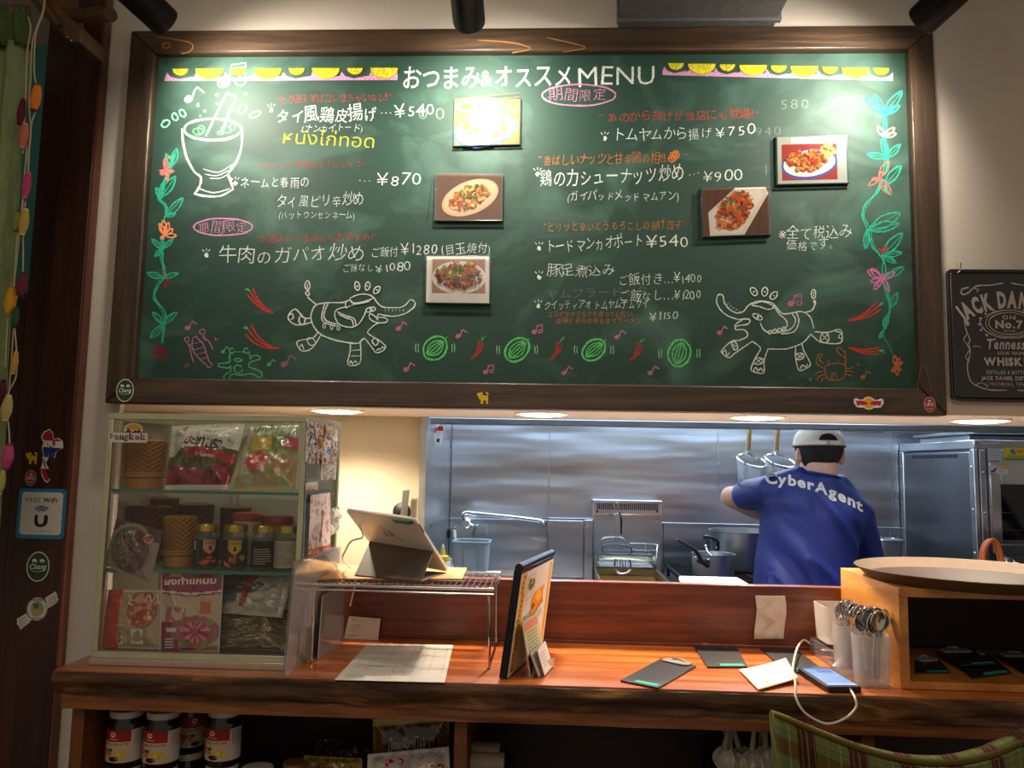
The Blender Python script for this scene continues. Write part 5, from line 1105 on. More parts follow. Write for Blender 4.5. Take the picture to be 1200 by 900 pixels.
# folded cover: flap from mid back down to the cardboard, then under
h1 = TP(.005, HL*.60, .0008); h2 = TP(WL-.004, HL*.60, .0008)
g1 = PZ(423, 664, tz); g2 = PZ(494, 682, tz); g1.z = g2.z = tz
g1 = g2-wv*(WL-.008); g1.z = tz
MB().prism([h1, h2, g2, g1], (0, -.0008, .0022)).build('cover_flap', CV, t, bev=.0006)
c2_ = Cc.copy(); c2_.z = tz; c1_ = TP(0, HL, 0); c1_.z = tz
MB().prism([g1, g2, c2_, c1_], (0, 0, .0018)).build('cover_flap', CV, t, bev=.0006)
pl = PZ(404, 663, RZ)
t = tag(MB().tube([TP(.004, .062, -.003), PY(425, 629, 1.64), PY(412, 634, 1.66), PY(405, 645, 1.70), PY(402, 657, 1.76), Vector((-.44, 1.85, 1.29)), Vector((-.45, 1.852, 1.22))], .0019, 8, sm=6).build('charging_cable', mat('white_cable', 'd8d0c4', .5)), 'thin white cable arching from the left edge of the tablet', 'cable')
# small printed card against the panel
q = [PY(*c, Y) for c, Y in (((409, 722), 1.846), ((446, 725), 1.846), ((443, 750), 1.835), ((403, 747), 1.835))]
for v_ in q[2:]: v_.z = cz
t = thing('small_card', 'small white card stand leaning on the mahogany panel under the rack', 'card', (q[2]+q[3])/2)
MB().prism(q, (0, .0012, 0)).build('card', WPAP, t)
p = Pr(on_quad(*[v+Vector((0, -.0002, 0)) for v in q], 100, 66), 2); p.text('お支払いについて', 10, 12, 6, '4a4440', 52, 12); p.text('スマホで読み取り', 10, 27, 5, '6a645e', 46, 27); p.text('メニューを表示', 10, 34, 5, '6a645e', 40, 34); p.text('ご注文ください', 10, 41, 5, '6a645e', 40, 41); p.text('モバイル注文', 8, 58, 6, '2a2622', 36, 58, bold=.02); p.build('print', PAPER, t)
MB().tube([q[3]+Vector((-.001, -.003, .001)), q[2]+Vector((.003, -.004, .001))], .0012, 6).build('stand_lip', WPAP, t)
# order sheet
q = [PZ(430, 755, cz), PZ(531, 756, cz), PZ(521, 800, cz), PZ(392, 797, cz)]
def sheetfn(x, y, h):
    u, v = x/100, y/140; p_ = q[0]*(1-u)*(1-v)+q[1]*u*(1-v)+q[2]*u*v+q[3]*(1-u)*v
    return p_+Vector((0, 0, .0005+h))
t = thing('order_sheet', 'white gridded order sheet lying on the counter in front of the rack', 'paper', (q[0]+q[2])/2)
MB().prism(q, (0, 0, .0004)).build('sheet', mat('sheet_paper', 'cfcac0', .6), t)
p = Pr(sheetfn, 3); 
for k in range(12): p.line([(8, 12+k*9), (95, 12+k*9)], .6, '8a8a86', 0)
for x in (8, 22, 36, 48, 58, 66, 74, 82, 95): p.line([(x, 12), (x, 111)], .6, '8a8a86', 0)
for k in range(2): p.line([(8, 122+k*9), (95, 122+k*9)], .7, '8a8a86', 0)
p.line([(8, 122), (8, 131)], .7, '8a8a86', 0); p.line([(48, 122), (48, 131)], .7, '8a8a86', 0); p.line([(95, 122), (95, 131)], .7, '8a8a86', 0)
for (x, y) in ((16, 100), (24, 92), (52, 84), (60, 90), (14, 60), (30, 66)): p.line([(x, y), (x+4, y-3), (x+7, y+1), (x+11, y-2)], .9, '7aa87a', 3)
p.text('日 注文表', 10, 130, 6, '7a7a76', 24, 130); p.build('print', PAPER, t)
# black framed menu
t = thing('menu_stand', 'tall black framed menu standing edge-on at the middle of the counter', 'menu stand', (-.05, 1.62, CZ))
bl, br = PZ(594, 796, cz+.001), PZ(635, 758, cz+.001); tl = PY(612, 666, 1.56); tr = tl+(br-bl)
n2 = (br-bl).cross(tl-bl).normalized(); hh = (tl-bl).length; Wd = (br-bl).length
if n2.x < 0: n2 = -n2
def MP(u, v, h): a, b = u/Wd, v/hh; return tl*(1-a)*(1-b)+tr*a*(1-b)+br*a*b+bl*(1-a)*b+n2*h
for k, off in enumerate((0, -.0042, -.0084, -.0126)):
    o_ = MB().prism([MP(0, .004, off), MP(Wd, .004, off), MP(Wd, hh, off), MP(0, hh, off)], -n2*.003); o_.build('black_page', BLACKP, t, bev=.0005)
MB().tube([MP(-.001, .0, -.006), MP(Wd+.001, .0, -.006)], .0085, 14).build('binding_bar', mat('black_gloss', '1a1a1c', .2), t)
MB().prism([MP(.001, .012, .0007), MP(Wd-.001, .012, .0007), MP(Wd-.001, hh-.002, .0007), MP(.001, hh-.002, .0007)], -n2*.0005).build('menu_page', WPAP, t)
p = Pr(lambda x, y, h: MP(.001+x/100*(Wd-.002), .012+y/150*(hh-.014), .0010+h), 6, eps=.00003)
p.rect(0, 0, 100, 150, 'd3ccc4'); p.rect(3, 2, 16, 148, 'd39a1e'); p.rect(88, 2, 97, 148, 'd39a1e'); 
for k in range(20): p.blob(9+p.rnd.uniform(-3, 3), 8+k*7, 2.6, '9a4a1a', 7)
p.text('ランチメニュー', 20, 50, 6, '8c3a1c', 24, 86); p.line([(20, 10), (42, 8), (42, 40), (20, 46), (20, 10)], 1.2, 'a85a3a', 0); p.blob(31, 22, 9, '6a6038'); p.blob(33, 20, 5, 'a09050')
p.poly([(40, 48), (50, 40), (76, 36), (74, 52), (78, 66), (60, 70), (40, 82)], 'dc8a14'); p.blob(60, 50, 10, 'e8ac2c'); p.blob(46, 62, 5, '8c3c10')
p.text('ガパオライス', 50, 84, 11, '2a2a40', 84, 62, bold=.02); p.text('タイラーメン', 50, 100, 12, '4a4a7a', 84, 78, bold=.02); p.text('辛口', 20, 78, 9, '333a55', 40, 74)
for k in range(9): p.line([(24, 96+k*5), (48, 93+k*5)], .8, '8a8480', 0); p.line([(54, 106+k*4), (84, 102+k*4)], .7, '9a9490', 0)
p.build('menu_print', PAPER, t)
# pull-up strut and card box
t = thing('card_holder', 'clear holder with business cards and leaflets in front of the black menu stand', 'card holder', (.02, 1.60, CZ))
def cardq(bl_, br_, tl_, tr_, dy=0):
    a, b = PZ(*bl_, cz+.003), PZ(*br_, cz+.003); return [PY(*tl_, a.y+.004+dy), PY(*tr_, b.y+.004+dy), b, a]
for k, (qq, col) in enumerate(((cardq((622, 792), (640, 772), (612, 729), (629, 719)), 'b9b08c'), (cardq((632, 793), (644, 779), (622, 766), (634, 752)), 'a9a49c'), (cardq((638.6, 791.5), (648, 780), (630, 762), (639, 751)), 'd6ccc6'))):
    cn = (qq[3]-qq[0]).cross(qq[1]-qq[0]).normalized()
    MB().prism(qq, -cn*.002).build('leaflet', mat('leaf_'+col, col, .6), t)
    p = Pr(on_quad(*[v_+cn*.0003 for v_ in qq], 100, 120), 3+k)
    if k == 0:
        p.rect(4, 4, 96, 24, 'c9806a')
        for j in range(8): p.rect(12, 30+j*8, 80, 32+j*8, '6a7a50')
        p.rect(0, 80, 30, 120, '8c2a20'); p.rect(30, 92, 100, 120, '2a4a34')
    else:
        for j in range(5): p.rect(14, 28+j*14, 14+60-j*6, 31+j*14, '8a8078')
    p.build('print', PAPER, t)
b0_, b1_ = PZ(624, 794, cz), PZ(649, 782, cz); bn_ = Vector((.010, -.006, 0))
MB().prism([b0_, b1_, b1_+Vector((-.028, .014, 0)), b0_+Vector((-.02, .022, 0))], (0, 0, .0025)).build('holder_base', CLEARP, t)
MB().prism([b0_, b1_, b1_+Vector((0, 0, .02)), b0_+Vector((0, 0, .02))], bn_*.15).build('front_lip', CLEARP, t)

# bill clipboards
def board(q, label, group='black bill clipboards'):
    t = thing('bill_clipboard', label, 'clipboard', (q[0]+q[2])/2, group)
    MB().prism(q, (0, 0, .0032)).build('board', mat('black_board', '1e1c1d', .45, noise_s=200, noise_a=.1), t, bev=.0006)
    e1 = (q[1]-q[0]); e2 = (q[3]-q[0]); m0 = q[0]+e1*.14+e2*.06; m1 = q[0]+e1*.86+e2*.06
    u = e1.normalized(); v = Vector((0, 0, 1)).cross(u)*-1
    c_ = (m0+m1)/2+Vector((0, 0, .0032)); L_ = (m1-m0).length/2
    P_ = []
    for x, y in rr(-L_, -.014, L_, .012, .007, 4): P_.append(c_+u*x+v*y)
    MB().prism(P_, (0, 0, .004)).build('clip', mat('grey_clip', '8a8784', .35, .1), t, bev=.0012)
    MB().tube([c_+u*(-L_*.45)+v*-.006+Vector((0, 0, .004)), c_+u*(-L_*.3)+v*-.012+Vector((0, 0, .006)), c_+u*(L_*.3)+v*-.012+Vector((0, 0, .006)), c_+u*(L_*.45)+v*-.006+Vector((0, 0, .004))], .0018, 8, sm=4).build('clip_lever', mat('grey_clip', '8a8784', .35, .1), t)
    e3 = (q[2]-q[3]); a0 = q[3]+e3*.36-e2*.045
    a0 = q[3]+e3*.34-e2*.03; a1 = q[3]+e3*.94-e2*.03
    P_ = [a0-e2*.07, a1-e2*.07, a1, a0]
    MB().prism([x+Vector((0, 0, .0033)) for x in P_], (0, 0, .0004)).build('teal_tape', mat('teal_tape', '1fa58c', .5), t)
    return t
def bq(*pts): return [PZ(x, y, cz) for x, y in pts]
# corner order: clip end left, clip end right, far end right, far end left
board(bq((775, 773), (816, 782), (771, 808), (727, 799)), 'black bill clipboard lying diagonally at the counter middle, nearest the black menu stand')
board(bq((811, 755), (861, 755), (876, 783), (829, 783)), 'black bill clipboard by the panel, left of the white crumpled receipt')
board(bq((886, 756), (926, 757), (966, 787), (922, 790)), 'black bill clipboard partly under the handwritten note')
# receipt stuck on the panel
def rfn(u, v):
    p_ = PY(885+35*u+1.5*math.sin(v*5), 698+51*v, WY-.006); p_.y += .0035*noise.noise(Vector((u*3, v*4, 3)))+.0012*noise.noise(Vector((u*11, v*13, 3)))-.004*v*(1-v); return p_
t = thing('taped_receipt', 'crumpled white blank receipt stuck on the mahogany panel', 'receipt', PY(902, 748, WY-.006))
MB().grid(rfn, 24, 30).build('receipt_paper', mat('receipt_white', 'cfc3b4', .75), t, solid=.0003, fix=False)
MB().box(tuple(PY(899, 702, WY-.011)-Vector((.006, 0, .003))), tuple(PY(899, 702, WY-.004)+Vector((.006, .0, .003)))).build('tape', CLEARP, t)
# note paper
qn = [PZ(866, 786, cz), PZ(922, 779, cz), PZ(935, 800, cz), PZ(893, 811, cz)]
qn = bq((866, 787), (921, 779), (936, 800), (889, 811))
for v_ in qn: v_.z = cz
def nfn(x, y, h):
    u, v = x/100, y/80; p_ = qn[0]*(1-u)*(1-v)+qn[1]*u*(1-v)+qn[2]*u*v+qn[3]*(1-u)*v
    return p_+Vector((0, 0, .0040+.010*u*(1-v*.4)*u+.002*math.sin(u*5)*math.sin(v*3)+h))
t = thing('handwritten_note', 'curled white note with handwriting beside the phone', 'note', (qn[0]+qn[2])/2)
MB().grid(lambda u, v: nfn(u*100, v*80, 0), 20, 12).build('paper_sheet', WPAP, t, solid=.0003, fix=False)
p = Pr(lambda x, y, h: nfn(x, y, h+.0003), 5)
for (a, b, s) in ((44, 12, 'トムヤム 1'), (48, 26, 'ガパオ 目玉'), (56, 40, 'パッタイ 2'), (40, 56, 'ビール'), (14, 66, 'シンハー')): p.text(s, a, b, 9, '6a5a58', jit=1.5)
p.build('handwriting', PAPER, t)
# phone
qp = [PZ(938, 789, cz), PZ(966, 787, cz), PZ(1008, 811, cz), PZ(974, 814, cz)]
e1 = ((qp[1]-qp[0])+(qp[2]-qp[3]))/2; e2 = ((qp[3]-qp[0])+(qp[2]-qp[1]))/2; o_ = (qp[0]+qp[1]+qp[2]+qp[3])/4
u = e2.normalized(); v = Vector((u.y, -u.x, 0))*-1
if v.dot(e1) < 0: v = -v
LW, LL = .066, .142
def PH(a, b, h): return o_+v*((a-.5)*LW)+u*((b-.5)*LL)+Vector((0, 0, h))
t = thing('smartphone', 'black cased smartphone charging on the counter with a blue-lit screen', 'phone', o_)
MB().prism([PH(.5+x, .5+y, .0006) for x, y in rr(-.5, -.5, .5, .5, .09, 5)], (0, 0, .0105)).build('case', mat('phone_case', '17171a', .5), t, bev=.0018)
MB().prism([PH(.5+x, .5+y, .0112) for x, y in rr(-.44, -.455, .44, .455, .05, 4)], (0, 0, .0004)).build('screen_glass', mat('black_glass', '0a0a0c', .1), t)
sm_ = bpy.data.materials.new('phone_screen'); sm_.use_nodes = True; nt = sm_.node_tree; b_ = nt.nodes['Principled BSDF']; a_ = nt.nodes.new('ShaderNodeAttribute'); a_.attribute_name = 'Col'
b_.inputs['Base Color'].default_value = (.01, .01, .01, 1); b_.inputs['Roughness'].default_value = .3; nt.links.new(a_.outputs['Color'], b_.inputs['Emission Color']); b_.inputs['Emission Strength'].default_value = .75
p = Pr(lambda x, y, h: PH(.08+.84*x/60, .06+.88*y/110, .0117+h), 3); p.rect(0, 0, 60, 110, '8ab0e6'); p.rect(0, 0, 60, 9, '3f6cb0')
for k, (a, b, w2) in enumerate(((22, 12, 34), (22, 20, 34), (22, 28, 30), (4, 40, 26), (30, 50, 26), (4, 60, 20))): p.rect(a, b, a+w2, b+6, '3c6ec4' if k < 3 else 'a8c6f2')
p.rect(0, 98, 60, 110, 'b9d0f2'); p.build('screen', sm_, t)
WC = mat('white_cable', 'd8d0c4', .5)
ph_end = PH(.62, 1.0, .006)
cab = [PZ(960, 760, cz)+Vector((0, 0, .010)), PZ(952, 762, cz)+Vector((0, 0, .012)), PZ(942, 762, cz)+Vector((0, 0, .022)), PZ(934, 772, cz)+Vector((0, 0, .020)), PY(929, 784, 1.60), PY(932, 800, 1.52), PY(933, 818, 1.485), PY(944, 836, 1.478), PY(968, 848, 1.474), PY(990, 842, 1.474), PY(1003, 829, 1.476), PY(1002, 818, 1.482), PZ(996, 811, cz)+Vector((0, 0, .006)), ph_end]
t = thing('charging_cable', 'white cable looping from the phone over the counter edge', 'cable', cab[0])
MB().tube(cab, .0021, 8, sm=7).build('cord', WC, t)
MB().tube([ph_end+Vector((0, 0, .0)), ph_end+(cab[-2]-ph_end).normalized()*.016], .0036, 10).build('plug', WC, t)
# sachet tray, clear bin, cutlery cups
t = thing('sachet_tray', 'low clear tray with small pink sachets in front of the panel', 'tray', PZ(972, 775, cz))
tx0, tx1, ty0, ty1 = .585, .655, 1.700, 1.835
def openbox(mb, x0, y0, z0, x1, y1, z1, th, b=0): 
    mb.box((x0, y0, z0), (x1, y1, z0+th)); mb.box((x0, y0, z0), (x1, y0+th, z1)); mb.box((x0, y1-th, z0), (x1, y1, z1)); mb.box((x0, y0, z0), (x0+th, y1, z1)); mb.box((x1-th, y0, z0), (x1, y1, z1))
mb = MB(); openbox(mb, tx0, ty0, cz, tx1, ty1, cz+.034, .0018); mb.build('tray_body', CLEARP, t, smooth=False)
rn = random.Random(5)
for k in range(12):
    x, y = rn.uniform(tx0+.012, tx1-.016), rn.uniform(ty0+.016, ty0+.10); z_ = cz+.003+k*.0018; M = Matrix.Rotation(rn.uniform(0, 3), 3, 'Z')
    tag(MB().box((x-.012, y-.007, z_), (x+.012, y+.007, z_+.0015), rot=M).build('sachet', mat('sachet_'+'pwr'[k % 3], ('c87a80', 'd6c8c4', 'a84a50')[k % 3], .4)), 'small '+('pink', 'white', 'red')[k % 3]+' sachet in the low clear tray', 'sachet', 'sachets of one colour in the tray '+'pwr'[k % 3])
t = thing('clear_bin', 'translucent white plastic bin beside the wooden box and standing on the sachet tray', 'bin', (.62, 1.78, cz+.034))
FROST = mat('frosted_plastic', 'dcd8d2', .35, trans=.0, alpha=.42, spec=.4)
b1, b2, b3, b4 = .592, .664, 1.745, 1.838; z0_, z1_ = cz+.0345, cz+.0345+.077
mb = MB(); n_ = 28
def rcs(x0, x1, y0, y1, r): return rr(x0, y0, x1, y1, r, 4)
o1 = rcs(b1+.004, b2-.004, b3+.004, b4-.004, .012); o2 = rcs(b1, b2, b3, b4, .014); i2 = rcs(b1+.002, b2-.002, b3+.002, b4-.002, .012); i1 = rcs(b1+.006, b2-.006, b3+.006, b4-.006, .010); N_ = len(o1)
mb.add([(x, y, z0_) for x, y in o1]+[(x, y, z1_) for x, y in o2]+[(x, y, z1_) for x, y in i2]+[(x, y, z0_+.002) for x, y in i1], [tuple(range(N_))]+[tuple(3*N_+k for k in range(N_))]+[(a*N_+k, a*N_+(k+1) % N_, (a+1)*N_+(k+1) % N_, (a+1)*N_+k) for a in range(3) for k in range(N_)])
mb.build('bin_body', FROST, t)
tag(MB().ell((.628, 1.772, z0_+.012), (.020, .016, .010), 14, 8).build('sachet_heap', mat('tan_sachet', 'a08c5a', .6)), 'tan folded packet in the translucent bin', 'packet')
CUP = mat('translucent_cup', 'cfcccb', .3, alpha=.36, spec=.45)
def rcup(c, rx, ry, h, label):
    t = thing('cutlery_cup', label, 'cup', c, 'translucent cutlery cups'); c = Vector(c); P_ = []
    sec = lambda a, b: [(x, y) for x, y in rr(-a, -b, a, b, min(a, b)*.72, 6)]
    L4 = [(sec(rx*.86, ry*.86), 0), (sec(rx*.90, ry*.90), .004), (sec(rx, ry), h), (sec(rx-.0018, ry-.0018), h), (sec(rx*.88-.0018, ry*.88-.0018), .004)]
    N_ = len(L4[0][0]); vs = [c+Vector((x, y, z_)) for s_, z_ in L4 for x, y in s_]
    mb = MB().add(vs, [tuple(range(N_-1, -1, -1)), tuple(4*N_+k for k in range(N_))]+[(a*N_+k, a*N_+(k+1) % N_, (a+1)*N_+(k+1) % N_, (a+1)*N_+k) for a in range(4) for k in range(N_)])
    mb.build('cup_body', CUP, t); return t
c1 = PZ(1012, 794, cz); c2 = PZ(1027, 803, cz); c2 = Vector((.6175, 1.578, cz)); c1 = Vector((.600, 1.650, cz))
rcup(c2, .034, .024, .092, 'translucent white cutlery cup in front, nearest the counter edge'); rcup(c1, .026, .026, .096, 'translucent white cutlery cup standing behind the other one')
CUTM = mat('cutlery_steel', 'c9c9c9', .18, 1)
def fork(kind, label, grp):
    t = thing(kind, label, kind, (0, 0, 0), grp)
    MB().tube([(0, 0, 0), (0, 0, .03), (0, .001, .08), (0, 0, .12)], [.0045, .0048, .003, .0022], 8, flat=.35).build('handle', CUTM, t)
    if kind == 'spoon':
        mb = MB(); mb.grid(lambda u, v: Vector(((u-.5)*.036*math.sin(PI*min(1, max(.02, v*.96+.02)))**.6, .006*(1-(2*u-1)**2)*math.sin(PI*v), .118+v*.052)), 8, 12); mb.build('bowl', CUTM, t, solid=.001, fix=False)
    else:
        mb = MB(); mb.grid(lambda u, v: Vector(((u-.5)*.022*(.35+.65*math.sin(PI/2*min(1, v*1.3))), .003*math.sin(PI*v), .118+v*.022)), 6, 8); mb.build('fork_neck', CUTM, t, solid=.0012, fix=False)
        for k in range(4): x = (k-1.5)*.0058; MB().tube([(x, 0, .139), (x, -.002, .156), (x*.96, .0015, .172)], [.0016, .0014, .0007], 6).build('tine', CUTM, t)
    return t
rn = random.Random(11); first = {}
for ci, (cc, n_, dist) in enumerate(((c2, 17, (.022, .014)), (c1, 9, (.013, .013)))):
    for k in range(n_):
        kind = 'spoon' if (rn.random() < (.72 if ci == 0 else .4)) else 'fork'
        nm = kind+(' in the front cutlery cup' if ci == 0 else ' in the rear cutlery cup')
        key = (kind,)
        grp = kind+'s in the '+('front' if ci == 0 else 'rear')+' cutlery cup'; lab_ = 'polished steel '+nm+', head upwards'
        if kind not in first: first[kind] = o = fork(kind, lab_, grp)
        else: o = dup(first[kind], (0, 0, 0), lab_, grp)
        a = 2*PI*k/n_*2.4; q_ = math.sqrt((k+.5)/n_)
        x, y = dist[0]*q_*math.cos(a), dist[1]*q_*math.sin(a)
        o.scale = (.95, .95, .74); o.rotation_euler = (-y*7+rn.uniform(-.06, .06), x*7+rn.uniform(-.08, .08), rn.uniform(0, 2*PI) if 0 else rn.uniform(-.9, .9)); o.location = (cc.x+x*.55, cc.y+y*.55, cz+.007+rn.uniform(0, .012))
t = tag(MB().tube([PZ(978, 789, cz), PZ(985, 780, cz)], .007, 14).build('rolled_tape', WPAP), 'small white roll lying left of the cutlery cups', 'roll')
t.location.z += .0075

# wooden box with clipboards, tray on top
wb = thing('wooden_box', 'open fronted light wooden box standing on the right of the counter', 'box', (.9, 1.7, CZ))
gx0, gx1, gy0, gy1, gz = .660, 1.12, 1.552, WY-.012, 1.334; th = .017
MB().box((gx0, gy0, cz), (gx0+th, gy1, gz-th)).build('side_board', BOXW, wb, bev=.001); MB().box((gx1-th, gy0, cz), (gx1, gy1, gz-th)).build('side_board', BOXW, wb, bev=.001)
MB().box((gx0, gy0, gz-th), (gx1, gy1, gz)).build('top_board', BOXW, wb, bev=.001); MB().box((gx0+th, gy0, cz), (gx1-th, gy1, cz+.014)).build('bottom_board', BOXW, wb, bev=.001)
MB().box((gx0+th, gy1-.008, cz+.014), (gx1-th, gy1-.001, gz-th)).build('back_board', mat('dark_back', '2a1c12', .7), wb)
zb = cz+.0145
def bb(pts, dz, label):
    q_ = [PZ(x, y, zb+dz) for x, y in pts]; return board(q_, label, 'black clipboards inside the wooden box')
bb([(1072, 776), (1100, 774), (1114, 789), (1072, 790)], .0, 'black clipboard flat at the left inside the wooden box')
bb([(1100, 766), (1158, 767), (1186, 790), (1140, 796)], .0, 'black clipboard lying at the centre of the box, under the other')
bb([(1096, 765), (1140, 764), (1168, 779), (1126, 781)], .010, 'black clipboard on top of the one at the centre of the box')
bb([(1164, 769), (1215, 770), (1240, 790), (1200, 790)], .0, 'black clipboard at the right inside the wooden box')
tr_ = thing('serving_tray', 'large round brown serving tray with a pale rim on the wooden box', 'tray', (.86, 1.69, gz))
tcx, tcy, tr0 = .8525, 1.668, .215
MB().lathe((tcx, tcy, gz+.0006), [(tr0*.86, 0), (tr0*.90, .003), (tr0*.985, .019), (tr0, .0215), (tr0*1.004, .0225), (tr0, .0235), (tr0*.985, .022), (tr0*.90, .006), (tr0*.88, .0045)], 72, cap=(True, False)).build('tray_rim', mat('tray_tan', '5f482e', .65, spec=.25, noise_s=30, noise_a=.05), tr_)
MB().lathe((tcx, tcy, gz+.0046), [(tr0*.885, 0), (tr0*.88, .0008), (.001, .0009)], 72, cap=(True, False)).build('tray_centre', mat('tray_brown', '33241c', .68, spec=.2, noise_s=60, noise_a=.08, bump=.05, bump_s=300), tr_)

# whiskey sign
def JD(x, y): return PY(x, y, 1.842)
sx0, sx1, sz0, sz1 = .9145, 1.1845, 1.7125, 2.0195
t = thing('whiskey_sign', 'black enamel whiskey sign with white lettering hanging at the right edge', 'sign', (1.05, 1.845, sz0))
BLK = mat('black_enamel', '0f0e0f', .25, coat=.5)
MB().prism([(x, 1.842, z_) for x, z_ in rr(sx0, sz0, sx1, sz1, .012)], (0, .006, 0)).build('plate', BLK, t, bev=.0015)
MB().tube([(x, 1.8415, z_) for x, z_ in rr(sx0+.008, sz0+.008, sx1-.008, sz1-.008, .012, 5)], .0024, 8, closed=True).build('raised_border', BLK, t)
p = Pr(on_quad((sx0, 1.8413, sz1), (sx1, 1.8413, sz1), (sx1, 1.8413, sz0), (sx0, 1.8413, sz0), 100, 114), 3); cS = 'a89a98'
p.text("JACK DANIEL'S", 11, 33, 19, cS, 89, 33, bold=.055, arc=62)
for s_ in (1, -1):
    X = lambda q_: [(50+s_*(x-50), y) for x, y in q_]
    p.line(X([(18, 16), (12, 18), (12, 22), (17, 21), (24, 15), (36, 14), (47, 12)]), 1.1, cS, 4); p.line(X([(22, 17), (26, 18), (24, 20)]), .7, cS, 4)
    p.line(X([(13, 42), (14, 52), (17, 62), (15, 66), (17, 72), (14, 84), (16, 96), (22, 101), (32, 104), (46, 104)]), 1, cS, 4); p.line(X([(15, 56), (12, 62), (17, 68), (13, 76), (16, 80)]), .7, cS, 4); p.line(X([(20, 100), (26, 98), (30, 102)]), .7, cS, 4); p.line(X([(19, 67.5), (22, 66.5), (26, 68)]), .7, cS, 3)
    p.line(X([(28, 42), (26, 46), (29, 52), (34, 56), (42, 59), (50, 59.5)]), .9, cS, 4); p.line(X([(30, 42), (36, 38), (44, 36), (50, 35.5)]), .8, cS, 4)
    for a in (-60, -40, -20, 0, 20, 40, 60): p.blob(50+s_*25*math.cos(math.radians(a)), 48+14.5*math.sin(math.radians(a)), 1.1, cS, 7)
p.line(cellip(50, 47, 17, 9.5, 24), .8, cS, 0, True); p.line(cellip(50, 47, 19.5, 11.5, 24), .6, cS, 0, True)
p.text('Old', 44, 43.5, 5, cS, 56, 43.5, bold=.03); p.text('No.7', 38, 51, 9, cS, 62, 51, bold=.05); p.text('BRAND', 45, 54.5, 2.8, cS, 55, 54.5)
p.text('Tennessee', 30, 69, 12, cS, 72, 69, bold=.03, slant=.15); p.text('SOUR MASH', 39, 74, 4, cS, 61, 74, bold=.02); p.text('WHISKEY', 28, 83, 9, cS, 72, 83, bold=.06)
p.text('DISTILLED & BOTTLED BY', 29, 90.5, 4.2, cS, 71, 90.5, bold=.02); p.text('JACK DANIEL DISTILLERY', 25, 95.5, 4.4, cS, 75, 95.5, bold=.04); p.text('LYNCHBURG, TENN. USA', 29, 100.5, 4.2, cS, 71, 100.5)
p.build('lettering', STICK, t)
a = PY(1116, 307, WY); t = thing('wall_hook', 'small white adhesive hook holding the corner of the whiskey sign', 'hook', a)
MB().box((a.x-.010, WY-.003, a.z-.026), (a.x+.009, WY-.0005, a.z+.002)).build('adhesive_plate', mat('hook_white', 'd6c9b0', .5), t, bev=.001)
MB().tube([(a.x-.004, WY-.003, a.z-.030), (a.x-.003, WY-.022, a.z-.032), (a.x+.004, WY-.026, a.z-.026), (a.x+.007, WY-.024, a.z-.008)], .0014, 8, sm=3).build('hook_wire', CHROME, t)
# ================================================================== kitchen
def px2(x, y, Y): return PY(x, y, Y)
# hood
HZ = PY(800, 500, 2.70).z; 
t = thing('extractor_hood', 'stainless steel extractor hood hanging over the cooking line', 'hood', (.6, 3.1, HZ))
MB().box((KX0+.01, 2.69, HZ), (2.3, 2.705, 2.40)).build('front_panel', STEEL, t, bev=.001)
MB().box((KX0+.01, 2.672, HZ-.004), (2.3, 2.69, HZ+.016)).build('front_lip', STEELD, t, bev=.002)
MB().box((KX0+.01, 2.705, HZ-.004), (2.3, 2.76, HZ)).build('gutter', mat('mirror_steel', 'b0b4b8', .12, 1), t, bev=.001)
MB().box((KX0+.01, 2.74, HZ), (2.3, 2.75, HZ+.035)).build('gutter_wall', STEELD, t)
MB().box((KX0+.01, 2.705, 2.36), (2.3, KY-.01, 2.40)).build('top_panel', STEEL, t)
for k in range(24):
    v = k/24; y = 2.95+v*.55; z_ = 2.02+v*.22
    MB().box((KX0+.05, y, z_), (2.25, y+.012, z_+.03), rot=Matrix.Rotation(.5, 3, 'X')).build('baffle_slat', STEELD, t)
for x in (-.1, .75, 1.6):
    l_ = MB().cyl((x-.35, 2.86, 1.98), (x+.35, 2.86, 1.98), .013, 14).build('light_tube', mat('tube_glow', 'cfe4ff', emit=9), t)
t = tag(MB().tube([PY(509, 494, 3.15), PY(1035, 505, 3.15)], .006, 12).build('hanging_rail', mat('dark_rail', '3a3a3c', .4, .7)), 'thin dark rail below the hood with utensils hanging', 'rail')
# key tags on the left
for k, (x, dy) in enumerate(((516, 0), (510, 2))):
    a = PY(x, 497+dy, 3.05+.03*k); t = thing('hanging_tag', ('white and red peg tag hanging from the left end of the rail, front one', 'second white and red peg tag hanging just behind the front one')[k], 'tag', a)
    M = Matrix.Rotation(math.radians(6), 3, 'Y'); s_ = 3.1/FPX
    MB().prism([a+M@Vector((x2*s_, 0, -y2*s_)) for x2, y2 in rr(-3.4, 6, 3.4, 26, 3)], (0, .006, 0)).build('white_body', WHITEP, t, bev=.001)
    MB().box(tuple(a+Vector((-.010, -.001, -.026))), tuple(a+Vector((.011, .009, -.008)))).build('red_clip', mat('red_plastic', 'b8202c', .4), t, bev=.001)
    MB().prism([a+M@Vector((x2*s_, -.0008, -y2*s_)) for x2, y2 in rr(-1.5, 17, 1.5, 21, .8)], (0, .001, 0)).build('black_mark', BLACKP, t)
    MB().tube([a+Vector((0, .003, -.008)), a+Vector((.003, .003, .004)), a+Vector((.0, .003, .012))], .0015, 6).build('hook', CHROME, t)
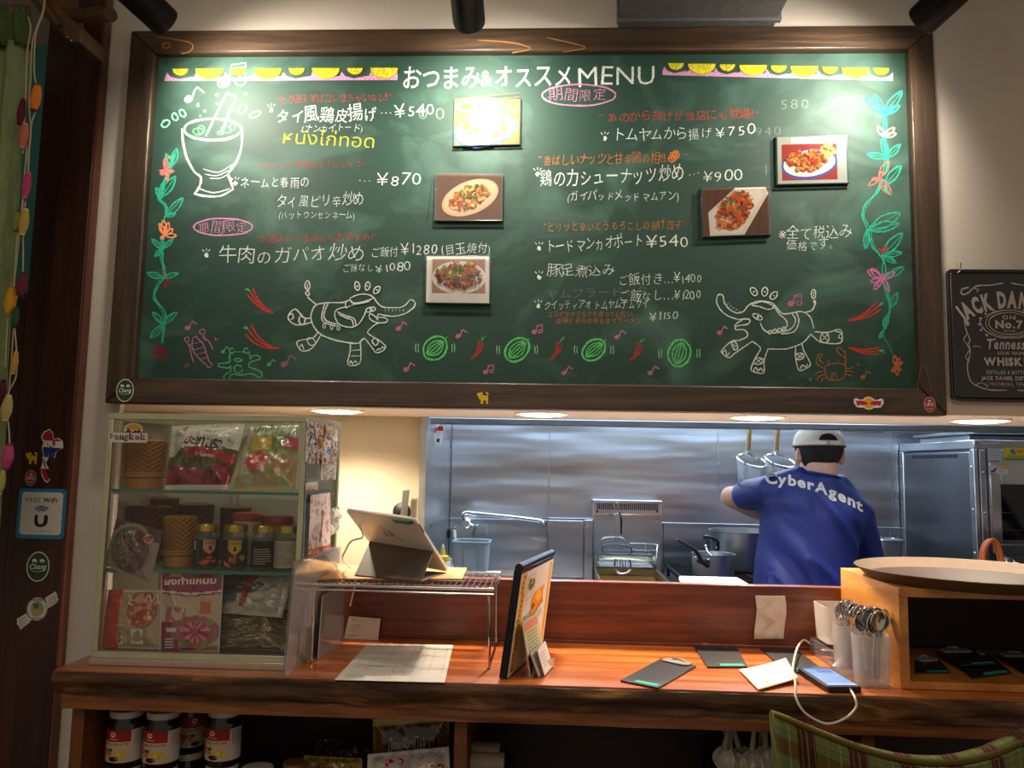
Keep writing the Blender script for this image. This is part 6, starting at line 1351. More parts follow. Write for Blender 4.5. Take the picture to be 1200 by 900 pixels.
# round dark pan hanging at the partition
c_ = PY(470, 600, 2.235); t = thing('wall_cleaver', 'dark round lid and broad steel blade hanging on the beige partition wall', 'utensil', c_)
MB().lathe((c_.x, 2.246, c_.z), [(.024, -.003), (.026, 0), (.020, .004), (.001, .006)], 28, axis=Matrix.Rotation(PI/2, 3, 'X'), cap=(True, False)).build('round_lid', BLACKM, t)
MB().prism([PY(x, y, 2.222) for x, y in ((472, 575), (480, 574), (477, 606), (469, 606))], (0, .002, 0)).build('blade', mat('pan_steel', '77787a', .3, 1), t)
MB().tube([PY(462, 605, 2.226), PY(463, 594, 2.226), PY(470, 590, 2.226)], .0012, 6, sm=3).build('wire', BLACKM, t)

# sink side: counter, bin, faucet, bottles
t = thing('prep_counter', 'stainless steel counter along the kitchen back wall, left part', 'counter', (0, 3.25, 0))
MB().box((KX0+.01, 2.95, 1.02), (PY(641, 640, 3.40).x-.006, KY-.012, 1.05)).build('worktop', STEEL, t, bev=.003)
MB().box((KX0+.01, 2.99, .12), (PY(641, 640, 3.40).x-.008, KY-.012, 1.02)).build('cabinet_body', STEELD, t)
def bin_(name, label, cx, cy, z0_, w_, d_, h, m, rim=.004):
    t = thing(name, label, 'container', (cx, cy, z0_)); a, b = w_/2, d_/2
    def sc_(f, q_, r): return rr(cx-a*f+q_, cy-b*f+q_, cx+a*f-q_, cy+b*f-q_, r, 4)
    L_ = [(sc_(.84, 0, .015), z0_), (sc_(1, 0, .02), z0_+h), (sc_(1, .0025, .018), z0_+h), (sc_(.84, .0025, .012), z0_+.003)]; N_ = len(L_[0][0])
    MB().add([(x, y, z_) for s_, z_ in L_ for x, y in s_], [tuple(range(N_-1, -1, -1)), tuple(3*N_+k for k in range(N_))]+[(i*N_+k, i*N_+(k+1) % N_, (i+1)*N_+(k+1) % N_, (i+1)*N_+k) for i in range(3) for k in range(N_)]).build('body', m, t)
    MB().tube([(x, y, z0_+h) for x, y in sc_(1.02, 0, .02)], rim, 8, closed=True).build('rim', m, t); return t
GP = mat('grey_plastic_bin', '8d969c', .4)
c_ = PY(552, 683, 3.20); tp = PY(552, 634, 3.20)
t = bin_('plastic_container', 'grey plastic container under the faucet', c_.x, 3.20, 1.0505, .142, .13, tp.z-1.0505, GP)
MB().prism([PY(x, y, 3.128) for x, y in ((543, 643), (558, 643), (557, 684), (545, 684))], (0, .002, 0)).build('raised_panel', GP, t)
t = thing('faucet', 'chrome wall faucet with a long swivelling spout', 'faucet', PY(547, 615, KY))
f0 = PY(547, 613, 3.50)
MB().cyl((f0.x, KY-.01, f0.z), (f0.x, 3.46, f0.z), .015, 16).build('wall_mount', CHROME, t)
MB().ell(f0, (.022, .022, .026), 16, 10).build('valve_body', CHROME, t)
MB().tube([PY(545, 610, 3.46), PY(543, 603, 3.46), PY(548, 600.5, 3.46), PY(556, 601.5, 3.45), PY(600, 606, 3.40), PY(628, 609.5, 3.36), PY(635, 611.5, 3.35), PY(637, 619, 3.35)], .0085, 12, sm=5).build('spout', CHROME, t)
for k in range(3): a = 2*PI*k/3; MB().tube([PY(557, 616, 3.47), PY(557, 616, 3.47)+Vector((.014*math.cos(a), 0, .014*math.sin(a)))], [.004, .006], 8).build('handle_lobe', CHROME, t)
MB().cyl(f0, PY(557, 616, 3.47), .007, 10).build('handle_stem', CHROME, t)
MB().tube([PY(556, 617, 3.5), PY(555, 628, 3.5), PY(557, 634, 3.5)], .006, 10).build('lower_pipe', CHROME, t)
t = thing('squeeze_bottle', 'clear squeeze bottle with a yellow nozzle behind the tablet', 'bottle', (PY(519, 683, 3.05).x, 3.05, 1.0505))
bx0 = PY(519, 640, 3.05); zt = bx0.z; b0 = Vector((bx0.x, 3.05, 1.0505)); H_ = zt-1.0505
MB().lathe(b0, [(.027, 0), (.03, .004), (.03, H_*.66), (.024, H_*.72)], 24).build('bottle_body', mat('milky_bottle', 'd4d4cc', .35), t)
MB().lathe(b0, [(.026, H_*.70), (.027, H_*.72), (.026, H_*.80), (.012, H_*.83), (.006, H_*.97)], 20).build('nozzle_cap', mat('yellow_cap', 'e0b820', .4), t)
MB().lathe(b0, [(.006, H_*.97), (.003, H_*1.04)], 12).build('white_tip', WHITEP, t)
b0 = Vector((PY(524, 683, 3.12).x, 3.16, 1.0505)); t = thing('white_bottle', 'white bottle standing just right of the yellow nozzle bottle', 'bottle', b0)
MB().lathe(b0, [(.022, 0), (.024, .004), (.024, .10), (.015, .115), (.015, .13)], 20).build('bottle_body', WHITEP, t)
for k, x in enumerate((533, 526)):
    a = PY(x, 627, 3.55); t = thing('hanging_peg', ('small white utensil hanging left of the faucet', 'small dark utensil hanging at the far left of the faucet')[k], 'utensil', a)
    MB().cyl(a+Vector((0, 0, -.012)), a+Vector((0, 0, .022)), .007, 12).build('peg_body', WHITEP if k == 0 else BLACKM, t); MB().tube([a+Vector((-.005, 0, .022)), a+Vector((-.004, 0, .034)), a+Vector((.004, 0, .034)), a+Vector((.005, 0, .022))], .0012, 6, sm=3).build('loop', CHROME, t)
c_ = PY(596, 678, 2.15); t = thing('steel_bowl', 'low steel bowl rim just behind the panel right of the wire rack', 'bowl', (c_.x, 2.10, 1.2155))
zt_ = PY(596, 671, 2.10).z; MB().lathe((c_.x, 2.10, 1.2155), [(.03, 0), (.045, .01), (.052, zt_-1.2155), (.050, zt_-1.2155), (.043, .012), (.001, .004)], 32, cap=(True, False)).build('bowl_body', STEEL, t)

# griddle splash cover left of the fryer
t = thing('steel_splash_box', 'plain stainless steel cover panel left of the fryer', 'appliance', (.12, 3.4, 0))
x0_, x1_ = PY(641, 640, 3.40).x, PY(696, 640, 3.40).x; zt = PY(660, 607, 3.40).z; zb_ = PY(660, 679, 3.40).z
MB().box((x0_, 3.41, zb_), (x1_, 3.55, zt)).build('box_body', STEELD, t, bev=.003)
MB().box((x0_+.004, 3.402, zb_+.01), (x1_-.045, 3.41, zt-.01)).build('front_plate', STEEL, t, bev=.002)
MB().box((x1_-.04, 3.402, zb_+.0), (x1_-.006, 3.41, zt-.006)).build('side_flange', STEEL, t, bev=.002)
for y in (617, 673): MB().cyl(PY(689, y, 3.402)+Vector((0, .0, 0)), PY(689, y, 3.398), .005, 12).build('bolt', CHROME, t)
MB().box((x0_, 3.0, zb_-.03), (x1_, 3.55, zb_-.001)).build('base_top', STEEL, t, bev=.002)
MB().box((x0_, 3.02, .12), (x1_, 3.55, zb_-.031)).build('base_cabinet', STEELD, t)
MB().ell(PY(667, 681, 3.1), (.02, .015, .012), 14, 8).build('black_knob', BLACKP, t)

# fryer
fr = thing('deep_fryer', 'stainless deep fryer with a slotted back panel', 'appliance', (.37, 3.3, 0))
Yf = 3.47; fx0, fx1 = PY(695, 630, Yf).x, PY(775, 630, Yf).x; fzt = PY(735, 586, Yf).z
MB().box((fx0, Yf, .9), (fx1, Yf+.10, fzt-.012)).build('back_housing', STEEL, fr, bev=.003)
MB().box((fx0-.003, Yf-.012, fzt-.014), (fx1+.003, Yf+.105, fzt)).build('top_flange', STEEL, fr, bev=.003)
MB().box((fx0+.002, Yf-.006, PY(735, 603, Yf).z-.002), (fx1-.002, Yf-.0005, PY(735, 603, Yf).z+.003)).build('seam_strip', CHROME, fr)
for k in range(30):
    x = fx0+.018+k*(fx1-fx0-.036)/29; MB().box((x-.0024, Yf-.0025, PY(735, 597.5, Yf).z), (x+.0024, Yf-.0004, PY(735, 589, Yf).z)).build('vent_slot', BLACKP, fr)
for x in (700, 770): MB().cyl(PY(x, 599.5, Yf)+Vector((0, .001, 0)), PY(x, 599.5, Yf-.004), .005, 10).build('screw', BLACKM, fr)
zv = PY(735, 678, 3.10).z
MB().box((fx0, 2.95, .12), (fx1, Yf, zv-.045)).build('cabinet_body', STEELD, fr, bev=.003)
OILST = mat('oily_steel', 'a99e82', .33, .9, noise_s=14, noise_a=.12)
vv = MB(); vx0, vx1, vy0, vy1 = fx0+.002, fx1-.03, 2.96, 3.42
openbox(vv, vx0, vy0, zv-.045, vx1, vy1, zv, .004); vv.build('oil_tank', OILST, fr)
MB().grid(lambda u, v: Vector((vx0+(vx1-vx0)*u, vy1-.002-.02*v, zv+.05*(1-v)*(1 if 0 else 1))), 2, 2).build('tank_back_slope', OILST, fr, solid=.003)
MB().box((vx0+.01, 3.05, zv-.035), (vx1-.01, 3.40, zv-.03)).build('oil_surface', mat('frying_oil', '6a4a12', .05), fr)
MB().cyl(PY(766, 654, Yf-.002), PY(766, 654, Yf-.012), .006, 12).build('bolt', CHROME, fr)
WR2 = mat('basket_wire', 'a9b2b8', .3, 1)
def wbox(t, x0_, x1_, y0_, y1_, z0_, z1_, n1, n2, r=.0013):
    for z_ in (z0_, (z0_+z1_)/2, z1_): MB().tube([(x0_, y0_, z_), (x1_, y0_, z_), (x1_, y1_, z_), (x0_, y1_, z_)], r*1.3 if z_ == z1_ else r, 6, closed=True).build('rim_wire', WR2, t)
    w1 = MB()
    for k in range(n1+1): x = x0_+(x1_-x0_)*k/n1; w1.tube([(x, y0_, z1_), (x, y0_, z0_), (x, y1_, z0_), (x, y1_, z1_)], r*.7, 5)
    for k in range(1, n2): y = y0_+(y1_-y0_)*k/n2; w1.tube([(x0_, y, z1_), (x0_, y, z0_), (x1_, y, z0_), (x1_, y, z1_)], r*.7, 5)
    w1.build('wire_mesh', WR2, t, kind='stuff')
t = thing('fry_basket', 'wire frying basket with an upright black handle in the fryer', 'basket', (.33, 3.3, zv))
yb = 3.26; ax0, ax1 = PY(702, 650, yb).x, PY(765, 650, yb).x; az1 = PY(735, 649, yb).z; az0 = PY(735, 664, yb).z
wbox(t, ax0, ax1, yb, yb+.14, az0, az1, 26, 10)
MB().prism([PY(x, y, 3.25) for x, y in ((720.5, 602), (725, 601), (726.5, 634), (720.5, 634))], (0, .008, 0)).build('handle_bar', STEEL, t, bev=.001)
MB().tube([PY(725.5, 600, 3.245), PY(728, 608, 3.245), PY(728, 626, 3.245)], [.005, .008, .006], 10, sm=3, flat=.6).build('black_grip', BLACKP, t)
MB().tube([PY(x, y, 3.246) for x, y in cellip(722, 592, 2.6, 3.4, 12)], .0018, 6, closed=True).build('hanging_loop', CHROME, t)
MB().tube([PY(706, 646, 3.25), PY(703, 640, 3.25), PY(706, 632, 3.25), PY(713, 630, 3.25), PY(727, 630, 3.25), PY(732, 634, 3.25), PY(735, 640, 3.25)], .0035, 8, sm=4).build('support_wire', WR2, t)
t = thing('skimmer', 'oval mesh skimmer resting on the frying basket', 'skimmer', PY(723, 645, 3.22))
MB().tube([PY(x, y, 3.225) for x, y in ((709, 648), (706, 643), (709, 639), (722, 638), (736, 640), (740, 644), (738, 649), (724, 650))], .003, 8, closed=True, sm=4).build('oval_rim', mat('dark_wire', '55606a', .35, .9), t)
mm = MB()
for k in range(12): x = 709+k*2.5; mm.tube([PY(x, 640, 3.227), PY(x+.4, 649, 3.227)], .0007, 4)
for k in range(4): y = 641+k*2.4; mm.tube([PY(708, y, 3.227), PY(739, y, 3.227)], .0007, 4)
mm.build('mesh', WR2, t, kind='stuff')
t = thing('slotted_spoon', 'slotted steel spatula standing in the fryer below the skimmer', 'spatula', PY(728, 668, 3.15))
MB().tube([PY(x, y, 3.15) for x, y in ((721, 655), (720.5, 664), (724, 671), (731, 672), (738, 669), (739, 663), (738, 656))], .0035, 8, sm=4).build('blade_edge', CHROME, t)
for k in range(5): MB().tube([PY(723+k*3.3, 655, 3.152), PY(724.5+k*2.9, 669.5, 3.152)], .0016, 6).build('tine', CHROME, t)
t = thing('fry_rack', 'wire rest frame at the right of the frying basket', 'rack', PY(760, 645, 3.3))
MB().tube([PY(738, 637, 3.30), PY(768, 638, 3.30), PY(770, 642, 3.28), PY(769, 655, 3.25)], .0028, 8, sm=2).build('frame_wire', WR2, t); MB().tube([PY(756, 636, 3.3), PY(756.5, 648, 3.28)], .002, 6).build('post_wire', WR2, t); MB().tube([PY(740, 644, 3.31), PY(768, 645, 3.31)], .002, 6).build('frame_wire', WR2, t)

# stove
st = thing('gas_stove', 'stainless gas range with black cast iron grates', 'stove', (.85, 3.3, 0))
sx0_ = fx1+.009; sx1_ = 1.40; zs_ = 1.085
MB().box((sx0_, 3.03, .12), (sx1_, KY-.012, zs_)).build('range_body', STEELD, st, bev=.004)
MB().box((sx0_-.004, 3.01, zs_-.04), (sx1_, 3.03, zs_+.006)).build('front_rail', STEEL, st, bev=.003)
IRON = mat('cast_iron', '17181b', .5, .4)
for gi in range(3):
    gx = sx0_+.02+gi*.30; gx2 = gx+.28
    g = MB().tube([(gx, 3.05, zs_+.045), (gx2, 3.05, zs_+.045), (gx2, 3.54, zs_+.045), (gx, 3.54, zs_+.045)], .008, 8, closed=True).build('grate_frame', IRON, st)
    for k in range(11):
        y = 3.07+k*.044; 
        MB().box((gx, y, zs_+.030), (gx+.10, y+.010, zs_+.050)).build('grate_bar', IRON, g); MB().box((gx2-.10, y, zs_+.030), (gx2, y+.010, zs_+.050)).build('grate_bar', IRON, g)
    MB().box((gx+.13, 3.05, zs_+.028), (gx+.145, 3.54, zs_+.046)).build('grate_bar', IRON, g)
    for x in (gx+.01, gx2-.01):
        for y in (3.06, 3.53): MB().cyl((x, y, zs_), (x, y, zs_+.04), .007, 8).build('grate_foot', IRON, st)
    for y in (3.14, 3.42): MB().lathe((gx+.14, y, zs_), [(.05, 0), (.045, .012), (.03, .022), (.001, .024)], 20, cap=(True, False)).build('burner', IRON, st)
ALUM = mat('spun_aluminium', 'b9bcbe', .33, 1, noise_s=8, noise_a=.05, stretch=(1, 1, .3), rvar=.06)
ZG = zs_+.0515
pc = PY(836, 676, 3.16); sp = Vector((pc.x, 3.16, ZG)); ph = PY(836, 649, 3.16).z-ZG; pr_ = .0805
def pot(t, c, r, h):
    MB().lathe(c, [(r*.90, 0), (r*.97, .006), (r*.99, .02), (r, h-.003), (r*1.035, h-.001), (r*1.035, h+.002), (r*.975, h+.001), (r*.965, .02), (r*.9, .006), (.001, .005)], 48, cap=(True, False)).build('pot_body', ALUM, t)
t = thing('saucepan', 'small aluminium saucepan with a long dark handle and a ladle inside', 'saucepan', sp); pot(t, sp, pr_, ph)
DH = mat('dark_handle', '3c3d40', .35, .6)
a1 = PY(829, 663, 3.09); MB().tube([a1, PY(822, 657, 3.07), PY(817, 648, 3.06), PY(812, 643, 3.05), PY(800, 636, 3.03), PY(793.5, 632, 3.02)], [.012, .010, .009, .007, .006, .006], 12, sm=4, flat=.7).build('long_handle', DH, t)
MB().ell(PY(824, 658, 3.083), (.026, .006, .013), 18, 8, Matrix.Rotation(.15, 3, 'Y')).build('handle_plate', DH, t)
for x, y in ((815.5, 653.5), (821.5, 657.5), (830, 656)): MB().ell(PY(x, y, 3.074), (.004, .003, .004), 10, 6).build('rivet', CHROME, t)
t = thing('ladle', 'steel ladle handle sticking out of the small saucepan', 'ladle', sp+Vector((0, 0, .01)))
MB().tube([PY(827, 640, 3.12), PY(829, 645, 3.14), PY(834, 650, 3.17), Vector((sp.x+.03, 3.2, ZG+.03))], [.0045, .004, .004, .004], 8).build('ladle_handle', CHROME, t); MB().ell(PY(827, 640, 3.12), (.006, .006, .006), 10, 8).build('handle_tip', CHROME, t)
MB().ell((sp.x+.03, 3.2, ZG+.03), (.022, .022, .016), 14, 8).build('ladle_bowl', CHROME, t)
bc = Vector((PY(872, 670, 3.42).x, 3.40, ZG)); bh = PY(872, 622, 3.40).z-ZG; br_ = (bc.x-PY(832.5, 640, 3.40).x)
t = thing('stock_pot', 'large aluminium stock pot behind the saucepan, partly hidden by the cook', 'pot', bc); pot(t, bc, br_, bh)
h0 = PY(842, 636, 3.28); MB().tube([PY(841.5, 643, 3.29), PY(840, 634, 3.27), PY(834, 630, 3.24), PY(825, 628.5, 3.22), PY(830, 634, 3.23), PY(831, 641, 3.25)], [.008, .008, .007, .007, .006, .005], 10, sm=3).build('pot_handle', DH, t)
MB().box(tuple(PY(840, 645, 3.285)), tuple(PY(843, 634, 3.295))).build('handle_plate', DH, t, bev=.001)
for y in (637.5, 641.5): MB().ell(PY(840, y, 3.275), (.0035, .003, .0035), 8, 6).build('rivet', CHROME, t)
t = thing('cutting_board', 'cream plastic cutting board lying on the pass ledge in front of the stove', 'cutting board', PY(846, 686, 2.1))
y0_ = 2.00; q0, q1 = PY(808, 683, y0_), PY(884, 685, y0_); zc_ = 1.288-.0
zcb = PY(846, 679, 2.12).z
MB().prism([(x, y, zcb-.012) for x, y in rr(q0.x, y0_, q1.x, y0_+.17, .012)], (0, 0, .012)).build('board', mat('cream_board', 'd9c9a8', .5), t, bev=.003)
for x in (q0.x+.02, q1.x-.02): 
    for y in (y0_+.02, y0_+.15): MB().cyl((x, y, 1.2152), (x, y, zcb-.0125), .008, 10).build('foot', WHITEP, t)
# noodle strainers
def strainer(x, label):
    a = PY(x-4, 499, 3.15); t = thing('noodle_strainer', label, 'strainer', a)
    top_, bot = PY(x+1, 500, 3.13), PY(x-1.5, 528, 3.13)
    MB().tube([top_, bot], [.0115, .0125], 14, flat=.75).build('wooden_handle', wood('strainer_handle', ['8a6a3c', 'ab8a58'], (8, 8, 2), .5), t)
    MB().tube([a+Vector((.01, .0, .012)), a+Vector((.016, -.012, .006)), top_], .002, 6, sm=3).build('hook', CHROME, t)
    c_ = PY(x+3, 540, 3.12); M = Matrix.Rotation(math.radians(24), 3, 'X')@Matrix.Rotation(math.radians(10), 3, 'Y'); R_ = .057
    for s_ in (-1, 1): MB().tube([bot+Vector((.005*s_, 0, 0)), bot+Vector((.012*s_, 0, -.014)), c_+M@Vector((.02*s_, R_*.92, 0))], .0022, 6).build('neck_wire', CHROME, t)
    MB().cyl(bot, bot+Vector((0, 0, -.018)), .007, 10).build('ferrule', CHROME, t)
    MB().tube([bot+Vector((-.011, 0, .004)), bot+Vector((-.02, 0, -.02)), c_+M@Vector((-.04, R_*.7, 0))], .0014, 6).build('side_wire', CHROME, t)
    ring = [c_+M@Vector((R_*math.cos(a2), R_*math.sin(a2), 0)) for a2 in [2*PI*k/40 for k in range(40)]]
    MB().tube(ring, .0035, 8, closed=True).build('rim', CHROME, t)
    mb = MB(); nz, na = 22, 48
    def q_(a2, v): r_ = R_*(1-.10*v-.35*max(0, v-.8)/.2*.5); return c_+Vector((r_*math.cos(a2), r_*math.sin(a2)*1.0, -v*.15))+(M@Vector((R_*math.cos(a2), R_*math.sin(a2), 0))-Vector((R_*math.cos(a2), R_*math.sin(a2), 0)))*(1-v)
    for k in range(na): mb.tube([q_(2*PI*k/na, v/8) for v in range(9)], .0005, 3, cap=False)
    for j in range(1, nz+1): mb.tube([q_(2*PI*k/24, j/nz) for k in range(24)], .0005, 3, closed=True)
    for k in range(10): 
        o_ = -R_*.7+k*R_*1.4/9; w_ = math.sqrt(max(0, (R_*.72)**2-o_*o_)); mb.tube([c_+Vector((o_, -w_, -.15)), c_+Vector((o_, w_, -.15))], .0005, 3); mb.tube([c_+Vector((-w_, o_, -.15)), c_+Vector((w_, o_, -.15))], .0005, 3)
    mb.build('wire_mesh', WR2, t, kind='stuff', smooth=False)
    MB().grid(lambda u, v: q_(2*PI*u, v)*.999+c_*.001, 32, 8).build('fine_mesh', glassy('mesh_film', 'c9d2d4', .06, .3), t, fix=False)
strainer(878, 'noodle strainer hanging from the rail, the one further from the cook'); strainer(911, 'noodle strainer hanging from the rail right next to the cook')

# oven
ox0 = PY(1143, 560, 2.97).x; oy0 = 2.97; ozt = PY(1143, 515, 2.97).z; ozb = .45
ov = thing('steam_oven', 'tall stainless combi oven with a dark door window at the right', 'oven', (ox0+.3, 3.28, ozb))
MB().box((ox0+.012, oy0+.012, ozb), (ox0+.85, KY-.014, ozt-.035)).build('oven_body', STEELD, ov, bev=.004)
MB().box((ox0, oy0, ozt-.035), (ox0+.86, KY-.012, ozt)).build('top_cap', STEEL, ov, bev=.004)
MB().box((ox0, oy0+.035, ozb+.03), (ox0+.010, KY-.05, ozt-.045)).build('side_panel', STEELD, ov, bev=.002)
MB().box((ox0-.003, oy0, ozb+.02), (ox0+.012, oy0+.032, ozt-.036)).build('side_strip', STEEL, ov, bev=.002)
MB().box((ox0-.003, KY-.05, ozb+.02), (ox0+.010, KY-.014, ozt-.036)).build('side_strip', STEEL, ov, bev=.002)
for y in (oy0+.02, KY-.03): 
    for k in range(4): z_ = ozt-.10-k*.155; MB().ell((ox0-.003, y, z_), (.002, .005, .005), 10, 6).build('side_bolt', CHROME, ov)
for k in range(40): y = oy0+.12+k*.0095; MB().box((ox0-.0012, y, ozt-.066), (ox0+.001, y+.0035, ozt-.052)).build('vent_slot', BLACKP, ov)
MB().box((ox0+.016, oy0-.001, ozb+.02), (ox0+.040, oy0+.014, ozt-.036)).build('front_post', STEEL, ov, bev=.002)
for k in range(3): MB().ell((ox0+.028, oy0-.002, ozt-.12-k*.145), (.005, .002, .005), 10, 6).build('front_bolt', CHROME, ov)
dw = PY(1173, 568, oy0-.02); dwb = PY(1173, 633, oy0-.02)
MB().box((ox0+.042, oy0-.02, dwb.z-.012), (dw.x, oy0+.01, ozt-.036)).build('door_frame', STEEL, ov, bev=.003)
MB().box((dw.x, oy0-.02, dw.z), (ox0+.8, oy0+.01, ozt-.036)).build('door_frame', STEEL, ov, bev=.003)
MB().box((dw.x, oy0-.005, dwb.z), (ox0+.8, oy0+.01, dw.z)).build('door_window', mat('oven_window', '08090a', .08), ov)
MB().box((ox0+.042, oy0-.024, dwb.z-.05), (ox0+.8, oy0+.01, dwb.z-.014)).build('lower_bar', STEELD, ov, bev=.003)
for z_ in (dw.z-.10, dw.z-.16): MB().tube([(dw.x+.005, oy0-.007, z_), (ox0+.8, oy0-.007, z_)], .002, 6).build('rack_line', CHROME, ov)
a = PY(1148, 518, oy0); MB().tube([PY(x, y, oy0-.004) for x, y in rr(1149, 515.5, 1170, 520, 2, 3)], .0013, 6, closed=True).build('name_plate', STEEL, ov)
sticker('notice_sticker', 'pale grey notice sticker on the oven front', fq(1165.5, 534, 15, 17, oy0-.0205), 100, 100, lambda p: (p.rect(0, 0, 100, 100, 'a9a7a4'), [p.rect(10, 14+k*11, 90-(k % 3)*18, 17+k*11, '6a6866') for k in range(5)], p.rect(10, 84, 86, 92, '4a4a4a')))
sticker('warning_sticker', 'white and black warning sticker with a yellow tab below the grey notice', fq(1170, 551, 22, 11, oy0-.0205), 100, 50, lambda p: (p.rect(0, 0, 48, 50, 'b9b5b0'), p.rect(50, 0, 100, 14, 'c9912a'), p.rect(50, 16, 100, 50, 'b9b5b0'), p.poly([(8, 30), (24, 26), (40, 10), (42, 18), (34, 30), (32, 40), (28, 32), (14, 40)], '1a1a1a'), p.rect(8, 42, 44, 47, 'a83028'), [p.rect(54, 24+k*7, 92, 26+k*7, '6a6866') for k in range(3)]))
sticker('promo_sticker', 'yellow and green promotional sticker on the oven front at the right edge', fq(1196, 532, 38, 15, oy0-.0205), 100, 42, lambda p: (p.rect(0, 0, 100, 42, 'c9a81c'), p.rect(0, 34, 100, 42, '4a8a3a'), p.blob(28, 14, 9, '3a6a9a'), p.text('GOOD', 40, 18, 14, 'b83a1c', 80, 18, bold=.04), p.text('STEAM COOK', 8, 32, 10, 'a8401c', 90, 32, bold=.03)))
# things on the oven top
t = thing('steel_tray', 'shallow steel trays stacked on top of the oven', 'tray', (ox0+.2, 3.3, ozt))
MB().box((ox0+.05, 3.1, ozt+.0005), (ox0+.35, 3.5, ozt+.022)).build('tray_body', STEEL, t, bev=.004)
MB().box((ox0-.35+.37, 3.05, ozt+.023), (ox0+.5, 3.5, ozt+.035)).build('tray_lid', STEEL, t, bev=.003)
# steel box and orange hose
c_ = PY(1041, 650, 3.45); bin_('steel_container', 'blue-grey steel container between the cook and the oven', c_.x, 3.45, 1.087+.0, .09, .10, PY(1041, 632, 3.45).z-1.087, STEEL)
t = thing('side_counter', 'low steel counter between the stove and the oven', 'counter', (1.5, 3.3, 0)); MB().box((1.405, 2.99, 1.06), (ox0-.006, KY-.014, 1.085)).build('worktop', STEEL, t, bev=.002); MB().box((1.41, 3.01, .12), (ox0-.008, KY-.014, 1.06)).build('cabinet_body', STEELD, t)
HO = mat('orange_rubber', 'd0622c', .45)
hz = PY(1160, 668, 2.85)
t = thing('gas_hose', 'orange rubber gas hose arching twice in front of the oven', 'hose', hz)
zf = 1.2
for dx_, dy_, s_ in ((0, 0, 0), (-3, .03, -1)):
    MB().tube([PY(1152+dx_, 690, 2.80+dy_), PY(1152.5+dx_, 662, 2.80+dy_), PY(1154+dx_, 645, 2.80+dy_), PY(1160+dx_, 634.5, 2.80+dy_), PY(1167+dx_, 634.5, 2.80+dy_), PY(1172+dx_, 645, 2.80+dy_), PY(1175+dx_, 660, 2.80+dy_), PY(1176+dx_, 690, 2.80+dy_)], .0072, 12, sm=5).build('hose_loop', HO, t)
t = thing('valve_cluster', 'chrome hand shower clip and valves beside the orange hose', 'valve', PY(1188, 662, 2.78))
MB().tube([PY(1176, 650, 2.78), PY(1180, 656, 2.78), PY(1188, 663, 2.78)], [.004, .007, .006], 10).build('lever', CHROME, t)
MB().tube([PY(1170, 663, 2.78), PY(1186, 662, 2.78), PY(1206, 665, 2.78)], [.006, .012, .009], 12, sm=3).build('valve_pipe', CHROME, t); MB().ell(PY(1190, 662, 2.77), (.016, .012, .009), 14, 8).build('valve_knob', WHITEP, t)
MB().tube([PY(1179, 655, 2.775), PY(1184, 654, 2.775), PY(1190, 659, 2.775)], .002, 8, sm=3).build('clip_ring', CHROME, t)
MB().box(tuple(PY(1150, 700, 2.90)), tuple(PY(1225, 668, 2.74))).build('mounting_block', STEELD, t)

# ================================================================== people
def remesh(mb, vox, sm=4, name='r'):
    me = bpy.data.meshes.new(name); me.from_pydata([tuple(v) for v in mb.v], [], mb.f)
    bm = bmesh.new(); bm.from_mesh(me); bmesh.ops.recalc_face_normals(bm, faces=bm.faces); bm.to_mesh(me); bm.free()
    o = bpy.data.objects.new(name, me); C.objects.link(o)
    r = o.modifiers.new('r', 'REMESH'); r.mode = 'VOXEL'; r.voxel_size = vox; r.adaptivity = 0
    s_ = o.modifiers.new('s', 'SMOOTH'); s_.factor = .6; s_.iterations = sm
    bpy.context.view_layer.update()
    e = o.evaluated_get(bpy.context.evaluated_depsgraph_get()); m2 = bpy.data.meshes.new_from_object(e)
    bpy.data.objects.remove(o); bpy.data.meshes.remove(me); return m2
def cap(mb, pts, rs, n=14, flat=1):      # swept limb with rounded ends
    P_ = [Vector(p) for p in pts]; d0 = (P_[0]-P_[1]).normalized(); d1 = (P_[-1]-P_[-2]).normalized()
    q = []; r = []
    for a in (.0, .35, .7): q.append(P_[0]+d0*rs[0]*math.cos(a*PI/2*1.0)*.999 if a == 0 else P_[0]+d0*rs[0]*math.cos(a*PI/2)); r.append(max(.001, rs[0]*math.sin(a*PI/2)))
    q += P_; r += list(rs)
    for a in (.7, .35, .0): q.append(P_[-1]+d1*rs[-1]*math.cos(a*PI/2)); r.append(max(.001, rs[-1]*math.sin(a*PI/2)))
    mb.tube(q, r, n, flat=flat); return mb
def loft(mb, secs, n=32, pw=2.6):
    vs = []; 
    for c_, a, b in secs:
        for k in range(n):
            t_ = 2*PI*k/n; ct, st = math.cos(t_), math.sin(t_); vs.append(Vector(c_)+Vector((a*math.copysign(abs(ct)**(2/pw), ct), b*math.copysign(abs(st)**(2/pw), st), 0)))
    m_ = len(secs); fs = [tuple(range(n-1, -1, -1)), tuple((m_-1)*n+k for k in range(n))]+[(i*n+k, i*n+(k+1) % n, (i+1)*n+(k+1) % n, (i+1)*n+k) for i in range(m_-1) for k in range(n)]
    mb.add(vs, fs)
SKIN = mat('skin', 'c99a80', .5, sub=.12, noise_s=30, noise_a=.03)
YC = 2.84
hc = PY(961, 529, YC)                       # head centre
nb_ = PY(963, 560, YC-.01)                  # neck base
sL, sR = PY(899, 578, YC), PY(1004, 601, YC)
eL = PY(857, 582, YC+.13); eR = PY(1020, 674, YC+.10)
wL = PY(914, 611, YC+.31); wR = PY(975, 652, YC+.36)
hip = Vector((PY(943, 760, YC).x, YC, .94))
ck = thing('cook', 'cook seen from behind in a blue shirt and white cap working at the stove', 'person', (hip.x, YC, .12))
b = MB()
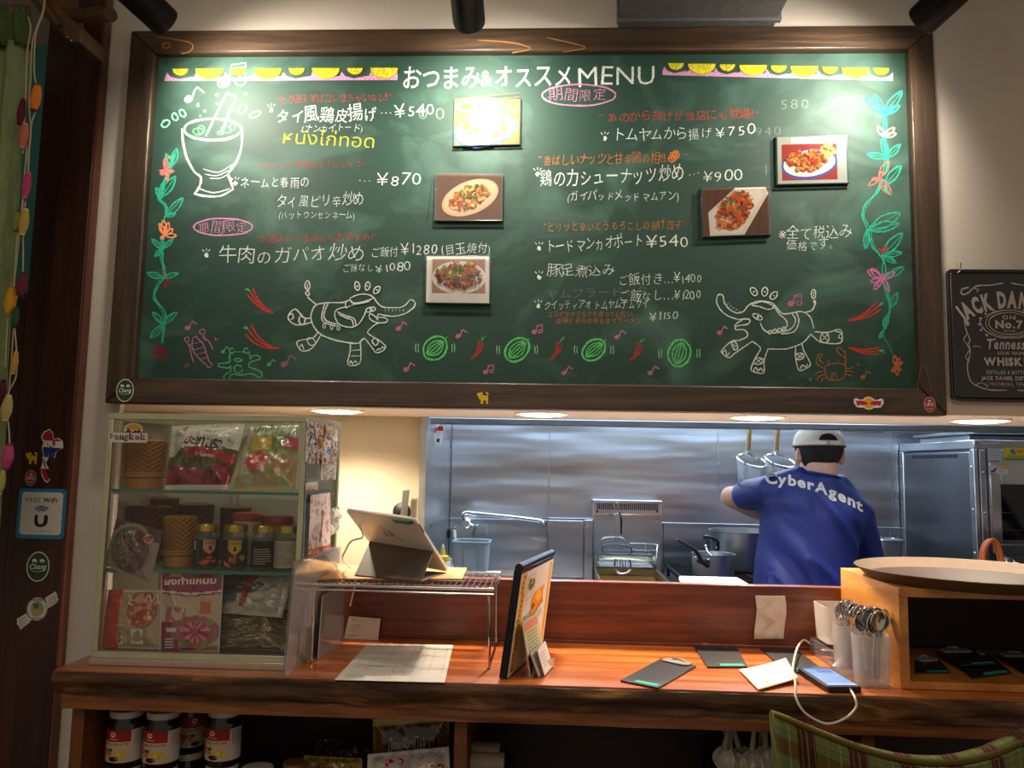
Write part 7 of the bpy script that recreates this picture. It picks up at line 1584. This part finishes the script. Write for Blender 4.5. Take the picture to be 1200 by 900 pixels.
b.ell(hc+Vector((0, .012, .020)), (.072, .092, .084), 20, 14)                       # skull
b.ell(hc+Vector((0, .045, -.045)), (.055, .058, .062), 16, 10)                      # jaw and face
b.ell(hc+Vector((0, .098, -.018)), (.013, .018, .024), 10, 8)                       # nose
b.ell(hc+Vector((0, .090, .020)), (.045, .016, .012), 12, 8)                        # brow
b.ell(hc+Vector((0, .088, -.058)), (.026, .016, .008), 10, 8); b.ell(hc+Vector((0, .088, -.070)), (.022, .016, .009), 10, 8); b.ell(hc+Vector((0, .085, -.092)), (.022, .018, .016), 10, 8)
cap(b, [hc+Vector((0, -.012, -.055)), nb_+Vector((0, .0, -.01)), nb_+Vector((0, 0, -.06))], [.054, .056, .07])
for s_ in (-1, 1):
    e0 = hc+Vector((.074*s_, .005, -.018)); b.ell(e0, (.010, .022, .032), 12, 10, Matrix.Rotation(.3*s_, 3, 'Z')); b.ell(e0+Vector((.006*s_, -.014, .006)), (.007, .010, .026), 10, 8)
chest = (sL+sR)/2
loft(b, [(hip+Vector((0, 0, -.10)), .14, .09), (hip, .155, .105), (hip.lerp(chest, .4), .135, .09), (hip.lerp(chest, .75), .155, .10), (chest+Vector((0, 0, .0)), .15, .085), (nb_+Vector((0, 0, -.02)), .07, .06)])
for s_, S, E_, W3 in ((-1, sL, eL, wL), (1, sR, eR, wR)):
    cap(b, [S, S.lerp(E_, .5), E_], [.044, .042, .038]); cap(b, [E_, E_.lerp(W3, .4), W3], [.040, .038, .026])
    d = (W3-E_).normalized(); sd = d.cross(Vector((0, 0, 1))).normalized(); up2 = sd.cross(d)
    pc_ = W3+d*.045; cap(b, [W3, pc_], [.026, .030], flat=.55); b.ell(pc_, (.036, .036, .020), 12, 8)
    for k, L_ in enumerate((.062, .072, .068, .054)):
        o_ = sd*((k-1.5)*.0185); kn_ = W3+d*.078+o_; cap(b, [kn_-d*.03, kn_, kn_+d*L_*.5-up2*.012, kn_+d*L_*.75-up2*.034], [.0095, .0092, .0085, .0075], 8)
    th_ = -sd*s_*-1 if s_ < 0 else -sd
    cap(b, [W3+d*.02+th_*.016, W3+d*.05+th_*.040-up2*.006, W3+d*.078+th_*.046-up2*.016], [.012, .0105, .009], 8)
for s_ in (-1, 1):
    hp = hip+Vector((.085*s_, 0, -.05)); kn_ = Vector((hip.x+.10*s_, YC+.03, .52)); an = Vector((hip.x+.11*s_, YC-.01, .20))
    cap(b, [hp, hp.lerp(kn_, .5), kn_], [.085, .072, .055]); cap(b, [kn_, kn_.lerp(an, .35), an], [.054, .052, .036]); cap(b, [an+Vector((0, -.03, -.04)), an+Vector((0, .06, -.045)), an+Vector((0, .14, -.055))], [.036, .036, .026])
me = remesh(b, .0068, 4, 'body'); me.materials.clear(); me.materials.append(SKIN); me.shade_smooth(); me.transform(Matrix.Translation(-org(ck)))
link_mesh('body', me, ck)
for s_ in (-1, 1):
    MB().ell(hc+Vector((.030*s_, .088, .004)), (.011, .009, .009), 12, 8).build('eye', mat('eye_white', 'd8d4cc', .2), ck); MB().ell(hc+Vector((.030*s_, .0955, .004)), (.005, .003, .005), 10, 6).build('iris', mat('iris_dark', '1a1008', .15), ck)
# hair: short, follows the skull below the cap, shaved lower edge
HAIR = mat('dark_hair', '1f1a17', .8, noise_s=160, noise_a=.35, bump=.5, bump_s=500, stretch=(1, 1, .3))
def hfn2(u, v):
    a = -PI*1.08-.0+u*PI*1.16; el = v; top_ = .045; low = -.058+.018*abs(2*u-1)**2-.006*math.cos((2*u-1)*9)
    z_ = top_+(low-top_)*v; rr3 = math.sqrt(max(.05, 1-((z_-.02)/.088)**2)); taper = .0055*(1-v**2)+.0008
    if z_ < -.02: rr3 = max(rr3, .80-(-.02-z_)*3.2)
    ny = noise.noise(Vector((u*60, v*40, 0)))*.0012
    return hc+Vector(((.0725*rr3+taper+ny)*math.cos(a), .012+(.092*rr3+taper+ny)*math.sin(a), z_))
MB().grid(hfn2, 60, 24).build('hair', HAIR, ck, solid=.004, fix=False)
# cap
CAPW = mat('cap_cotton', 'd9d2c0', .8, bump=.2, bump_s=300)
def cfn2(u, v):
    a = u*2*PI; el = v*PI/2; dome = math.cos(el)**.75; z_ = .018+.072*math.sin(el)**.9
    return hc+Vector((.0835*dome*math.cos(a), .012+.1035*dome*math.sin(a), z_+.004*math.sin(a)*0))
cp_ = MB().grid(cfn2, 64, 20).build('cap', CAPW, ck, solid=.003, fix=False)
MB().tube([cfn2(k/48, .0)+Vector((0, 0, -.001)) for k in range(48)], .0035, 8, closed=True).build('cap_band', mat('cap_band', '2a2624', .7), cp_)
for k in range(6): MB().tube([cfn2(k/6+.085, v/10)*1.0 for v in range(0, 10)], .0012, 5).build('cap_seam', mat('cap_seam', 'b0a890', .8), cp_)
br3 = MB(); br3.grid(lambda u, v: hc+Vector(((.080+.0*v)*math.cos(PI*u)*(1-.15*v), .012+.10*math.sin(PI*u)+.075*v*math.sin(PI*u)**.6, .018-.012*v)), 24, 8); br3.build('cap_brim', CAPW, cp_, solid=.003, fix=False)
arch = []
for k in range(15): a = PI*k/14; arch.append((math.cos(a), math.sin(a)))
def capat(dx, z_):
    el = math.asin(min(1, max(0, (z_-.018)/.072))**(1/.9)); dome = math.cos(el)**.75; x = dx; yy2 = math.sqrt(max(0, 1-(x/(.0835*dome))**2))*.1035*dome
    return hc+Vector((x, .012-yy2-.0028, z_))
MB().grid(lambda u, v: capat((2*u-1)*.031*math.sqrt(max(0, 1-v*v)), .036+.024*v)+Vector((0, -.0008, 0)), 16, 10).build('cap_opening', mat('cap_dark', '231f1d', .9), cp_, fix=False)
MB().tube([capat(x*.034, .0355+y*.0262)+Vector((0, -.001, 0)) for x, y in arch], .0022, 6).build('cap_piping', CAPW, cp_)
MB().grid(lambda u, v: capat(-.045+.09*u, .022+.014*v)+Vector((0, -.0028, 0)), 14, 3).build('cap_strap', CAPW, cp_, solid=.002, fix=False)
MB().grid(lambda u, v: capat(-.010+.012*u, .020+.017*v)+Vector((0, -.0048, 0)), 3, 3).build('cap_buckle', mat('cap_seam', 'b0a890', .8), cp_, solid=.002, fix=False)
# shirt
s = MB()
def sec(y, xl, xr, dep, dy=0): 
    a, c2_ = PY(xl, y, YC), PY(xr, y, YC); m_ = (a+c2_)/2; return (Vector((m_.x, YC+dy, m_.z)), (c2_.x-a.x)/2, dep)
zl = sec(700, 884, 998, .125)
loft(s, [(Vector((hip.x+.01, YC-.005, .93)), .185, .130), zl, sec(660, 886, 1000, .122), sec(630, 891, 1004, .12), sec(605, 892, 1012, .115, .0), sec(588, 888, 1015, .10, .0), sec(575, 900, 1000, .085, -.005), sec(564, 922, 985, .07, -.01), sec(556, 938, 977, .06, -.01)], 40, 2.5)
cap(s, [sL+Vector((.03, 0, -.01)), sL+Vector((.0, .0, .004)), sL.lerp(eL, .42), sL.lerp(eL, .56)], [.060, .060, .057, .056])
cap(s, [sR+Vector((-.03, 0, 0)), sR, sR.lerp(eR, .45), sR.lerp(eR, .86)], [.062, .060, .058, .060])
cap(s, [sL+Vector((.0, 0, .012)), PY(936, 558, YC-.01)], [.050, .036]); cap(s, [sR, PY(984, 567, YC-.01)], [.052, .036])
sm2 = remesh(s, .008, 6, 'shirt')
SHIRTB = bpy.data.materials.new('shirt_blue'); SHIRTB.use_nodes = True
def _sh():
    nt = SHIRTB.node_tree; b_ = nt.nodes['Principled BSDF']; L = nt.links.new
    b_.inputs['Roughness'].default_value = .55; b_.inputs['Sheen Weight'].default_value = .06; b_.inputs['Sheen Tint'].default_value = (.3, .45, 1, 1)
    tc = nt.nodes.new('ShaderNodeTexCoord'); mp = nt.nodes.new('ShaderNodeMapping'); mp.inputs['Rotation'].default_value = (0, math.radians(40), 0); mp.inputs['Scale'].default_value = (60, 0, 60); L(tc.outputs['Object'], mp.inputs[0])
    ck_ = nt.nodes.new('ShaderNodeTexBrick'); ck_.inputs['Scale'].default_value = 1; ck_.inputs['Mortar Size'].default_value = .09; ck_.offset = 0
    sx_ = nt.nodes.new('ShaderNodeSeparateXYZ'); cx_ = nt.nodes.new('ShaderNodeCombineXYZ'); L(mp.outputs[0], sx_.inputs[0]); L(sx_.outputs['X'], cx_.inputs[0]); L(sx_.outputs['Z'], cx_.inputs[1]); L(cx_.outputs[0], ck_.inputs['Vector'])
    ck_.inputs['Color1'].default_value = (*s2l('0b1c62'), 1); ck_.inputs['Color2'].default_value = (*s2l('0b1b5e'), 1); ck_.inputs['Mortar'].default_value = (*s2l('0e2270'), 1); ck_.inputs['Brick Width'].default_value = 1; ck_.inputs['Row Height'].default_value = 1
    L(ck_.outputs['Color'], b_.inputs['Base Color'])
_sh()
for v in sm2.vertices:       # folds running from the left shoulder down to the right hip
    p_ = v.co; q_ = Vector((p_.x*.83+p_.z*.55, 0, p_.z*.83-p_.x*.55))
    k = 1.1*(.45-abs(noise.noise(Vector((q_.x*13, p_.y*2, q_.z*2.2)))*1.6))+.5*noise.noise(Vector((q_.x*22, p_.y*5, q_.z*5+5))); k = max(k, -.12)
    v.co = p_+Vector((0, -1, 0))*max(0, -v.normal.y)*k*(.034 if p_.z < 1.42 else .034-.028*min(1, (p_.z-1.42)/.06))
sm2.materials.clear(); sm2.materials.append(SHIRTB); sm2.shade_smooth()
bvh = BVHTree.FromPolygons([v.co.copy() for v in sm2.vertices], [tuple(p.vertices) for p in sm2.polygons])
def onshirt(x, y, h):
    d = ray(x, y).normalized(); loc, n_, i_, _d = bvh.ray_cast(CAMO, d)
    if loc is None: loc = PY(x, y, YC-.08); n_ = Vector((0, -1, 0))
    if n_.dot(d) > 0: n_ = -n_
    return loc+n_*(.0012+h)-d*.0008
tx = Pr(lambda x, y, h: onshirt(897+x, 566.5+.00255*x*x*1.02+y, h), 3); _fc.resolution_u = 4
tx.text('CyberAgent', 0, 0, 17, 'd9cfc2', 115, 0, bold=.035)
tx.fn = lambda x, y, h: onshirt(866+x*.55+y*.5, 571-x*.75+y*.55, h); tx.text('PW', 0, 0, 9, 'aab4d0', 14, 0, bold=.02)
_fc.resolution_u = 2
sm2.transform(Matrix.Translation(-org(ck))); sh_ = link_mesh('shirt', sm2, ck)
tx.build('shirt_lettering', PAPER, sh_)
ring = []
for k in range(28):
    a = 2*PI*k/28; ring.append(nb_+Vector((.060*math.cos(a), .056*math.sin(a)-.004, .004+.018*math.sin(a)*-1*0+(-.010 if math.sin(a) > 0 else .006)-math.cos(a)*.010)))
MB().tube(ring, .005, 8, closed=True).build('collar', SHIRTB, ck)
# trousers and apron strings
s = MB(); loft(s, [(hip+Vector((0, 0, -.16)), .16, .11), (hip+Vector((0, 0, 0)), .17, .118), (hip+Vector((0, 0, .06)), .160, .11)])
for s_ in (-1, 1):
    hp = hip+Vector((.085*s_, 0, -.06)); kn_ = Vector((hip.x+.10*s_, YC+.03, .52)); an = Vector((hip.x+.11*s_, YC-.01, .22)); cap(s, [hp, hp.lerp(kn_, .5), kn_, an], [.098, .086, .072, .062])
m3 = remesh(s, .012, 4, 'trousers'); m3.materials.clear(); m3.materials.append(mat('black_trousers', '17171b', .8)); m3.shade_smooth(); m3.transform(Matrix.Translation(-org(ck))); link_mesh('trousers', m3, ck)
# second person, mostly outside the frame: only the bent elbow comes in at the right
d_ = PY(1219, 590, 2.52)-eL
p2 = thing('kitchen_helper', 'person at the right edge of whom only a bent bare elbow shows', 'person', Vector(ck.location)+d_*1.0)
p2.location.z = .12
hb = bpy.data.objects.new('body', me); C.objects.link(hb); hb.parent = p2; hb.location = (0, 0, d_.z)
m4 = sm2.copy(); m4.materials.clear(); m4.materials.append(mat('grey_shirt', '2c2d33', .8)); h2_ = bpy.data.objects.new('shirt', m4); C.objects.link(h2_); h2_.parent = p2; h2_.location = (0, 0, d_.z)
h3_ = bpy.data.objects.new('trousers', m3); C.objects.link(h3_); h3_.parent = p2; h3_.location = (0, 0, d_.z)

for src in [k for k in KIDS[ck.name] if k.name.startswith('hair')]:
    hh_ = src.copy(); C.objects.link(hh_); hh_.parent = p2; hh_.location = (0, 0, d_.z)
vs_ = MB(); o_ = hc+Vector((d_.x, d_.y, d_.z)); ORG[p2.name] = Vector(p2.location)
vs_.ell(o_+Vector((0, .008, .038)), (.080, .098, .072), 24, 14); vs_.build('hair_crown', HAIR, p2)
# ================================================================== things on the lower shelf
ZSH = .05+0
DK = mat('dark_sauce', '1c0f0a', .12, coat=.3)
LIDW = mat('white_jar_lid', 'b8b0a4', .35, .1)
def sauce_label(P, seed=1):
    P.rect(0, 0, 100, 100, 'b9a488', 22); P.rect(0, 0, 66, 38, '8e1c1c', 16); P.rect(66, 0, 100, 100, 'b4aca0', 8); P.rect(0, 36, 66, 38, 'd0b080', 12)
    P.ell(30, 14, 6, 8, 'd8c8b0'); P.poly([(30, 7), (34, 18), (26, 18)], '8e1c1c'); P.text('MAEPRA', 20, 30, 6, 'e0d0b8', 42, 30); P.text('CHILI PASTE', 6, 46, 9, '7a4a30', 62, 46, bold=.02)
    for k in range(9): P.blob(14+P.rnd.uniform(-10, 14), 70+P.rnd.uniform(-14, 14), 9, P.rnd.choice(['c4602a', 'a83c1c', 'd8804a']), 8, .5, P.rnd.uniform(0, 3))
    for k in range(7): P.blob(48+P.rnd.uniform(-12, 12), 70+P.rnd.uniform(-12, 12), 9, P.rnd.choice(['c9a02c', 'd8b850', 'b8902c']), 9, .6, P.rnd.uniform(0, 3))
    P.blob(26, 62, 5, '3c4a1c'); P.ell(34, 88, 12, 10, 'c0b4a4'); P.ell(34, 88, 10, 8, '2a1812')
    for k in range(9): P.line([(72+k*3, 8), (72+k*3, 50)], .8, '6a6258', 0)
def sauce_jar(c, label, ang=-95, r=.034, h=.108, lab_=True, rotated=False, grp='chili paste jars on the lower shelf'):
    t = thing('sauce_jar', label, 'jar', c, grp); c = Vector(c)
    MB().lathe(c, [(r*.9, 0), (r, .005), (r, h*.70), (r*.96, h*.78), (r*.80, h*.86), (r*.80, h*.88)], 36).build('jar_body', DK, t)
    MB().lathe(c+Vector((0, 0, h*.86)), [(r*.90, 0), (r*.93, .001), (r*.93, .010), (r*.90, .0125), (r*.6, .0135), (.001, .0135)], 36, cap=(True, False)).build('lid', LIDW, t)
    if lab_:
        P = Pr(on_cyl(c, r+.0006, ang-80, ang+80, h*.12, h*.68, 100, 100), 4, eps=.00003); P.fan = True; sauce_label(P); P.build('label', PAPER, t)
    return t
zt_ = PY(148, 828, 1.60).z; H1 = .108+.0005; zlo = zt_-H1*1.0+.0; z_low = zlo-.1095
# the jars stand in two layers on the shelf board
z_base = zlo-.1075
bx('jar_riser', (-.872, 1.545, ZS2+.0002), (-.45, WY-.03, z_base-.0005), mat('riser_carton', '3a2a1c', .8)); tag(bpy.data.objects['jar_riser'], 'dark carton supporting the jars, low on the shelf under the showcase', 'box')
J = [(147, 1.60, -72, 'upper chili paste jar at the left end of the shelf, below the showcase corner'), (190, 1.60, -74, 'upper chili paste jar, second from the left end of the shelf'), (262, 1.625, -76, 'upper chili paste jar standing alone right of the pair')]
for x, Y, a, lb in J:
    c_ = PY(x, 870, Y); sauce_jar((c_.x, Y, zlo), lb, a)
    sauce_jar((c_.x, Y, z_base), ('lower jar under the leftmost chili paste jar', 'lower jar under the second chili paste jar', 'lower jar under the chili paste jar right of the pair')[J.index((x, Y, a, lb))], a)
c_ = PY(222, 860, 1.69); sauce_jar((c_.x, 1.69, zlo), 'chili paste jar turned sideways behind the second jar', -20); sauce_jar((c_.x, 1.69, z_base), 'jar under the sideways turned one, only its lid showing', -20)
c_ = PY(302, 890, 1.61); sauce_jar((c_.x, 1.61, z_base+.0), 'single dark jar with a white lid at the right of the jars', -95)
c_ = PY(241, 890, 1.575); sauce_jar((c_.x, 1.575, z_base-.0), 'low dark jar in front with a grey lid, left of the solitary upper jar', -95, r=.030, h=.104)
c_ = PY(345, 893, 1.62); t = thing('food_jar', 'small jar with a tan metal lid right of the sauce jars', 'jar', (c_.x, 1.62, ZS2)); hq = PY(345, 888, 1.62).z-ZS2
MB().lathe((c_.x, 1.62, ZS2), [(.022, 0), (.024, .004), (.024, hq*.8), (.02, hq*.88)], 28).build('jar_body', mat('dark_jar', '2a1c10', .2), t); MB().lathe((c_.x, 1.62, ZS2+hq*.88), [(.022, 0), (.022, .012), (.001, .0125)], 28, cap=(True, False)).build('lid', mat('tan_lid', '8c6c3c', .35, .6), t)
# packets
zz = ZS2
def lowq(pts, Y0, Y1): return [PY(*pts[0], Y1), PY(*pts[1], Y1), Vector((PY(*pts[2], Y0).x, Y0, max(zz+.001, PY(*pts[2], Y0).z))), Vector((PY(*pts[3], Y0).x, Y0, max(zz+.001, PY(*pts[3], Y0).z)))]
def c_gold(u, v, r):
    k = noise.noise(Vector((u*7, v*7, 3))); return '8c7838' if k > .1 else ('6f5e2a' if k > -.2 else '9a8848')
pouch('snack_packet', 'gold foil snack packet lying in front with purple lettering', 'packet', lowq([(356, 885), (424, 889), (430, 950), (352, 940)], 1.60, 1.66), .035, c_gold, SATIN, lambda p: p.text('Malkist', 20, 40, 22, '7a2a5a', 80, 44, bold=.03), wr=.004, seed=41)
pouch('snack_packet', 'dark brown glossy packet lying behind the gold one', 'packet', lowq([(372, 866), (430, 868), (440, 930), (360, 930)], 1.70, 1.78), .04, lambda u, v, r: '3a2818' if noise.noise(Vector((u*6, v*6, 1))) > 0 else '54402a', SATIN, wr=.006, seed=42)
def c_book(u, v, r):
    if v < .07: return 'a8862c'
    if u < .17 or u > .84: return '7d5a2a' if (int(u*90)+int(v*50)) % 3 else '4f3818'
    if v < .4: return '3a1a14' if noise.noise(Vector((u*6, v*6, 1))) > 0 else '4a261c'
    return '43211a'
q = [PY(437, 843, 1.70), PY(527, 835, 1.70), PY(527, 900, 1.70), PY(440, 905, 1.70)]
dz = q[3].z-ZS2-.002; q[2] = q[2]+Vector((0, -.0, ZS2+.002-q[2].z)); q[3] = q[3]+Vector((0, 0, ZS2+.002-q[3].z))
H_ = q[0].z-q[3].z
pouch('spice_packet', 'tall brown food packet with gold edges and pale foreign lettering', 'packet', q, .03, c_book, SATIN, lambda p: p.text('น้ำพริกนิตยา', 21, 100*(.052/H_)+6, 16, 'a9a296', 82, 100*(.050/H_)+4, bold=.01), wr=.002, seed=43, seal=.04)
def c_heart(u, v, r):
    k = noise.noise(Vector((u*7, v*7, 5))); 
    if v > .45: return 'a89a94' if k > 0 else '9a8c88'
    return 'b4aaa6' if k > -.1 else '9c928e'
def t_heart(p):
    for (x, y, s_, c) in ((34, 18, 11, 'a81c22'), (84, 30, 9, 'a81c22')): p.poly([(x, y+s_*1.1), (x-s_, y), (x-s_, y-s_*.5), (x-s_*.5, y-s_*.8), (x, y-s_*.3), (x+s_*.5, y-s_*.8), (x+s_, y-s_*.5), (x+s_, y)], c)
    p.poly([(64, 6), (86, 10), (66, 30)], '7a2a1c')
pouch('snack_packet', 'white packet with red hearts leaning in front of the brown packet', 'packet', lowq([(431, 884), (526, 875), (530, 960), (428, 965)], 1.60, 1.64), .035, c_heart, SATIN, t_heart, wr=.003, seed=44)
for k, (x, y, lb) in enumerate(((565, 880, 'rolled cream cloth lying on another in the dark shelf right of the divider'), (570, 893, 'rolled cream cloth, the lower one right of the shelf divider'))):
    c_ = PY(x, y, 1.62+.03*(1-k)); 
    t = MB()
    def cl(u, v): a = 2*PI*u; r_ = .024*(1+.12*noise.noise(Vector((math.cos(a)*2, math.sin(a)*2, v*4+k*3)))); return Vector((c_.x-.03+.065*v, c_.y+r_*math.cos(a), c_.z+r_*.72*math.sin(a)))
    t.grid(cl, 24, 10); t.add([cl(i/24, 0) for i in range(24)], [tuple(range(24))]); t.add([cl(i/24, 1) for i in range(24)], [tuple(range(24))])
    tag(t.build('rolled_cloth', mat('cream_cloth', '8c7c68', .9, bump=.3, bump_s=200)), lb, 'cloth')
bx('cloth_bin', (PY(548, 900, 1.6).x, 1.57, ZS2+.0003), (PY(600, 900, 1.6).x, 1.72, PY(570, 897, 1.62).z-.012), mat('dark_bin', '2a1e16', .7)); tag(bpy.data.objects['cloth_bin'], 'dark box under the rolled cloths right of the shelf divider', 'box')
SPW = mat('dull_spoon', 'a89e92', .35, .1)
first_sp = None
for k in range(9):
    x = 846+k*8.5; a = PY(x, 893+(k % 3)*4, 1.60+.02*(k % 2))
    if first_sp is None:
        first_sp = t = thing('soup_spoon', 'pale soup spoon in the pile on the dark lower shelf left of the chair', 'spoon', (0, 0, 0), 'soup spoons on the lower shelf')
        mb = MB(); mb.grid(lambda u, v: Vector(((u-.5)*.045*math.sin(PI*(.06+.9*v))**.6, -.022*(v-.5)*2, .012*((2*u-1)**2)+.02*(abs(v-.5)*1.2)**2)), 8, 12); mb.build('bowl', SPW, t, solid=.002, fix=False)
        MB().tube([(0, .022, .006), (0, .05, .02), (0, .09, .028)], [.006, .0045, .006], 8, flat=.4).build('handle', SPW, t)
    else: t = dup(first_sp, (0, 0, 0))
    t.location = a; t.rotation_euler = (.9+.2*math.sin(k*2), .3*math.cos(k*5), .7*math.sin(k*3.1))
pz = PY(875, 884, 1.60).z-.03
t = thing('spoon_tray', 'dark tray under the soup spoons on the lower shelf', 'tray', (PY(875, 890, 1.6).x, 1.63, ZS2)); mb = MB(); openbox(mb, PY(836, 890, 1.6).x, 1.57, ZS2+.0004, PY(920, 890, 1.6).x, 1.72, pz, .004); mb.build('tray_body', BLACKP, t)

# ================================================================== chair with plaid back
PL = bpy.data.materials.new('plaid_fabric'); PL.use_nodes = True
def _pl():
    nt = PL.node_tree; b_ = nt.nodes['Principled BSDF']; L = nt.links.new; b_.inputs['Roughness'].default_value = .9; b_.inputs['Specular IOR Level'].default_value = .15
    uv = nt.nodes.new('ShaderNodeUVMap'); sp_ = nt.nodes.new('ShaderNodeSeparateXYZ'); L(uv.outputs[0], sp_.inputs[0])
    def band(sock, per, duty, off=0, soft=.02):
        a = nt.nodes.new('ShaderNodeMath'); a.operation = 'MULTIPLY_ADD'; a.inputs[1].default_value = per; a.inputs[2].default_value = off; L(sock, a.inputs[0])
        f_ = nt.nodes.new('ShaderNodeMath'); f_.operation = 'FRACT'; L(a.outputs[0], f_.inputs[0]); c_ = nt.nodes.new('ShaderNodeMath'); c_.operation = 'LESS_THAN'; c_.inputs[1].default_value = duty; L(f_.outputs[0], c_.inputs[0]); return c_.outputs[0]
    def mix(f_, a, b2):
        m_ = nt.nodes.new('ShaderNodeMix'); m_.data_type = 'RGBA'; 
        if hasattr(f_, 'default_value') and not isinstance(f_, float): L(f_, m_.inputs[0])
        else: m_.inputs[0].default_value = f_
        for s_, i_ in ((a, 6), (b2, 7)):
            if isinstance(s_, str): m_.inputs[i_].default_value = (*s2l(s_), 1)
            else: L(s_, m_.inputs[i_])
        return m_.outputs[2]
    X, Y = sp_.outputs['X'], sp_.outputs['Y']
    col = mix(band(Y, 8, .42), '5f6a3c', '574b1c'); 
    red = mix(band(Y, 8, .42), '48241e', '3a1c14'); col = mix(band(X, 6.6, .36, .6), col, red)
    thin = mix(.35, col, 'a39a78'); 
    for per, du, of, ax in ((6.6, .03, .42, X), (6.6, .025, .78, X), (26.4, .06, .1, X), (8, .05, .2, Y), (8, .05, .7, Y), (32, .08, .3, Y)):
        col = mix(band(ax, per, du, of), col, mix(.28, col, 'b0a080' if ax is X else '3a3018'))
    L(col, b_.inputs['Base Color'])
    tc = nt.nodes.new('ShaderNodeTexCoord'); n_ = nt.nodes.new('ShaderNodeTexNoise'); n_.inputs['Scale'].default_value = 400; L(tc.outputs['Object'], n_.inputs[0]); bp = nt.nodes.new('ShaderNodeBump'); bp.inputs['Strength'].default_value = .25; bp.inputs['Distance'].default_value = .002; L(n_.outputs['Fac'], bp.inputs['Height']); L(bp.outputs[0], b_.inputs['Normal'])
_pl()
ce = [(907, 838), (925, 842), (960, 852), (1000, 861), (1040, 865), (1080, 864), (1120, 859), (1160, 853), (1200, 850), (1240, 847)]
t = thing('upholstered_chair', 'chair with a curved plaid green and maroon fabric back at the counter', 'chair', (PY(1070, 860, 1.36).x, 1.25, 0))
top_ = smooth_pts([PY(x, y, 1.385-.00000*x) for x, y in ce], 5)
xa, xb = top_[0].x, top_[-1].x
def chy(x): u = (x-xa)/(xb-xa); return 1.40-.11*math.sin(PI*u)*1.0
def topz(x):
    for a, b3 in zip(top_, top_[1:]):
        if a.x <= x <= b3.x: return a.z+(b3.z-a.z)*(x-a.x)/max(1e-6, b3.x-a.x)
    return top_[-1].z
def chf(u, v, off=0):
    taper = .10*v; x = xa+(xb-xa)*(u*(1-taper)+taper*.5)
    x0_ = xa+(xb-xa)*u; z_ = topz(x0_)-.40*v
    # keep the top edge on the same sight line while the back curves in plan
    Yt = chy(x0_); p_ = Vector((x, Yt, z_)); return p_+Vector((0, off, 0))
ztop_fix = []
NU, NV = 48, 26; vs = []; fs = []; 
prof_ = [(-.030, 1), (-.034, .5), (-.030, .06), (-.020, .012), (-.006, -.008), (.010, -.006), (.022, .012), (.030, .06), (.030, .5), (.028, 1)]
prof_ = smooth_pts([(a, b3, 0) for a, b3 in prof_], 4)
NP = len(prof_)
for i in range(NU+1):
    u = i/NU
    for p_ in prof_: vs.append(chf(u, p_.y, p_.x*(1 if 0 < i < NU else .55)))
fs = [(i*NP+k, i*NP+k+1, (i+1)*NP+k+1, (i+1)*NP+k) for i in range(NU) for k in range(NP-1)]+[tuple(range(NP)), tuple(NU*NP+k for k in range(NP-1, -1, -1))]
mb = MB().add(vs, fs); o = mb.build('plaid_back', PL, t)
uvl = o.data.uv_layers.new(name='UVMap')
for poly in o.data.polygons:
    for li in poly.loop_indices:
        vi = o.data.loops[li].vertex_index; i, k = divmod(vi, NP); pv = prof_[k]
        uvl.data[li].uv = ((i/NU)*1.15*(xb-xa)/.5, pv.y*.85+pv.x*2)
MB().tube([chf(i/40, -.006, -.022)+Vector((0, 0, .0)) for i in range(41)], .0045, 8).build('piping', PL, t)
SB = Vector((( xa+xb)/2, 1.17, .78))
MB().lathe(SB, [(.19, -.03), (.205, 0), (.20, .03), (.15, .045), (.001, .05)], 40, sx=1.05, sy=.95, cap=(True, False)).build('seat', PL, t)
for sx_ in (-1, 1):
    for sy_ in (-1, 1): MB().tube([SB+Vector((.15*sx_, .14*sy_, -.02)), Vector((SB.x+.19*sx_, SB.y+.18*sy_, 0))], [.016, .012], 12).build('leg', SHELFW, t)
    MB().tube([SB+Vector((.17*sx_, .12, 0)), Vector((SB.x+.19*sx_, 1.36, .95))], .012, 10).build('back_post', SHELFW, t)
MB().tube([SB+Vector((.17*math.cos(a), .165*math.sin(a), -.48)) for a in [2*PI*k/24 for k in range(24)]], .008, 8, closed=True).build('foot_ring', BLACKM, t)
bpy.data.objects.remove(_fo)
